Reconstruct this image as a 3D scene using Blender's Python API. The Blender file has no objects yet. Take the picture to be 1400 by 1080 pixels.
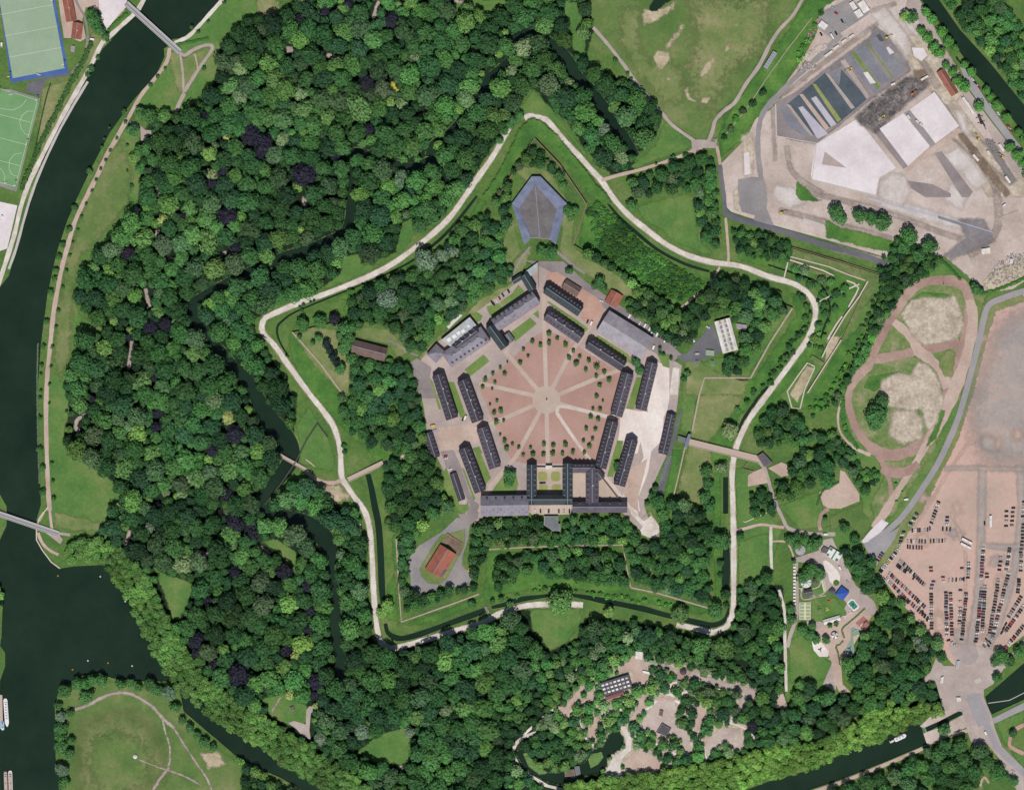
# Star fort in a wooded park seen from the air.  Photo pixels map to metres: 1 px = 0.8 m, origin at photo centre.
import bpy, bmesh, math, random
import numpy as np
from mathutils import Vector, Matrix
from mathutils.geometry import delaunay_2d_cdt
R = math.radians
S = 0.8
random.seed(7); rng = np.random.default_rng(7)
scene = bpy.context.scene
COL = scene.collection
GAIN = 1.30

def P(ox, oy, sc, s):
    """tile coordinates -> photo pixels"""
    return [(ox+float(a)/sc, oy+float(b)/sc) for a, b in (t.split(',') for t in s.split())]
def Q(s): return P(0, 0, 1, s)
def T(c, r, s): return P(350*c, 270*r, 4, s)
def X(x): return (x-700)*S
def Y(y): return (540-y)*S
def W(p, z=0.0): return (X(p[0]), Y(p[1]), z)

def lin(c):
    return tuple(((v/255)/12.92 if v/255 <= 0.04045 else ((v/255+0.055)/1.055)**2.4) for v in c)
def alb(c, k=1.0):
    return tuple(min(0.9, v*k/GAIN) for v in lin(c))

MATS = {}
def newmat(name):
    m = bpy.data.materials.new(name); m.use_nodes = True
    nt = m.node_tree; b = nt.nodes['Principled BSDF']
    MATS[name] = m
    return m, nt, b
def noise(nt, scale, detail=4, rough=0.6, obj=False):
    tc = nt.nodes.new('ShaderNodeTexCoord'); n = nt.nodes.new('ShaderNodeTexNoise')
    n.inputs['Scale'].default_value = scale; n.inputs['Detail'].default_value = detail
    n.inputs['Roughness'].default_value = rough
    mp = nt.nodes.new('ShaderNodeVectorMath'); mp.operation = 'ADD'; mp.inputs[1].default_value = (scale*977 % 331+200/scale, scale*577 % 213-130/scale, 0)
    nt.links.new(tc.outputs['Object'], mp.inputs[0]); nt.links.new(mp.outputs[0], n.inputs['Vector'])
    return n.outputs['Fac']
def ramp(nt, fac, stops):
    r = nt.nodes.new('ShaderNodeValToRGB'); e = r.color_ramp.elements
    while len(e) < len(stops): e.new(0.5)
    for i, (p, c) in enumerate(stops):
        e[i].position = p; e[i].color = (*c, 1)
    nt.links.new(fac, r.inputs['Fac'])
    return r.outputs['Color']
def mixc(nt, a, b, fac, mode='MIX'):
    m = nt.nodes.new('ShaderNodeMix'); m.data_type = 'RGBA'; m.blend_type = mode
    for sock, v in ((m.inputs[6], a), (m.inputs[7], b), (m.inputs[0], fac)):
        if hasattr(v, 'is_linked') or isinstance(v, bpy.types.NodeSocket): nt.links.new(v, sock)
        else: sock.default_value = v if not isinstance(v, tuple) else (*v[:3], 1)
    return m.outputs[2]
def maprange(nt, v, a, b, c, d, smooth=False):
    m = nt.nodes.new('ShaderNodeMapRange')
    if smooth: m.interpolation_type = 'SMOOTHSTEP'
    for i, q in ((1, a), (2, b), (3, c), (4, d)): m.inputs[i].default_value = q
    nt.links.new(v, m.inputs[0]); return m.outputs[0]

def ground_mat(name, c1, c2, c3=None, s1=0.02, s2=0.25, fine=0.25, soft=False, rough=0.95, blend=False):
    """c1..c3 display colours blended by large noise, modulated by fine noise"""
    m, nt, b = newmat(name)
    A, B = alb(c1), alb(c2); C3 = alb(c3) if c3 else B
    n1 = noise(nt, s1, 5, 0.65)
    col = ramp(nt, n1, [(0.36, A), (0.52, B), (0.66, C3)])
    n2 = noise(nt, s2, 3, 0.7)
    v = maprange(nt, n2, 0.25, 0.75, 1-fine*1.25, 1+fine*1.25)
    n4 = noise(nt, max(s1*3.5, 0.07), 4, 0.7); n5 = noise(nt, 1.1, 2, 0.6)
    v4 = maprange(nt, n4, 0.3, 0.7, 1-fine*0.7, 1+fine*0.7); v5 = maprange(nt, n5, 0.3, 0.7, 1-fine*0.8, 1+fine*0.8)
    for q in (v4, v5):
        mu = nt.nodes.new('ShaderNodeMath'); mu.operation = 'MULTIPLY'
        nt.links.new(v, mu.inputs[0]); nt.links.new(q, mu.inputs[1]); v = mu.outputs[0]
    vm = nt.nodes.new('ShaderNodeVectorMath'); vm.operation = 'SCALE'
    nt.links.new(col, vm.inputs[0]); nt.links.new(v, vm.inputs['Scale'])
    out = vm.outputs[0]
    nt.links.new(out, b.inputs['Base Color'])
    b.inputs['Roughness'].default_value = rough
    b.inputs['Specular IOR Level'].default_value = 0.15
    if soft:
        at = nt.nodes.new('ShaderNodeAttribute'); at.attribute_name = 'a'
        n3 = noise(nt, 0.16, 5, 0.7)
        ad = nt.nodes.new('ShaderNodeMath'); ad.operation = 'ADD'
        sc = maprange(nt, n3, 0.2, 0.8, -0.3, 0.3) if blend else maprange(nt, n3, 0.2, 0.8, -0.45, 0.45)
        nt.links.new(at.outputs['Fac'], ad.inputs[0]); nt.links.new(sc, ad.inputs[1])
        al = maprange(nt, ad.outputs[0], 0.12 if blend else 0.3, 0.95 if blend else 0.72, 0, 0.9 if blend else 1, True)
        nt.links.new(al, b.inputs['Alpha'])
    return m
def flat_mat(name, c, rough=0.7, var=0.12, scale=0.6, metal=0.0, k=1.0, spec=0.3):
    m, nt, b = newmat(name)
    a = alb(c, k)
    n = noise(nt, scale, 4, 0.7)
    col = ramp(nt, n, [(0.3, tuple(v*(1-var) for v in a)), (0.7, tuple(min(.9, v*(1+var)) for v in a))])
    nt.links.new(col, b.inputs['Base Color'])
    b.inputs['Roughness'].default_value = rough; b.inputs['Metallic'].default_value = metal
    b.inputs['Specular IOR Level'].default_value = spec
    return m
def roof_mat(name, c, var=0.18, seam=3.0, rough=0.6):
    """roofing with courses and weathering"""
    m, nt, b = newmat(name); a = alb(c)
    n = noise(nt, 0.5, 5, 0.75); n2 = noise(nt, 0.12, 5, 0.7)
    col = ramp(nt, n, [(0.25, tuple(v*(1-var) for v in a)), (0.75, tuple(min(.9, v*(1+var)) for v in a))])
    v = maprange(nt, n2, 0.3, 0.7, 0.74, 1.28)
    w = nt.nodes.new('ShaderNodeTexWave'); w.inputs['Scale'].default_value = seam; w.inputs['Distortion'].default_value = 0.3
    tc = nt.nodes.new('ShaderNodeTexCoord'); nt.links.new(tc.outputs['Object'], w.inputs['Vector'])
    v2 = maprange(nt, w.outputs['Fac'], 0, 1, 0.92, 1.06)
    mm = nt.nodes.new('ShaderNodeMath'); mm.operation = 'MULTIPLY'
    nt.links.new(v, mm.inputs[0]); nt.links.new(v2, mm.inputs[1])
    vm = nt.nodes.new('ShaderNodeVectorMath'); vm.operation = 'SCALE'
    nt.links.new(col, vm.inputs[0]); nt.links.new(mm.outputs[0], vm.inputs['Scale'])
    nt.links.new(vm.outputs[0], b.inputs['Base Color']); b.inputs['Roughness'].default_value = rough
    b.inputs['Specular IOR Level'].default_value = 0.3
    return m

# ---------- object helpers ----------
def link(o, parent=None):
    COL.objects.link(o)
    if parent is not None: o.parent = parent
    return o
def obj_from(name, verts, faces, mats, parent=None, fmat=None, smooth=False):
    me = bpy.data.meshes.new(name); me.from_pydata([tuple(v) for v in verts], [], faces)
    for m in (mats if isinstance(mats, (list, tuple)) else [mats]): me.materials.append(MATS[m] if isinstance(m, str) else m)
    if fmat: me.polygons.foreach_set('material_index', fmat)
    if smooth: me.polygons.foreach_set('use_smooth', [True]*len(me.polygons))
    me.update()
    return link(bpy.data.objects.new(name, me), parent)
def tag(o, label=None, cat=None, group=None, kind=None):
    if label: o['label'] = label
    if cat: o['category'] = cat
    if group: o['group'] = group
    if kind: o['kind'] = kind
    return o
def thing(name, label, cat, loc=(0, 0, 0), rz=0.0, group=None):
    o = bpy.data.objects.new(name, None); o.empty_display_size = 0.5
    o.location = loc; o.rotation_euler = (0, 0, rz)
    link(o); tag(o, label, cat, group); return o
class MB:
    def __init__(s): s.v = []; s.f = []; s.m = []
    def add(s, vs, fs, m=0):
        k = len(s.v); s.v += [tuple(v) for v in vs]; s.f += [tuple(i+k for i in f) for f in fs]; s.m += [m]*len(fs)
    def box(s, cx, cy, z0, lx, ly, h, m=0, rz=0.0, taper=1.0):
        c, q = math.cos(rz), math.sin(rz); vs = []
        for z, t in ((z0, 1.0), (z0+h, taper)):
            for a, b in ((-1, -1), (1, -1), (1, 1), (-1, 1)):
                x, y = a*lx/2*t, b*ly/2*t
                vs.append((cx+x*c-y*q, cy+x*q+y*c, z))
        s.add(vs, [(3, 2, 1, 0), (4, 5, 6, 7), (0, 1, 5, 4), (1, 2, 6, 5), (2, 3, 7, 6), (3, 0, 4, 7)], m)
    def cyl(s, cx, cy, z0, r0, r1, h, n=12, m=0):
        vs = [(cx+r*math.cos(2*math.pi*i/n), cy+r*math.sin(2*math.pi*i/n), z) for z, r in ((z0, r0), (z0+h, r1)) for i in range(n)]
        fs = [(i, (i+1) % n, n+(i+1) % n, n+i) for i in range(n)] + [tuple(range(n, 2*n)), tuple(reversed(range(n)))]
        s.add(vs, fs, m)
    def bar(s, a, b, w, m=0):
        a, b = Vector(a), Vector(b); d = (b-a).normalized()
        u = d.cross(Vector((0, 0, 1)));  u = u if u.length > 1e-3 else Vector((1, 0, 0)); u.normalize(); v = d.cross(u)
        vs = [tuple(p+u*w/2*i+v*w/2*j) for p in (a, b) for i, j in ((-1, -1), (1, -1), (1, 1), (-1, 1))]
        s.add(vs, [(3, 2, 1, 0), (4, 5, 6, 7), (0, 1, 5, 4), (1, 2, 6, 5), (2, 3, 7, 6), (3, 0, 4, 7)], m)
    def prism(s, poly, z0, z1, m=0, mside=None):
        """poly: world xy list"""
        a = sum(poly[i][0]*poly[(i+1) % len(poly)][1]-poly[(i+1) % len(poly)][0]*poly[i][1] for i in range(len(poly)))
        if a < 0: poly = poly[::-1]
        n = len(poly)
        s.add([(x, y, z1) for x, y in poly], [tuple(range(n))], m)
        vs = [(x, y, z0) for x, y in poly]+[(x, y, z1) for x, y in poly]
        s.add(vs, [(i, (i+1) % n, n+(i+1) % n, n+i) for i in range(n)], m if mside is None else mside)
    def build(s, name, mats, parent=None, smooth=False):
        return obj_from(name, s.v, s.f, mats, parent, s.m, smooth)

# ---------- geometry ----------
def smooth_line(pts, n=4, closed=False):
    out = []; N = len(pts)
    if N < 3: return list(pts)
    rngi = range(N if closed else N-1)
    for i in rngi:
        if closed: p0, p1, p2, p3 = pts[i-1], pts[i], pts[(i+1) % N], pts[(i+2) % N]
        else: p0, p1, p2, p3 = pts[max(i-1, 0)], pts[i], pts[i+1], pts[min(i+2, N-1)]
        for k in range(n):
            t = k/n
            out.append(tuple(0.5*((2*p1[j])+(-p0[j]+p2[j])*t+(2*p0[j]-5*p1[j]+4*p2[j]-p3[j])*t*t+(-p0[j]+3*p1[j]-3*p2[j]+p3[j])*t**3) for j in range(len(p1))))
    if not closed: out.append(tuple(pts[-1]))
    return out
def offset_line(pts, w):
    """pts: (x,y) or (x,y,w) ; returns left, right lists"""
    L, Rr = [], []; N = len(pts)
    for i, p in enumerate(pts):
        a = pts[max(i-1, 0)]; b = pts[min(i+1, N-1)]
        dx, dy = b[0]-a[0], b[1]-a[1]; l = math.hypot(dx, dy) or 1
        ww = (p[2] if len(p) > 2 else w)/2
        L.append((p[0]-dy/l*ww, p[1]+dx/l*ww)); Rr.append((p[0]+dy/l*ww, p[1]-dx/l*ww))
    return L, Rr
def ribbon_poly(pts, w):
    L, Rr = offset_line(pts, w); return L+Rr[::-1]
def inside(pts, poly):
    pts = np.asarray(pts, float); poly = np.asarray(poly, float)[:, :2]
    x, y = pts[:, 0], pts[:, 1]; c = np.zeros(len(pts), bool)
    x1, y1 = poly[:, 0], poly[:, 1]; x2, y2 = np.roll(x1, -1), np.roll(y1, -1)
    for a, b, cc, d in zip(x1, y1, x2, y2):
        if b == d: continue
        k = ((b > y) != (d > y)) & (x < (cc-a)*(y-b)/(d-b)+a)
        c ^= k
    return c
def dist_line(pts, line, closed=False):
    pts = np.asarray(pts, float); L = np.asarray([p[:2] for p in line], float)
    if closed: L = np.vstack([L, L[:1]])
    best = np.full(len(pts), 1e9)
    for a, b in zip(L[:-1], L[1:]):
        d = b-a; l2 = (d*d).sum() or 1e-9
        t = np.clip(((pts-a)@d)/l2, 0, 1)
        q = pts-(a+t[:, None]*d)
        best = np.minimum(best, np.sqrt((q*q).sum(1)))
    return best
def sdf(pts, poly):  # positive inside
    d = dist_line(pts, poly, True)
    return np.where(inside(pts, poly), d, -d)

PLATFORM = Q("731,189 765,225 802,279 784,335 935,427 962,398 987,383 1083,421 1026,518 963,517 945,596 921,678 950,690 972,700 971,832 862,803 851,746 668,751 662,775 656,812 549,851 542,737 587,695 560,625 538,557 505,560 471,541 400,455 480,436 560,452 592,416 683,341 672,284")
PLAT_Z = 4.0
def base_z(x, y):
    return PLAT_Z if inside([(x, y)], PLATFORM)[0] else 0.0
LAYER = 0.08
NSH = [0]
def zoff():
    NSH[0] += 1
    return (NSH[0] % 17)*0.0022
EXCL = []      # (kind, pts, width/None, frac)
def excl_poly(poly, frac=0.6): EXCL.append(('p', poly, 0, frac))
def excl_line(line, w, frac=0.6): EXCL.append(('l', line, w, frac))

def sheet(name, poly, mat, layer, z=None, excl=None, parent=None, label=None):
    c = np.mean(np.asarray(poly)[:, :2], axis=0)
    bz = base_z(*c) if z is None else z
    zz = bz+LAYER*layer+zoff()
    poly = [p[:2] for p in poly]
    r = delaunay_2d_cdt([Vector((X(a), Y(b))) for a, b in poly], [], [tuple(range(len(poly)))], 1, 1e-4)
    vs = [(v.x, v.y, zz) for v in r[0]]; fs = []
    for f in r[2]:
        f = list(f)
        n = sum(vs[f[i]][0]*vs[f[(i+1) % len(f)]][1]-vs[f[(i+1) % len(f)]][0]*vs[f[i]][1] for i in range(len(f)))
        fs.append(f if n > 0 else f[::-1])
    o = obj_from(name, vs, fs, mat, parent)
    if parent is None: tag(o, kind='structure')
    if excl is not None: excl_poly(poly, excl)
    return o
def strip(name, pts, w, mat, layer, z=None, excl=None, sm=True, parent=None):
    pts = smooth_line(pts, 4) if sm else pts
    if sm and name in ('promenade', 'path', 'dirt_track'):
        pts = [(p[0], p[1], (p[2] if len(p) > 2 else w)*(1+0.09*math.sin(i*1.9+w)+0.07*math.sin(i*0.57))) for i, p in enumerate(pts)]
    c = pts[len(pts)//2]; bz = base_z(c[0], c[1]) if z is None else z
    zz = bz+LAYER*layer+zoff()
    L, Rr = offset_line(pts, w); n = len(L)
    vs = [W(p, zz) for p in L]+[W(p, zz) for p in Rr]
    fs = [(i, n+i, n+i+1, i+1) for i in range(n-1)]
    # image y is flipped, so orient upward
    a, b, c2 = (Vector(vs[k]) for k in fs[0][:3])
    if (b-a).cross(c2-a).z < 0: fs = [f[::-1] for f in fs]
    o = obj_from(name, vs, fs, mat, parent)
    if parent is None: tag(o, kind='structure')
    if excl is not None: excl_line(pts, w, excl)
    return o
def soft(name, poly, mat, layer, feather=3.0, cell=3.0, z=None, excl=None):
    """patch with a feathered ragged edge (attribute a drives the alpha)"""
    P0 = np.asarray(poly, float)[:, :2]
    c = P0.mean(0); bz = base_z(*c) if z is None else z
    zz = bz+LAYER*layer+zoff()
    x0, y0 = P0.min(0)-feather-cell; x1, y1 = P0.max(0)+feather+cell
    nx, ny = int((x1-x0)/cell)+2, int((y1-y0)/cell)+2
    gx, gy = np.meshgrid(x0+np.arange(nx)*cell, y0+np.arange(ny)*cell)
    pts = np.stack([gx.ravel(), gy.ravel()], 1)
    a = np.clip(0.5+sdf(pts, poly)/feather*0.5, 0, 1).reshape(ny, nx)
    if bz < 1:
        ar = a.ravel()
        for wp in WATER:
            wa = np.asarray(wp)[:, :2]; lo, hi = wa.min(0)-3, wa.max(0)+3
            k = np.nonzero((pts[:, 0] > lo[0]) & (pts[:, 0] < hi[0]) & (pts[:, 1] > lo[1]) & (pts[:, 1] < hi[1]) & (ar > 0))[0]
            if len(k): ar[k] = np.where(sdf(pts[k], wp) > -0.6, 0, ar[k])
        a = ar.reshape(ny, nx)
    keep = (a[:-1, :-1] > 0) | (a[1:, :-1] > 0) | (a[:-1, 1:] > 0) | (a[1:, 1:] > 0)
    jj, ii = np.nonzero(keep)
    idx = np.stack([jj*nx+ii, (jj+1)*nx+ii, (jj+1)*nx+ii+1, jj*nx+ii+1], 1)
    used, inv = np.unique(idx, return_inverse=True); inv = inv.reshape(idx.shape)
    V = np.stack([(pts[used, 0]-700)*S, (540-pts[used, 1])*S, np.full(len(used), zz)], 1)
    o = fast_mesh(name, V, inv, MATS[mat])
    at = o.data.attributes.new('a', 'FLOAT', 'POINT'); at.data.foreach_set('value', a.ravel()[used].astype(np.float32))
    tag(o, kind='structure')
    if excl is not None: excl_poly(poly, excl)
    return o
def fast_mesh(name, V, F, mat, parent=None):
    me = bpy.data.meshes.new(name)
    me.vertices.add(len(V)); me.vertices.foreach_set('co', np.ascontiguousarray(V, dtype=np.float32).ravel())
    k = F.shape[1]
    me.loops.add(F.size); me.loops.foreach_set('vertex_index', np.ascontiguousarray(F, dtype=np.int32).ravel())
    me.polygons.add(len(F)); me.polygons.foreach_set('loop_start', np.arange(0, F.size, k, dtype=np.int32))
    me.polygons.foreach_set('loop_total', np.full(len(F), k, dtype=np.int32))
    for m in (mat if isinstance(mat, (list, tuple)) else [mat]): me.materials.append(m)
    me.update(calc_edges=True)
    return link(bpy.data.objects.new(name, me), parent)
def blob(cx, cy, rx, ry=None, n=10, rot=0, jit=0.15):
    ry = ry or rx
    out = []
    for i in range(n):
        t = 2*math.pi*i/n; k = 1+random.uniform(-jit, jit)
        x, y = rx*k*math.cos(t), ry*k*math.sin(t)
        out.append((cx+x*math.cos(rot)-y*math.sin(rot), cy+x*math.sin(rot)+y*math.cos(rot)))
    return out
# ---------- world, sun, camera ----------
w = bpy.data.worlds.new('World'); scene.world = w; w.use_nodes = True
sky = w.node_tree.nodes.new('ShaderNodeTexSky'); sky.sky_type = 'NISHITA'; sky.sun_disc = False
SUN_EL, SUN_AZ = 61.0, 181.0            # compass azimuth, sun almost due south: shadows fall north
sky.sun_elevation = R(SUN_EL); sky.sun_rotation = R(SUN_AZ)
bg = w.node_tree.nodes['Background']; bg.inputs['Strength'].default_value = 0.057
w.node_tree.links.new(sky.outputs[0], bg.inputs[0])
sl = bpy.data.lights.new('sun', 'SUN'); sl.energy = 4.25; sl.angle = R(0.5); sl.color = (1.0, 0.965, 0.91)
so = bpy.data.objects.new('sun', sl); COL.objects.link(so)
az = R(SUN_AZ); d = Vector((math.sin(az)*math.cos(R(SUN_EL)), math.cos(az)*math.cos(R(SUN_EL)), math.sin(R(SUN_EL))))
so.rotation_euler = d.to_track_quat('Z', 'Y').to_euler(); so.location = d*900
cam = bpy.data.cameras.new('camera'); co = bpy.data.objects.new('camera', cam); COL.objects.link(co)
H = 4500.0; OFFY = -300.0; OFFX = 60.0
co.location = (OFFX, OFFY, H); co.rotation_euler = (0, 0, 0)
cam.sensor_width = 36; cam.lens = 36*H/(1400*S); cam.shift_x = -OFFX/(1400*S); cam.shift_y = -OFFY/(1400*S)
cam.clip_start = 10; cam.clip_end = 12000
scene.camera = co
scene.view_settings.view_transform = 'Standard'; scene.view_settings.look = 'None'
scene.view_settings.exposure = 0.0; scene.view_settings.gamma = 1.0

# ---------- materials of the setting ----------
ground_mat('grass', (78, 110, 58), (92, 122, 62), (112, 128, 78), s1=0.02, s2=0.3, fine=0.18)
ground_mat('grass_lush', (64, 106, 52), (82, 124, 58), (102, 138, 68), s1=0.03, s2=0.3, fine=0.16, soft=True)
ground_mat('grass_mid', (80, 120, 62), (96, 130, 68), (116, 134, 80), s1=0.025, s2=0.3, fine=0.14, soft=True)
ground_mat('grass_dry', (104, 126, 72), (126, 136, 88), (150, 146, 108), s1=0.03, s2=0.35, fine=0.12, soft=True)
ground_mat('grass_olive', (86, 116, 62), (104, 126, 72), (128, 134, 90), s1=0.02, s2=0.25, fine=0.12, soft=True)
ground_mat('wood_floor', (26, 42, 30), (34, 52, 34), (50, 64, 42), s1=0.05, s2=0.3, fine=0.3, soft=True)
ground_mat('algae', (84, 120, 74), (104, 136, 86), (70, 104, 64), s1=0.05, s2=0.3, fine=0.2, soft=True)
ground_mat('straw', (162, 150, 122), (186, 172, 146), (200, 186, 164), s1=0.05, s2=0.3, fine=0.15, soft=True)
ground_mat('bare_earth', (176, 162, 146), (200, 186, 168), (214, 202, 186), s1=0.07, s2=0.3, fine=0.18, soft=True, blend=True)
ground_mat('earth_hard', (176, 160, 150), (194, 178, 170), (208, 194, 188), s1=0.018, s2=0.3, fine=0.1)
ground_mat('sand_pale', (214, 201, 195), (226, 215, 209), (234, 226, 221), s1=0.03, s2=0.3, fine=0.07)
ground_mat('site_white', (212, 202, 204), (222, 213, 216), (230, 222, 224), s1=0.03, s2=0.3, fine=0.05)
ground_mat('gravel_white', (196, 186, 176), (214, 205, 196), (224, 216, 210), s1=0.06, s2=0.4, fine=0.1)
ground_mat('gravel_red', (176, 142, 130), (188, 152, 138), (194, 162, 148), s1=0.03, s2=0.4, fine=0.07)
ground_mat('gravel_pink', (180, 156, 144), (192, 170, 158), (198, 178, 166), s1=0.03, s2=0.4, fine=0.08)
ground_mat('parade_red', (170, 136, 126), (178, 144, 133), (184, 152, 142), s1=0.02, s2=0.4, fine=0.05)
ground_mat('parade_path', (184, 164, 152), (190, 172, 160), (196, 180, 168), s1=0.03, s2=0.4, fine=0.05)
ground_mat('lot_red', (184, 162, 150), (200, 170, 158), (204, 168, 156), s1=0.012, s2=0.2, fine=0.06)
ground_mat('lot_grey', (166, 157, 154), (178, 166, 160), (192, 170, 160), s1=0.03, s2=0.25, fine=0.08, soft=True, blend=True)
ground_mat('asphalt', (138, 134, 136), (148, 143, 144), (158, 152, 150), s1=0.03, s2=0.4, fine=0.07)
ground_mat('asphalt_dark', (98, 100, 106), (108, 108, 114), (116, 116, 120), s1=0.03, s2=0.4, fine=0.08)
ground_mat('asphalt_soft', (128, 122, 124), (142, 136, 138), (158, 150, 148), s1=0.04, s2=0.3, fine=0.12, soft=True, blend=True)
ground_mat('road_grey', (150, 147, 150), (158, 154, 157), (166, 160, 162), s1=0.03, s2=0.4, fine=0.05)
ground_mat('paving', (166, 152, 148), (178, 163, 158), (188, 174, 168), s1=0.03, s2=0.4, fine=0.07)
ground_mat('paving_dark', (134, 124, 126), (146, 136, 136), (156, 146, 146), s1=0.03, s2=0.4, fine=0.07)
ground_mat('track_red', (156, 126, 118), (170, 142, 132), (188, 164, 152), s1=0.02, s2=0.4, fine=0.1)
ground_mat('burnt_earth', (84, 80, 82), (116, 110, 110), (158, 148, 144), s1=0.08, s2=0.3, fine=0.3, soft=True, blend=True)
ground_mat('brown_earth', (122, 104, 92), (138, 120, 104), (160, 142, 124), s1=0.06, s2=0.3, fine=0.2, soft=True, blend=True)
ground_mat('slab_dark', (76, 86, 94), (84, 94, 102), (92, 100, 108), s1=0.05, s2=0.5, fine=0.08)
ground_mat('slab_mid', (120, 122, 132), (130, 131, 140), (140, 140, 146), s1=0.05, s2=0.5, fine=0.08)
ground_mat('slab_light', (176, 172, 184), (186, 181, 192), (192, 188, 196), s1=0.05, s2=0.5, fine=0.05)
ground_mat('turf_green', (112, 152, 104), (118, 158, 110), (124, 162, 114), s1=0.03, s2=0.5, fine=0.04)
ground_mat('turf_grey', (144, 166, 140), (150, 171, 146), (156, 176, 152), s1=0.02, s2=0.5, fine=0.04)
ground_mat('turf_blue', (70, 98, 158), (78, 106, 166), (84, 112, 170), s1=0.03, s2=0.5, fine=0.06)
ground_mat('play_red', (160, 104, 104), (168, 112, 110), (174, 120, 116), s1=0.05, s2=0.5, fine=0.06)
ground_mat('play_green', (132, 150, 130), (140, 156, 138), (146, 160, 142), s1=0.05, s2=0.5, fine=0.06)
flat_mat('line_white', (214, 222, 208), 0.8, 0.08)
flat_mat('stone', (176, 160, 146), 0.9, 0.2, 0.4)
flat_mat('stone_pale', (206, 192, 180), 0.9, 0.12, 0.4)
flat_mat('brick', (140, 112, 98), 0.9, 0.2, 0.5)
flat_mat('concrete', (190, 184, 182), 0.85, 0.08, 0.4)
flat_mat('bank_stone', (134, 134, 124), 0.9, 0.25, 0.3)
m, nt, b = newmat('water')
n = noise(nt, 0.012, 6, 0.7)
nt.links.new(ramp(nt, n, [(0.35, (0.0085, 0.020, 0.0125)), (0.65, (0.0145, 0.031, 0.018))]), b.inputs['Base Color'])
b.inputs['Roughness'].default_value = 0.12; b.inputs['IOR'].default_value = 1.33
n2 = noise(nt, 0.35, 3, 0.6); bu = nt.nodes.new('ShaderNodeBump'); bu.inputs['Strength'].default_value = 0.06; bu.inputs['Distance'].default_value = 0.3
nt.links.new(n2, bu.inputs['Height']); nt.links.new(bu.outputs[0], b.inputs['Normal'])

# ---------- water bodies ----------
WATER = []
WATER.append(Q("215,-80 200,0 187,15 172,32 140,67 117,110 82,170 57,220 41,270 30,315 12,377 0,392 -14,440 -22,560 -10,650 0,676 9,692 9,718 0,737 -4,760 -2,800 4,815 2,870 0,882 7,892 7,910 0,930 -1,960 -1,1005 0,1080 0,1180 88,1180 84,1080 76,1035 75,965 81,942 112,923 135,920 155,927 195,931 240,931 247,950 251,972 296,1010 326,1036 352,1049 384,1063 414,1081 520,1160 560,1140 465,1078 429,1056 391,1028 354,1000 341,993 291,966 256,931 241,913 216,871 204,838 181,811 176,801 159,781 140,772 100,774 82,777 66,762 51,737 50,710 56,690 51,540 56,470 65,402 77,347 92,302 106,270 125,230 150,182 180,140 215,100 225,78 224,67 232,62 236,54 250,52 262,42 304,0 390,-80"))
WATER.append(Q("1220,-60 1259,0 1300,50 1310,68 1332,100 1362,132 1382,160 1402,187 1460,270 1480,250 1430,185 1399,142 1352,84 1312,40 1284,0 1250,-50"))
WATER.append(Q("960,1110 1008,1084 1050,1068 1100,1054 1157,1028 1200,1008 1250,986 1260,992 1262,1002 1267,1017 1210,1041 1150,1065 1105,1080 1040,1115"))
WATER.append(Q("1265,994 1313,970 1318,975 1268,1000"))
WATER.append(Q("1347,952 1400,906 1460,860 1470,915 1400,956 1356,976 1350,965"))
def wr(s, w=10): 
    pts = Q(s) if isinstance(s, str) else s
    WATER.append(ribbon_poly(smooth_line(pts, 4), w))
def QW(s): return [tuple(float(v) for v in t.split(',')) for t in s.split()]
wr(QW("716,44,9 706,62,7 700,76,8 684,93,9 668,108,13 662,124,13 650,138,8 636,156,8 622,172,8 606,187,7 592,197,10 590,214,18"))
wr(QW("594,206,12 598,222,12 606,240,7 614,254,5"))
wr(QW("470,216,8 482,209,12 497,210,12 515,217,9 540,224,10 565,229,12 585,222,14 596,218,12"))
wr(QW("478,214,10 480,240,11 479,270,12 478,300,13 470,318,13 450,330,15 420,342,15 387,352,14 350,368,14 320,382,12 295,396,14 276,408,16 262,420,17 268,438,15 287,460,12 305,485,15 322,506,18 340,522,18 352,545,20 366,570,24 384,594,30 396,612,26 397,630,22 382,652,20 366,668,18 360,684,18 366,699,13 390,705,16 414,713,22 436,727,24 448,745,24 452,770,17 456,800,12 458,830,15 459,865,17 464,895,15 466,920,15 467,934,13"))
wr(QW("700,54,10 716,44,10 732,46,10 750,56,12 764,68,16 778,86,17 790,106,16 806,122,16 820,142,18 836,164,18 850,184,16 862,202,13 871,214,7"))
wr(QW("1050,362,2.2 1087,374,3.0 1118,386,3.0 1131,404,3.8 1135,425,3.0 1128,444,3.0 1122,462,3.0"), 4)
wr(QW("826,272,3.1 845,295,3.7 870,318,5.0 900,342,4.3 937,361,4.3 970,371,3.7"))
wr(QW("652,268,3.2 642,281,3.9 622,306,4.5 603,326,4.5 578,346,3.9 556,361,3.2 512,382,2.6 455,405,2.6 405,426,2.6 388,437,3.2 379,448,3.2 382,466,2.6 395,488,2.0"))
wr(QW("503,648,7 508,668,8 512,690,9 517,715,9 520,750,9 522,800,9 524,826,7"))
wr(QW("527,852,5 530,864,6 540,871,8 552,872,7 575,866,8 600,857,7 630,846,8 655,837,8 664,833,7"))
wr(QW("672,830,4 690,826,6 712,819,7 740,815,5 770,812,4 800,816,6 825,821,8 850,826,7 880,832,8 905,839,7 930,845,7 955,851,8 975,854,7 990,848,6 996,836,5 997,826,4"))
wr(QW("992,652,7 992,675,7 992,702,7"))
wr(QW("993,745,8 993,765,11 992,790,12 993,806,9"))
wr(QW("1010,592,6 1018,574,8 1030,556,8 1044,536,7 1050,528,3"))
WATER.append(T(2,0,"750,40 775,0 790,-40 900,-40 870,5 835,25 795,60 755,62"))
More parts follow.
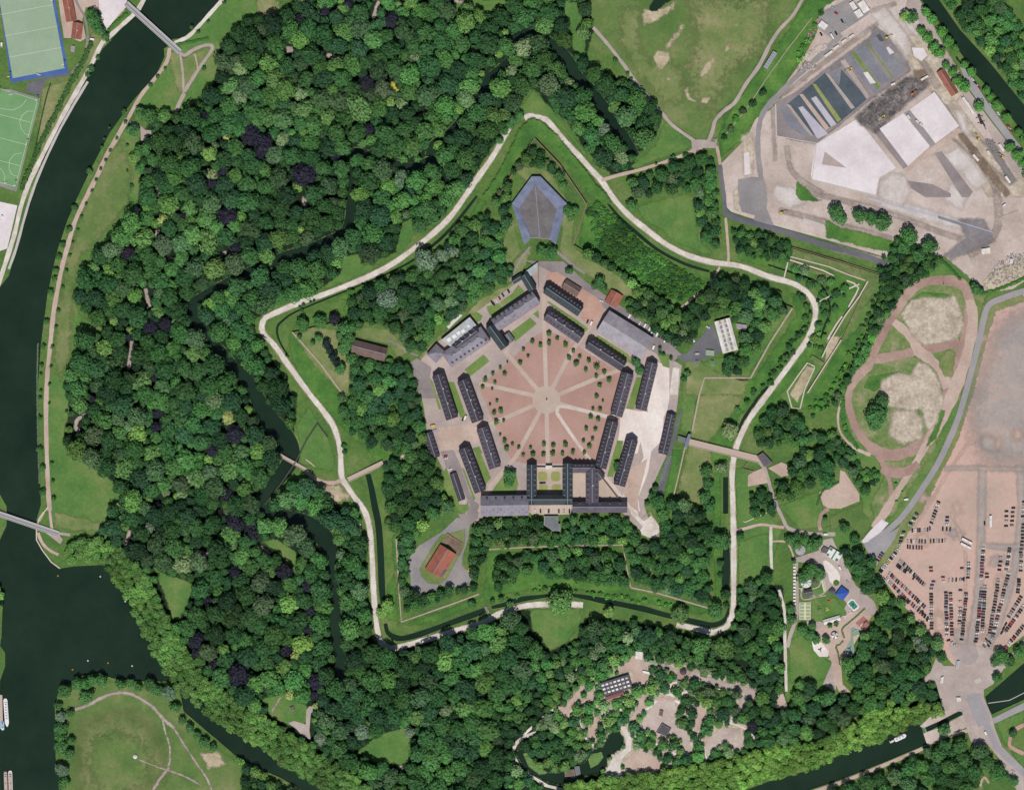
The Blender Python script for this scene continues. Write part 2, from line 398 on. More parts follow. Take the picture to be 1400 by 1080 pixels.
WATER.append(T(2,3,"20,870 60,850 100,905 150,960 200,985 260,985 330,945 400,930 440,860 500,835 520,790 545,755 590,760 612,800 600,850 555,880 520,905 520,950 480,985 400,1000 340,1045 260,1050 190,1030 120,1000 60,950"))

# ---------- ground sheet with the water cut out ----------
def build_ground():
    ext = 2600
    rect = [(-ext, -ext), (1400+ext, -ext), (1400+ext, 1080+ext), (-ext, 1080+ext)]
    vs, faces, k = [], [], 0
    for poly in [rect]+WATER:
        vs += [Vector((a, b)) for a, b in [p[:2] for p in poly]]; faces.append(tuple(range(k, k+len(poly)))); k += len(poly)
    r = delaunay_2d_cdt(vs, [], faces, 1, 1e-3)
    V = [(v.x, v.y) for v in r[0]]; F = [tuple(f) for f in r[2]]
    cen = np.array([np.mean([V[i] for i in f], axis=0) for f in F])
    wet = np.zeros(len(F), bool)
    for p in WATER: wet |= inside(cen, p)
    nv = len(V); verts = [(X(a), Y(b), 0.0) for a, b in V]
    land = []; edges = {}
    for f, wf in zip(F, wet):
        f = list(f)
        ar = sum(verts[f[i]][0]*verts[f[(i+1) % 3]][1]-verts[f[(i+1) % 3]][0]*verts[f[i]][1] for i in range(3))
        if ar < 0: f = f[::-1]
        if not wf:
            land.append(tuple(f))
            for i in range(3): edges[(f[i], f[(i+1) % 3])] = True
    banks = []; low = {}
    wetv = set(i for f, wf in zip(F, wet) if wf for i in f)
    for (a, b) in list(edges):
        if (b, a) not in edges and a in wetv and b in wetv:
            for q in (a, b):
                if q not in low:
                    low[q] = len(verts); verts.append((verts[q][0], verts[q][1], -2.5))
            banks.append((b, a, low[a], low[b]))
    o = obj_from('ground', verts, land+banks, ['grass', 'bank_stone'], None, [0]*len(land)+[1]*len(banks))
    tag(o, kind='structure')
    o = obj_from('water', [(-1900, -1900, -1.3), (1900, -1900, -1.3), (1900, 1900, -1.3), (-1900, 1900, -1.3)], [(0, 1, 2, 3)], 'water')
    tag(o, kind='structure')
build_ground()
for p in WATER: excl_poly(p, 0.45)

# raised fort platform with masonry scarp
def build_platform():
    poly = [(X(a), Y(b)) for a, b in PLATFORM]
    mb = MB(); mb.prism(poly, -0.5, PLAT_Z, 0, 1)
    tag(mb.build('rampart_terrace', ['grass', 'brick']), kind='structure')
build_platform()
def wall(name, label, pts, w=1.2, h=1.2, z=None, mat='stone', cat='wall', sm=False, group=None):
    """free-standing wall following a pixel polyline, width/height in metres"""
    pts = smooth_line(pts, 3) if sm else pts
    c = pts[len(pts)//2]; bz = base_z(c[0], c[1]) if z is None else z
    L, Rr = offset_line(pts, w/S); n = len(L)
    vs = [W(p, bz-0.5) for p in L]+[W(p, bz-0.5) for p in Rr]+[W(p, bz+h) for p in L]+[W(p, bz+h) for p in Rr]
    fs = []
    for i in range(n-1):
        fs += [(2*n+i, 2*n+i+1, 3*n+i+1, 3*n+i), (i, i+1, 2*n+i+1, 2*n+i), (n+i+1, n+i, 3*n+i, 3*n+i+1)]
    fs += [(0, 2*n, 3*n, n), (n-1, 2*n-1, 4*n-1, 3*n-1)]
    o = obj_from(name, vs, fs, mat); 
    bm = bmesh.new(); bm.from_mesh(o.data); bmesh.ops.recalc_face_normals(bm, faces=bm.faces); bm.to_mesh(o.data); bm.free()
    return tag(o, label, cat, group)
ground_mat('path_soft', (160, 146, 140), (176, 160, 154), (186, 172, 164), s1=0.05, s2=0.4, fine=0.1, soft=True)
ground_mat('site_soft', (196, 184, 178), (212, 202, 198), (222, 214, 210), s1=0.05, s2=0.4, fine=0.08, soft=True, blend=True)
ground_mat('track_soft', (150, 138, 130), (170, 156, 148), (190, 176, 168), s1=0.06, s2=0.5, fine=0.16, soft=True, blend=True)
ground_mat('lot_warm', (192, 166, 152), (206, 178, 164), (212, 188, 174), s1=0.03, s2=0.3, fine=0.08, soft=True, blend=True)
ground_mat('mown', (100, 122, 70), (122, 134, 84), (140, 142, 100), s1=0.05, s2=0.3, fine=0.12, soft=True, blend=True)
# ---------- lawns and meadows (soft edged) ----------
soft('lawn', T(2,0,"410,0 1400,0 1400,240 1370,300 1230,540 1130,610 1090,690 1060,760 1040,770 980,750 860,660 820,600 760,520 720,500 560,300 440,150 430,60"), 'grass_olive', 1, excl=0.7)
soft('lawn', T(2,0,"990,0 1400,0 1400,230 1360,260 1200,400 1080,600 1020,560 960,420 1000,250"), 'grass_dry', 2, 30)
soft('dry_grass', T(2,0,"600,40 700,60 690,250 760,350 850,330 940,420 930,560 840,560 700,420 590,230"), 'grass_dry', 2, 14)
soft('bare_patch', T(2,0,"730,50 760,60 850,40 900,0 880,50 800,110 720,140 715,70"), 'straw', 3, 4)
soft('bare_patch', T(2,0,"770,310 800,280 860,290 860,320 830,380 800,380"), 'straw', 3, 4)
soft('bare_patch', T(2,0,"840,250 930,140 945,150 870,250 840,280"), 'straw', 3, 5)
for s in ("1015,440 1060,350 1100,310 1110,330 1070,400", "1170,250 1190,240 1190,270 1165,285", "1205,145 1240,118 1230,145", "1030,560 1040,535 1090,530 1070,570", "940,500 960,480 970,530 1010,560 960,545", "845,430 862,430 862,442 848,442"):
    soft('bare_patch', T(2,0,s), 'straw', 3, 3, 2)
soft('lawn', Q("262,42 304,0 350,0 378,0 380,22 345,25 300,55 300,90 285,130 262,145 245,155 235,150 210,160 185,165 182,150 215,100 236,75"), 'grass_mid', 1, excl=0.5)
soft('lawn', T(0,0,"920,290 980,290 1010,320 1060,290 1130,260 1160,280 1010,510 970,500"), 'grass_dry', 2, 4)
soft('lawn', Q("176,172 190,190 193,230 190,265 187,290 165,312 130,342 112,372 103,412 108,430 140,450 137,455 112,460 105,490 88,525 95,560 88,590 90,615 110,632 140,645 156,660 166,680 150,700 138,722 120,725 85,728 72,715 65,690 62,640 64,560 64,500 72,430 85,360 110,280 140,215"), 'grass_mid', 1, excl=0.5)
soft('lawn', Q("140,215 165,190 180,240 175,280 140,320 110,350 100,400 98,440 95,490 84,520 74,500 78,430 90,360 112,285"), 'grass_olive', 2, 10)
soft('dry_grass', Q("118,446 143,446 142,456 120,460"), 'grass_dry', 3, 4)
soft('dry_grass', Q("75,700 100,705 138,715 136,724 100,726 76,718"), 'grass_dry', 3, 5)
soft('lawn', Q("78,950 110,930 150,932 200,940 235,950 250,985 290,1018 330,1045 330,1120 85,1120 84,1050 80,1000"), 'grass_olive', 1, excl=0.7)
for k, s in enumerate(("112,990 150,975 180,972 205,990 222,1020 225,1060 200,1100 110,1100 106,1040", "128,1010 160,1000 190,1010 205,1035 200,1075 140,1090 122,1050")):
    soft('mown_rings', Q(s), ('mown', 'grass_olive')[k], 2+k, 18)
for x in (110, 115, 121, 127): strip('mown_track', Q(f"{x},1000 {x-1},1040 {x+1},1100"), 2.2, 'grass_dry', 3.5)
soft('dry_grass', Q("275,1030 300,1028 308,1045 285,1050"), 'straw', 3, 5)
for s, w in (("98,970 112,967 126,961 142,952 160,947 178,948 194,956 210,967 222,981 238,995", 4), ("238,995 252,1018 268,1042 282,1062 292,1085", 2.4), ("222,981 226,1000 232,1020 232,1040 228,1052", 2.2), ("232,1048 222,1060 212,1075 205,1090", 3.6), ("190,1038 215,1048 232,1053 255,1062 275,1073", 1.8)):
    soft('path', ribbon_poly(smooth_line(QW(s), 4), w), 'path_soft', 5, 1.8, 1.3)
# garden strips left of the canal
soft('lawn', Q("95,110 120,80 125,45 140,40 160,55 130,100 95,170 60,230 30,262 50,200 55,160 58,120"), 'grass_dry', 1)
# ring lawns and glacis
soft('glacis', T(2,0,"0,640 70,560 120,490 160,540 220,600 290,690 380,800 440,900 500,960 460,940 300,730 200,650 80,625"), 'grass_mid', 1, excl=0.7)
soft('ditch_grass', T(2,0,"60,680 120,650 190,690 260,760 340,860 460,1010 560,1120 520,1120 420,1060 300,900 210,800 130,745 30,880 0,930 -60,1010 -100,1080 -160,1080 -80,960 -10,820"), 'grass_lush', 1, 4, excl=0.8)
strip('algae_moat', QW("745,170,5 765,186,5 785,212,6 800,238,7 812,254,6"), 4, 'algae', 2)
soft('ditch_grass', Q("640,270 655,275 640,300 610,330 570,355 520,380 470,402 445,415 475,408 470,425 430,432 405,440 395,460 398,490 420,530 445,560 470,585 485,600 500,610 520,640 540,690 548,735 542,780 530,800 528,845 560,855 600,848 650,825 690,812 740,803 790,805 850,815 930,835 960,840 985,825 990,780 985,740 985,650 1000,610 1010,570 1045,530 1060,500 1080,470 1105,430 1095,405 1080,400 1090,430 1030,520 965,520 945,600 925,675 975,700 978,835 860,806 846,750 668,755 660,815 545,856 536,735 580,695 553,625 530,560 470,545 396,452 480,428 560,440 590,410 660,350 650,300 665,275"), 'grass_lush', 1, 4, z=0)
soft('ditch_grass', Q("790,345 800,282 815,272 850,300 885,338 940,372 975,385 968,398 930,418 880,400 820,362"), 'grass_lush', 2, 4)
soft('lawn', Q("880,280 940,265 947,272 955,330 975,345 965,348 930,335 905,315 880,300 872,285"), 'grass_mid', 1, excl=0.8)
soft('lawn', T(2,0,"640,920 700,870 780,800 840,660 900,710 960,760 985,790 960,820 800,870 700,915"), 'grass_mid', 1, excl=0.8)
soft('lawn', T(2,3,"100,95 370,85 380,150 330,230 300,270 210,315 170,270 110,200"), 'grass_mid', 1, excl=0.8)
soft('lawn', T(1,1,"480,320 570,315 575,370 700,370 560,430 440,480 330,520 460,420"), 'grass_mid', 1, excl=0.6)
soft('lawn', Q("550,305 565,298 568,318 550,345 540,348"), 'grass_mid', 1, excl=0.5)
soft('lawn', T(1,2,"220,170 290,60 340,150 390,230 430,340 420,420 340,400 230,360 200,420 250,300"), 'grass_mid', 1, excl=0.7)
soft('dry_grass', T(1,2,"300,470 380,490 460,500 520,560 430,590 380,560 310,560"), 'straw', 2, 6)
soft('lawn', T(1,2,"30,800 120,790 220,860 220,930 210,990 120,860"), 'grass_mid', 1, excl=0.7)
soft('lawn', Q("210,775 226,785 262,796 262,810 248,850 236,846 226,815"), 'grass_mid', 1, excl=0.7)
soft('lawn', Q("358,955 386,948 420,965 420,988 396,992 370,980"), 'grass_mid', 1, excl=0.6)
soft('lawn', Q("488,1028 508,1012 530,1000 552,995 562,1012 562,1040 545,1046 515,1042"), 'grass_mid', 1, excl=0.6)
soft('lawn', Q("622,0 700,0 668,20 640,12 625,24"), 'grass_mid', 1, excl=0.6)
soft('lawn', Q("770,0 790,5 800,35 800,90 815,80 840,120 870,128 830,112 805,95 785,70 770,30"), 'grass_mid', 1, excl=0.3)
soft('lawn', Q("350,0 382,0 382,18 352,24"), 'grass_dry', 2, 4)
# east of the ring: outworks
soft('outwork_grass', Q("1010,560 1050,500 1080,470 1110,430 1120,400 1100,380 1010,355 1000,310 1060,330 1205,370 1212,365 1190,430 1160,500 1130,555 1090,560 1060,555 1040,600"), 'grass_lush', 1, 4)
soft('glacis', T(3,1,"110,270 620,420 560,520 440,700 300,880 290,870 420,640 530,470 460,440 300,380 110,330"), 'grass_olive', 2, 4)
soft('lawn', T(3,1,"640,420 660,460 560,660 400,800 200,1060 110,1130 60,1080 250,900 400,740 560,560 600,440"), 'grass_mid', 3, 4)
soft('lawn', Q("1005,640 1030,640 1045,690 1060,715 1105,745 1110,730 1140,715 1175,700 1180,750 1160,760 1110,810 1080,860 1075,940 1073,975 1080,975 1140,930 1150,910 1130,740 1070,720 1050,790 1012,800 1008,720"), 'grass_mid', 1, 4)
soft('lawn', Q("1078,875 1095,868 1112,882 1128,900 1140,905 1143,920 1115,932 1100,922 1080,935"), 'grass_mid', 2, 4, excl=0.8)
soft('lawn', Q("1066,692 1115,672 1128,700 1118,722 1095,724 1076,705"), 'grass_mid', 2, 4, excl=0.8)
soft('lawn', T(3,2,"340,660 500,600 610,480 650,520 640,620 510,790 480,740 420,700 340,740"), 'grass_olive', 2, 4, excl=0.8)
soft('lawn', T(2,2,"1240,800 1400,750 1390,960 1240,1060"), 'grass_mid', 2, 4, excl=0.5)
ground_mat('grass_rough', (96, 124, 68), (120, 136, 86), (152, 148, 116), s1=0.05, s2=0.3, fine=0.18, soft=True)
soft('wild_grass', Q("1200,720 1190,690 1210,650 1195,620 1165,600 1158,545 1172,515 1190,490 1205,450 1240,395 1290,378 1325,395 1332,425 1318,500 1300,560 1285,600 1255,650 1225,700"), 'grass_rough', 2.6, 5, z=0)
soft('wild_grass', Q("1180,500 1240,390 1290,350 1340,392 1350,400 1345,420 1318,540 1300,610 1250,690 1200,730 1180,700 1170,640 1150,570 1140,560"), 'grass_mid', 2, 4)
soft('verge', QW("1325,405 1350,400 1340,430 1310,560 1270,650 1240,700 1215,745 1205,760 1200,775 1215,770 1260,700 1310,600 1330,540 1350,460 1362,425 1400,412 1400,402 1350,420"), 'grass_dry', 3, 3)
soft('lawn', T(3,3,"1245,710 1400,640 1400,700 1340,790 1300,840 1280,790"), 'grass_mid', 2, 4)
soft('lawn', T(3,3,"1330,870 1400,880 1400,960"), 'grass_mid', 2, 3)
soft('lawn', T(3,3,"1010,990 1160,1000 1180,1080 1050,1080"), 'grass_dry', 2, 4)
# inside the fort
soft('lawn', Q("1025,400 1080,425 1022,515 963,514 955,530 944,594 930,590 935,500 1000,485 1020,470"), 'grass_mid', 1, 4, z=PLAT_Z)
soft('dry_grass', T(2,1,"950,900 1000,880 1140,970 1280,1010 1270,1080 950,1080"), 'grass_dry', 2, 4, z=PLAT_Z, excl=0.7)
soft('dry_grass', T(2,2,"930,0 1270,0 1170,150 1080,250 1090,350 1100,450 1020,620 900,550 970,260 900,210"), 'grass_dry', 2, 5, z=0, excl=0.6)
soft('lawn', T(2,2,"880,300 950,300 930,400 880,550 830,560 870,380"), 'grass_lush', 2, 3, excl=0.7)
soft('dry_grass', Q("401,458 430,448 460,450 470,470 478,500 478,540 470,540 430,500"), 'grass_dry', 1, 4, z=PLAT_Z, excl=0.5)
soft('dry_grass', Q("485,447 530,450 560,480 545,490 530,470 490,462"), 'grass_dry', 1, 3, z=PLAT_Z, excl=0.5)
soft('dry_grass', Q("580,480 600,460 640,430 655,410 700,388 702,360 716,345 728,340 710,385 660,425 600,470 570,500"), 'grass_dry', 1, 3, z=PLAT_Z, excl=0.6)
soft('dry_grass', Q("705,235 725,228 750,235 775,275 785,300 782,335 800,352 850,380 868,405 850,405 815,385 780,360 765,345 770,300"), 'grass_dry', 1, 3, z=PLAT_Z, excl=0.4)
soft('dry_grass', Q("700,300 712,345 690,370 685,340"), 'grass_dry', 1, 3, z=PLAT_Z, excl=0.3)
soft('scree', Q("1150,460 1140,480 1126,505 1132,460"), 'straw', 3, 3)
# forest floors
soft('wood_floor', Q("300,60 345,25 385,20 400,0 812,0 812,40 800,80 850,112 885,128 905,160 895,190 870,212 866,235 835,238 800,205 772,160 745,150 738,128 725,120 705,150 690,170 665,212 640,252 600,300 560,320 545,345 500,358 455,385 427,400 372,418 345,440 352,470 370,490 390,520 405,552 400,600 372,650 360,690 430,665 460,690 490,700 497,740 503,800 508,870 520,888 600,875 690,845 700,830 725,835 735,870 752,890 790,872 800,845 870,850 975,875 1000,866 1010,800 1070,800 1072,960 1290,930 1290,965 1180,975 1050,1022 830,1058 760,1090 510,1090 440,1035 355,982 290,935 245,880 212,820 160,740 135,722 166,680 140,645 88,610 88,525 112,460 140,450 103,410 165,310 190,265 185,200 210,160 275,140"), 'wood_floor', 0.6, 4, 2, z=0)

# ---------- paths ----------
PW = 7.0
RING1 = Q("717,162 724,159 732,160 741,162 750,167 767,187 781,203 795,217 808,232 822,247 840,273 860,295 885,315 912,335 942,350 975,359 1012,364 1050,378 1082,387 1100,397 1112,412 1115,430 1110,450 1100,470 1075,505 1050,538 1035,558 1022,577 1007,610 1001,645 1002,690 1003,740 1003,800 1002,835 998,848 992,857 975,864 960,861 942,857 925,853")
RING2 = Q("797,827 784,826 772,826 745,826 725,827 705,831 680,840 664,849 632,859 600,869 575,876 555,882 543,885 532,885 524,880 520,875 515,855 511,810 510,790 507,735 500,702 485,680 474,664 467,650 465,615 457,585 442,562 422,537 395,500 375,472 361,457 358,446 362,436 372,430 407,415 450,400 500,380 535,362 570,337 595,317 617,295 635,270 652,245 672,217 685,195 696,174")
strip('promenade', RING1, PW, 'gravel_white', 6, z=0, excl=0.55)
strip('promenade', RING2, PW, 'gravel_white', 6, z=0, excl=0.55)
ground_mat('verge_worn', (104, 118, 76), (140, 140, 108), (168, 160, 138), s1=0.25, s2=0.5, fine=0.2)
for r in (RING1, RING2): strip('promenade', r, PW+2.2, 'verge_worn', 4, z=0)
def path(s, w, m='paving', l=5, ex=0.5, z=None, nm='path'): return strip(nm, QW(s), w, m, l, z=z, excl=ex)
path("822,247 845,240 880,231 920,218 945,208 960,203", 4.5, 'gravel_pink', 7)
path("811,38 826,55 838,70 855,92 872,117 886,132 905,155 920,172 945,190 957,198", 4.5, 'paving', 5)
path("1052,62 1038,90 1020,115 1005,140 990,152 978,165 974,180 968,195", 5, 'paving', 5)
path("849,0 847,30 840,62", 1.8, 'straw', 5, 0.2); path("812,18 835,8 848,3", 1.8, 'straw', 5, 0.2)
path("1150,0 1128,30 1100,80 1080,110 1062,135 1048,150", 4, 'gravel_pink', 4, 0.4)
path("1052,62 1065,42 1085,20 1102,-10", 4.5, 'paving', 5)
sheet('paving', T(2,0,"980,770 1010,765 1060,765 1110,780 1130,810 1090,812 1040,810 1000,840 960,840 985,810"), 'paving', 6, excl=0.6)
path("980,200 983,215 986,235", 4, 'gravel_pink', 5, 0.4)
path("984,226 987,250 990,270 991,290", 6, 'asphalt_dark', 7, 0.5)
path("989,290 1010,300 1040,308 1080,320 1130,336 1180,350 1213,362", 8, 'asphalt_dark', 8, 0.5)
path("1150,48 1120,78 1088,106 1064,130 1046,150 1038,172 1036,205 1040,240 1045,265 1044,288 1036,306", 7, 'asphalt', 7, 0.4)
path("992,298 994,320 996,350 995,362", 3.5, 'gravel_pink', 5, 0.4)
path("984,365 976,380 965,395 950,405 932,421", 3, 'parade_path', 8, 0.3, z=0)
# canal banks
path("205,-20 190,12 170,32 150,50 138,62 122,95 105,125 85,160 62,205 40,250 28,285 20,320 10,352 -4,395", 6, 'gravel_white', 6, 0.5)
path("120,112 100,145 78,185 55,235 42,270 33,300 22,340 12,368", 3.5, 'concrete', 5, 0.5)
path("310,-6 290,16 272,36 258,50 246,56 237,60", 5, 'gravel_white', 6, 0.4)
path("232,66 228,85 210,110 195,128 183,148 174,165", 5, 'gravel_pink', 6, 0.4)
path("174,163 158,192 146,212 134,238 118,270 103,302 93,335 85,365 79,395 73,430 69,470 65,510 63,560 64,620 66,670 68,698", 6, 'gravel_pink', 6, 0.4)
path("178,168 188,172 198,180", 4, 'paving', 6, 0.4)
sheet('paving', T(0,0,"770,710 830,715 830,730 790,770 770,770"), 'paving', 6, excl=0.4)
path("204,222 212,250 218,270 222,280", 4, 'paving', 5, 0.4)
path("246,72 250,100 251,128", 3, 'paving', 6, 0.3); path("252,126 262,110 275,90 290,68 287,62 275,64 262,70 253,76 246,73", 4.5, 'paving', 6, 0.3)
path("252,128 245,142 240,155", 5, 'paving', 6, 0.3)
path("266,74 269,85 271,98", 2, 'gravel_pink', 5, 0.1)
path("68,698 70,715 72,728", 3.5, 'gravel_pink', 6, 0.3); path("72,728 96,731", 4, 'paving', 7, 0.4); path("60,700 53,712", 4, 'gravel_pink', 6, 0.3)
path("52,728 58,742 68,752 80,758", 4, 'gravel_pink', 6, 0.4)
sheet('paving', T(0,2,"210,720 300,735 345,790 330,815 260,760"), 'paving', 6.5)
strip('quay', QW("66,693 54,708 50,722 50,738 58,752 70,768 82,777"), 1.6, 'stone_pale', 8, sm=False)
# wood clearings where a path shows
for s, w in (("180,467 179,485 175,505",5), ("199,395 202,410 204,420",5), ("178,725 174,738 172,748",5), ("350,745 360,750 370,757",4), ("510,30 514,14 518,2",5), ("622,1 640,8 652,14",4), ("415,282 420,276 413,270",4), ("215,315 217,327",8), ("118,567 106,574 104,585 108,590",5), ("470,82 455,78 440,73",5), ("233,352 235,360",4), ("300,350 310,345",5), ("185,285 190,290",7), ("300,697 302,704",5), ("572,157 576,160",5), ("396,64 397,72",9), ("550,1052 548,1046",3), ("350,960 383,952",0), ("372,972 384,952",2.5), ("415,270 414,282",3), ("242,688 258,702",0), ("268,752 285,758",4)):
    if w:
        L = ribbon_poly(smooth_line(QW(s), 3), w); soft('clearing', L, 'path_soft', 5, 2.5, 1.5, z=0, excl=0.8)
sheet('paving', Q("394,988 402,985 418,990 419,970 423,965 434,966 425,975 423,998 425,1011 414,1006 405,996"), 'paving', 5, excl=0.9)
# west ravelin footway and moat road
path("415,640 425,650 440,658 455,660 466,657", 5, 'gravel_pink', 7, 0.4)
path("523,634 545,628 552,622", 4, 'gravel_pink', 6, 0.2, z=0)
path("418,628 426,634 430,638", 1.5, 'gravel_pink', 7, 0.2)
# south-east footways
path("1037,630 1045,640 1050,655 1056,676 1062,692 1070,708 1078,722 1100,728 1120,730 1142,730", 5, 'paving', 6, 0.5)
path("1003,726 1020,722 1040,717 1056,719 1072,721", 4, 'gravel_pink', 6, 0.4)
path("1054,720 1054,750 1055,778", 4, 'gravel_white', 6, 0.4)
path("1065,806 1069,820 1073,840 1073,870 1074,905 1075,945", 4, 'gravel_white', 6, 0.5)
path("1056,740 1075,741 1083,755 1086,765", 2.5, 'gravel_pink', 6, 0.4)
path("1088,762 1089,800 1090,835 1087,850 1080,870 1077,885", 5, 'paving', 6, 0.5)
sheet('paving', T(3,3,"50,545 80,540 110,640 40,630"), 'gravel_pink', 6, excl=0.5)
sheet('gravel_yard', T(3,2,"280,530 340,510 390,480 395,410 420,420 500,540 500,580 400,620 330,620 300,600"), 'gravel_pink', 6, excl=0.6)
path("1133,695 1124,702 1120,715 1122,725", 5, 'track_red', 6, 0.5)
sheet('paving', T(2,2,"1290,440 1320,420 1370,400 1390,440 1400,480 1290,500"), 'gravel_pink', 6, excl=0.6)
sheet('paving', Q("1050,640 1068,632 1076,635 1078,650 1068,652 1058,645"), 'gravel_pink', 6, excl=0.5)
# fair ground surfaces
sheet('paving', Q("1086,763 1120,752 1118,740 1138,735 1142,745 1155,768 1170,800 1195,822 1200,835 1195,840 1185,842 1172,862 1160,882 1145,905 1140,915 1144,930 1142,945 1125,935 1138,905 1132,900 1138,895 1120,875 1115,860 1100,850 1112,845 1145,842 1150,838 1158,825 1148,812 1130,806 1120,785 1110,770 1092,768"), 'paving', 5, excl=0.5)
sheet('paving', Q("1117,860 1140,850 1160,840 1180,832 1192,842 1180,860 1165,885 1150,910 1152,935 1162,945 1150,950 1140,930 1136,900 1120,880"), 'gravel_pink', 5.5, excl=0.5)
sheet('play_surface', P(1060,715,10,"650,520 690,505 770,560 850,650 885,720 885,780 850,830 790,840 740,790 720,690 680,650"), 'sand_pale', 7, excl=0.5)
sheet('play_surface', P(1060,800,10,"1095,515 1200,420 1290,500 1255,640 1240,645"), 'play_red', 7, excl=0.5)
sheet('play_surface', P(1060,800,10,"500,770 590,730 730,900 720,975 600,975 520,880"), 'sand_pale', 7, excl=0.5)
sheet('play_surface', P(1060,800,10,"1030,580 1140,600 1165,660 1060,700 1080,880 1075,960 960,975 940,890 1030,740"), 'play_green', 7, excl=0.5)
sheet('play_surface', P(1060,800,10,"1060,720 1170,650 1160,740 1100,850"), 'grass_dry2' if False else 'straw', 7.5)
soft('lawn', P(1060,800,10,"500,200 700,150 830,180 920,290 980,380 900,430 650,500 490,480"), 'grass_mid', 6, 2, 2, excl=0.5)
soft('lawn', P(1060,715,10,"500,900 690,910 690,1000 500,1050"), 'grass_mid', 6, 2, 2)
strip('train_track', P(1060,715,10,"690,930 640,970 560,1000 480,970 380,900 350,980 380,1040 450,1040 560,1010 690,990"), 1.8, 'paving', 8)
strip('train_track', P(1060,715,10,"500,900 590,870 620,800 600,730"), 1.8, 'paving', 8)
# zoo surfaces
def zoo(s, m='gravel_pink', l=6, ex=0.7): return sheet('zoo_path' if m != 'water' else 'pond', T(2,3,s), m, l, excl=ex)
zoo("245,620 290,625 330,570 380,505 395,530 330,620 300,680 270,660")
zoo("430,540 460,540 455,580 390,620 380,600")
zoo("640,370 680,320 720,330 715,390 740,410 745,460 720,510 680,500 650,430 560,430 590,410", 'gravel_pink', 6)
zoo("690,570 740,570 730,610 700,660 660,710 640,700 690,620")
zoo("590,730 620,730 655,800 650,860 600,910 590,960 630,1030 570,1060 530,1050 510,985 550,900 620,850 625,800", 'gravel_white')
zoo("610,930 650,890 690,860 760,880 820,940 790,1000 700,1010 630,980")
zoo("720,690 780,600 790,585 890,595 895,660 890,720 960,760 980,860 960,880 930,800 860,770 800,790 760,740 690,750", 'earth_hard')
zoo("1000,620 1050,640 1070,660 1030,720 1010,780 990,770 1010,670", 'gravel_pink')
zoo("1060,890 1065,800 1150,730 1250,750 1275,800 1250,860 1190,820 1140,820 1100,860 1070,900", 'earth_hard')
zoo("410,740 480,680 490,700 450,760 460,790 430,800")
zoo("700,370 860,400 900,420 960,420 1170,490 1290,520 1340,540 1320,580 1260,590 1260,640 1240,620 1250,580 1280,550 1160,520 950,460 920,490 890,440 850,415 700,385", 'paving')
zoo("780,565 890,585 890,600 780,585", 'gravel_pink', 7)
for s in ("0,860 10,820 60,780 130,755 135,775 60,800 30,830 10,870 20,920 50,950", "90,985 200,1050 290,1070 360,1050 365,1060 280,1085 180,1060 85,1000"):
    zoo(s, 'gravel_white', 7)
REEDS = []
for s in ("60,880 90,870 140,920 195,960 190,990 150,995 90,950", "415,910 440,880 490,870 500,900 470,940 430,960"):
    REEDS.append(T(2,3,s))
sheet('roundabout', T(2,3,"920,405 955,405 985,430 960,480 925,490 900,440"), 'track_red', 7.5)
# ---------- fort interior ----------
sheet('yard', Q("586,480 602,465 645,432 700,392 735,358 745,360 762,370 800,395 835,425 880,455 900,478 912,488 932,500 925,560 910,625 880,690 890,720 903,735 885,735 850,700 852,690 660,707 650,716 635,706 615,660 585,600 580,560 572,520 570,500"), 'paving', 2, excl=0.75)
sheet('yard', Q("716,356 735,358 770,358 800,385 862,428 905,462 932,485 920,495 885,478 832,426 795,400 745,368"), 'paving_dark', 3, z=PLAT_Z, excl=0.4)
sheet('parade_ground', Q("745,452 770,462 850,512 838,572 820,630 800,634 722,634 700,630 690,615 655,530 668,518 700,492 725,465"), 'parade_red', 4)
CX, CY = 747, 547
ground_mat('parade_pale', (196, 180, 170), (204, 190, 180), (212, 198, 190), s1=0.05, s2=0.4, fine=0.06)
for s in (f"{CX},{CY} 744,440 743,400", f"{CX},{CY} 781,482 808,445", f"{CX},{CY} 815,518 850,505", f"{CX},{CY} 820,568 835,572", f"{CX},{CY} 749,635", f"{CX},{CY} 705,625 672,662 655,700", f"{CX},{CY} 690,572 664,582", f"{CX},{CY} 725,540 655,524", f"{CX},{CY} 700,492 690,480"):
    strip('parade_path', QW(s), 5.6, 'parade_path', 5, sm=False, z=PLAT_Z)
strip('parade_path', QW("840,572 800,562 768,556 762,562 766,572 800,620 830,655 858,690 870,706"), 4.6, 'parade_pale', 6, z=PLAT_Z)
sheet('parade_circle', [(CX+19*math.cos(2*math.pi*i/28), CY+19*math.sin(2*math.pi*i/28)) for i in range(28)], 'parade_path', 5.5)
sheet('red_yard', P(740,350,8,"45,230 90,185 180,180 240,220 300,260 440,360 480,380 600,450 680,560 690,620 560,780 500,740 420,680 470,570 400,500 60,290"), 'gravel_red', 4)
sheet('yard', P(740,485,8,"1140,480 1200,140 1280,90 1400,120 1400,480 1380,600 1300,760 1130,800 1050,1080 850,1080 860,700 920,590 1170,640"), 'sand_pale', 4)
sheet('yard', T(2,2,"600,100 720,90 830,110 820,250 760,310 745,420 690,560 700,640 600,560 720,340 700,240 580,250"), 'sand_pale', 4.5)
sheet('yard', T(2,1,"880,930 915,935 905,1080 860,1080"), 'gravel_white', 5)
sheet('yard', T(2,2,"620,420 740,350 720,440 690,560 690,640 650,640 610,540"), 'gravel_pink', 5)
sheet('yard', T(2,2,"640,600 690,640 690,660 720,690 760,660 820,740 770,785 710,765 700,740 715,720 650,650"), 'gravel_white', 6, z=PLAT_Z)
sheet('yard', Q("600,585 640,580 655,585 660,600 632,612 605,625 598,600"), 'gravel_pink', 4)
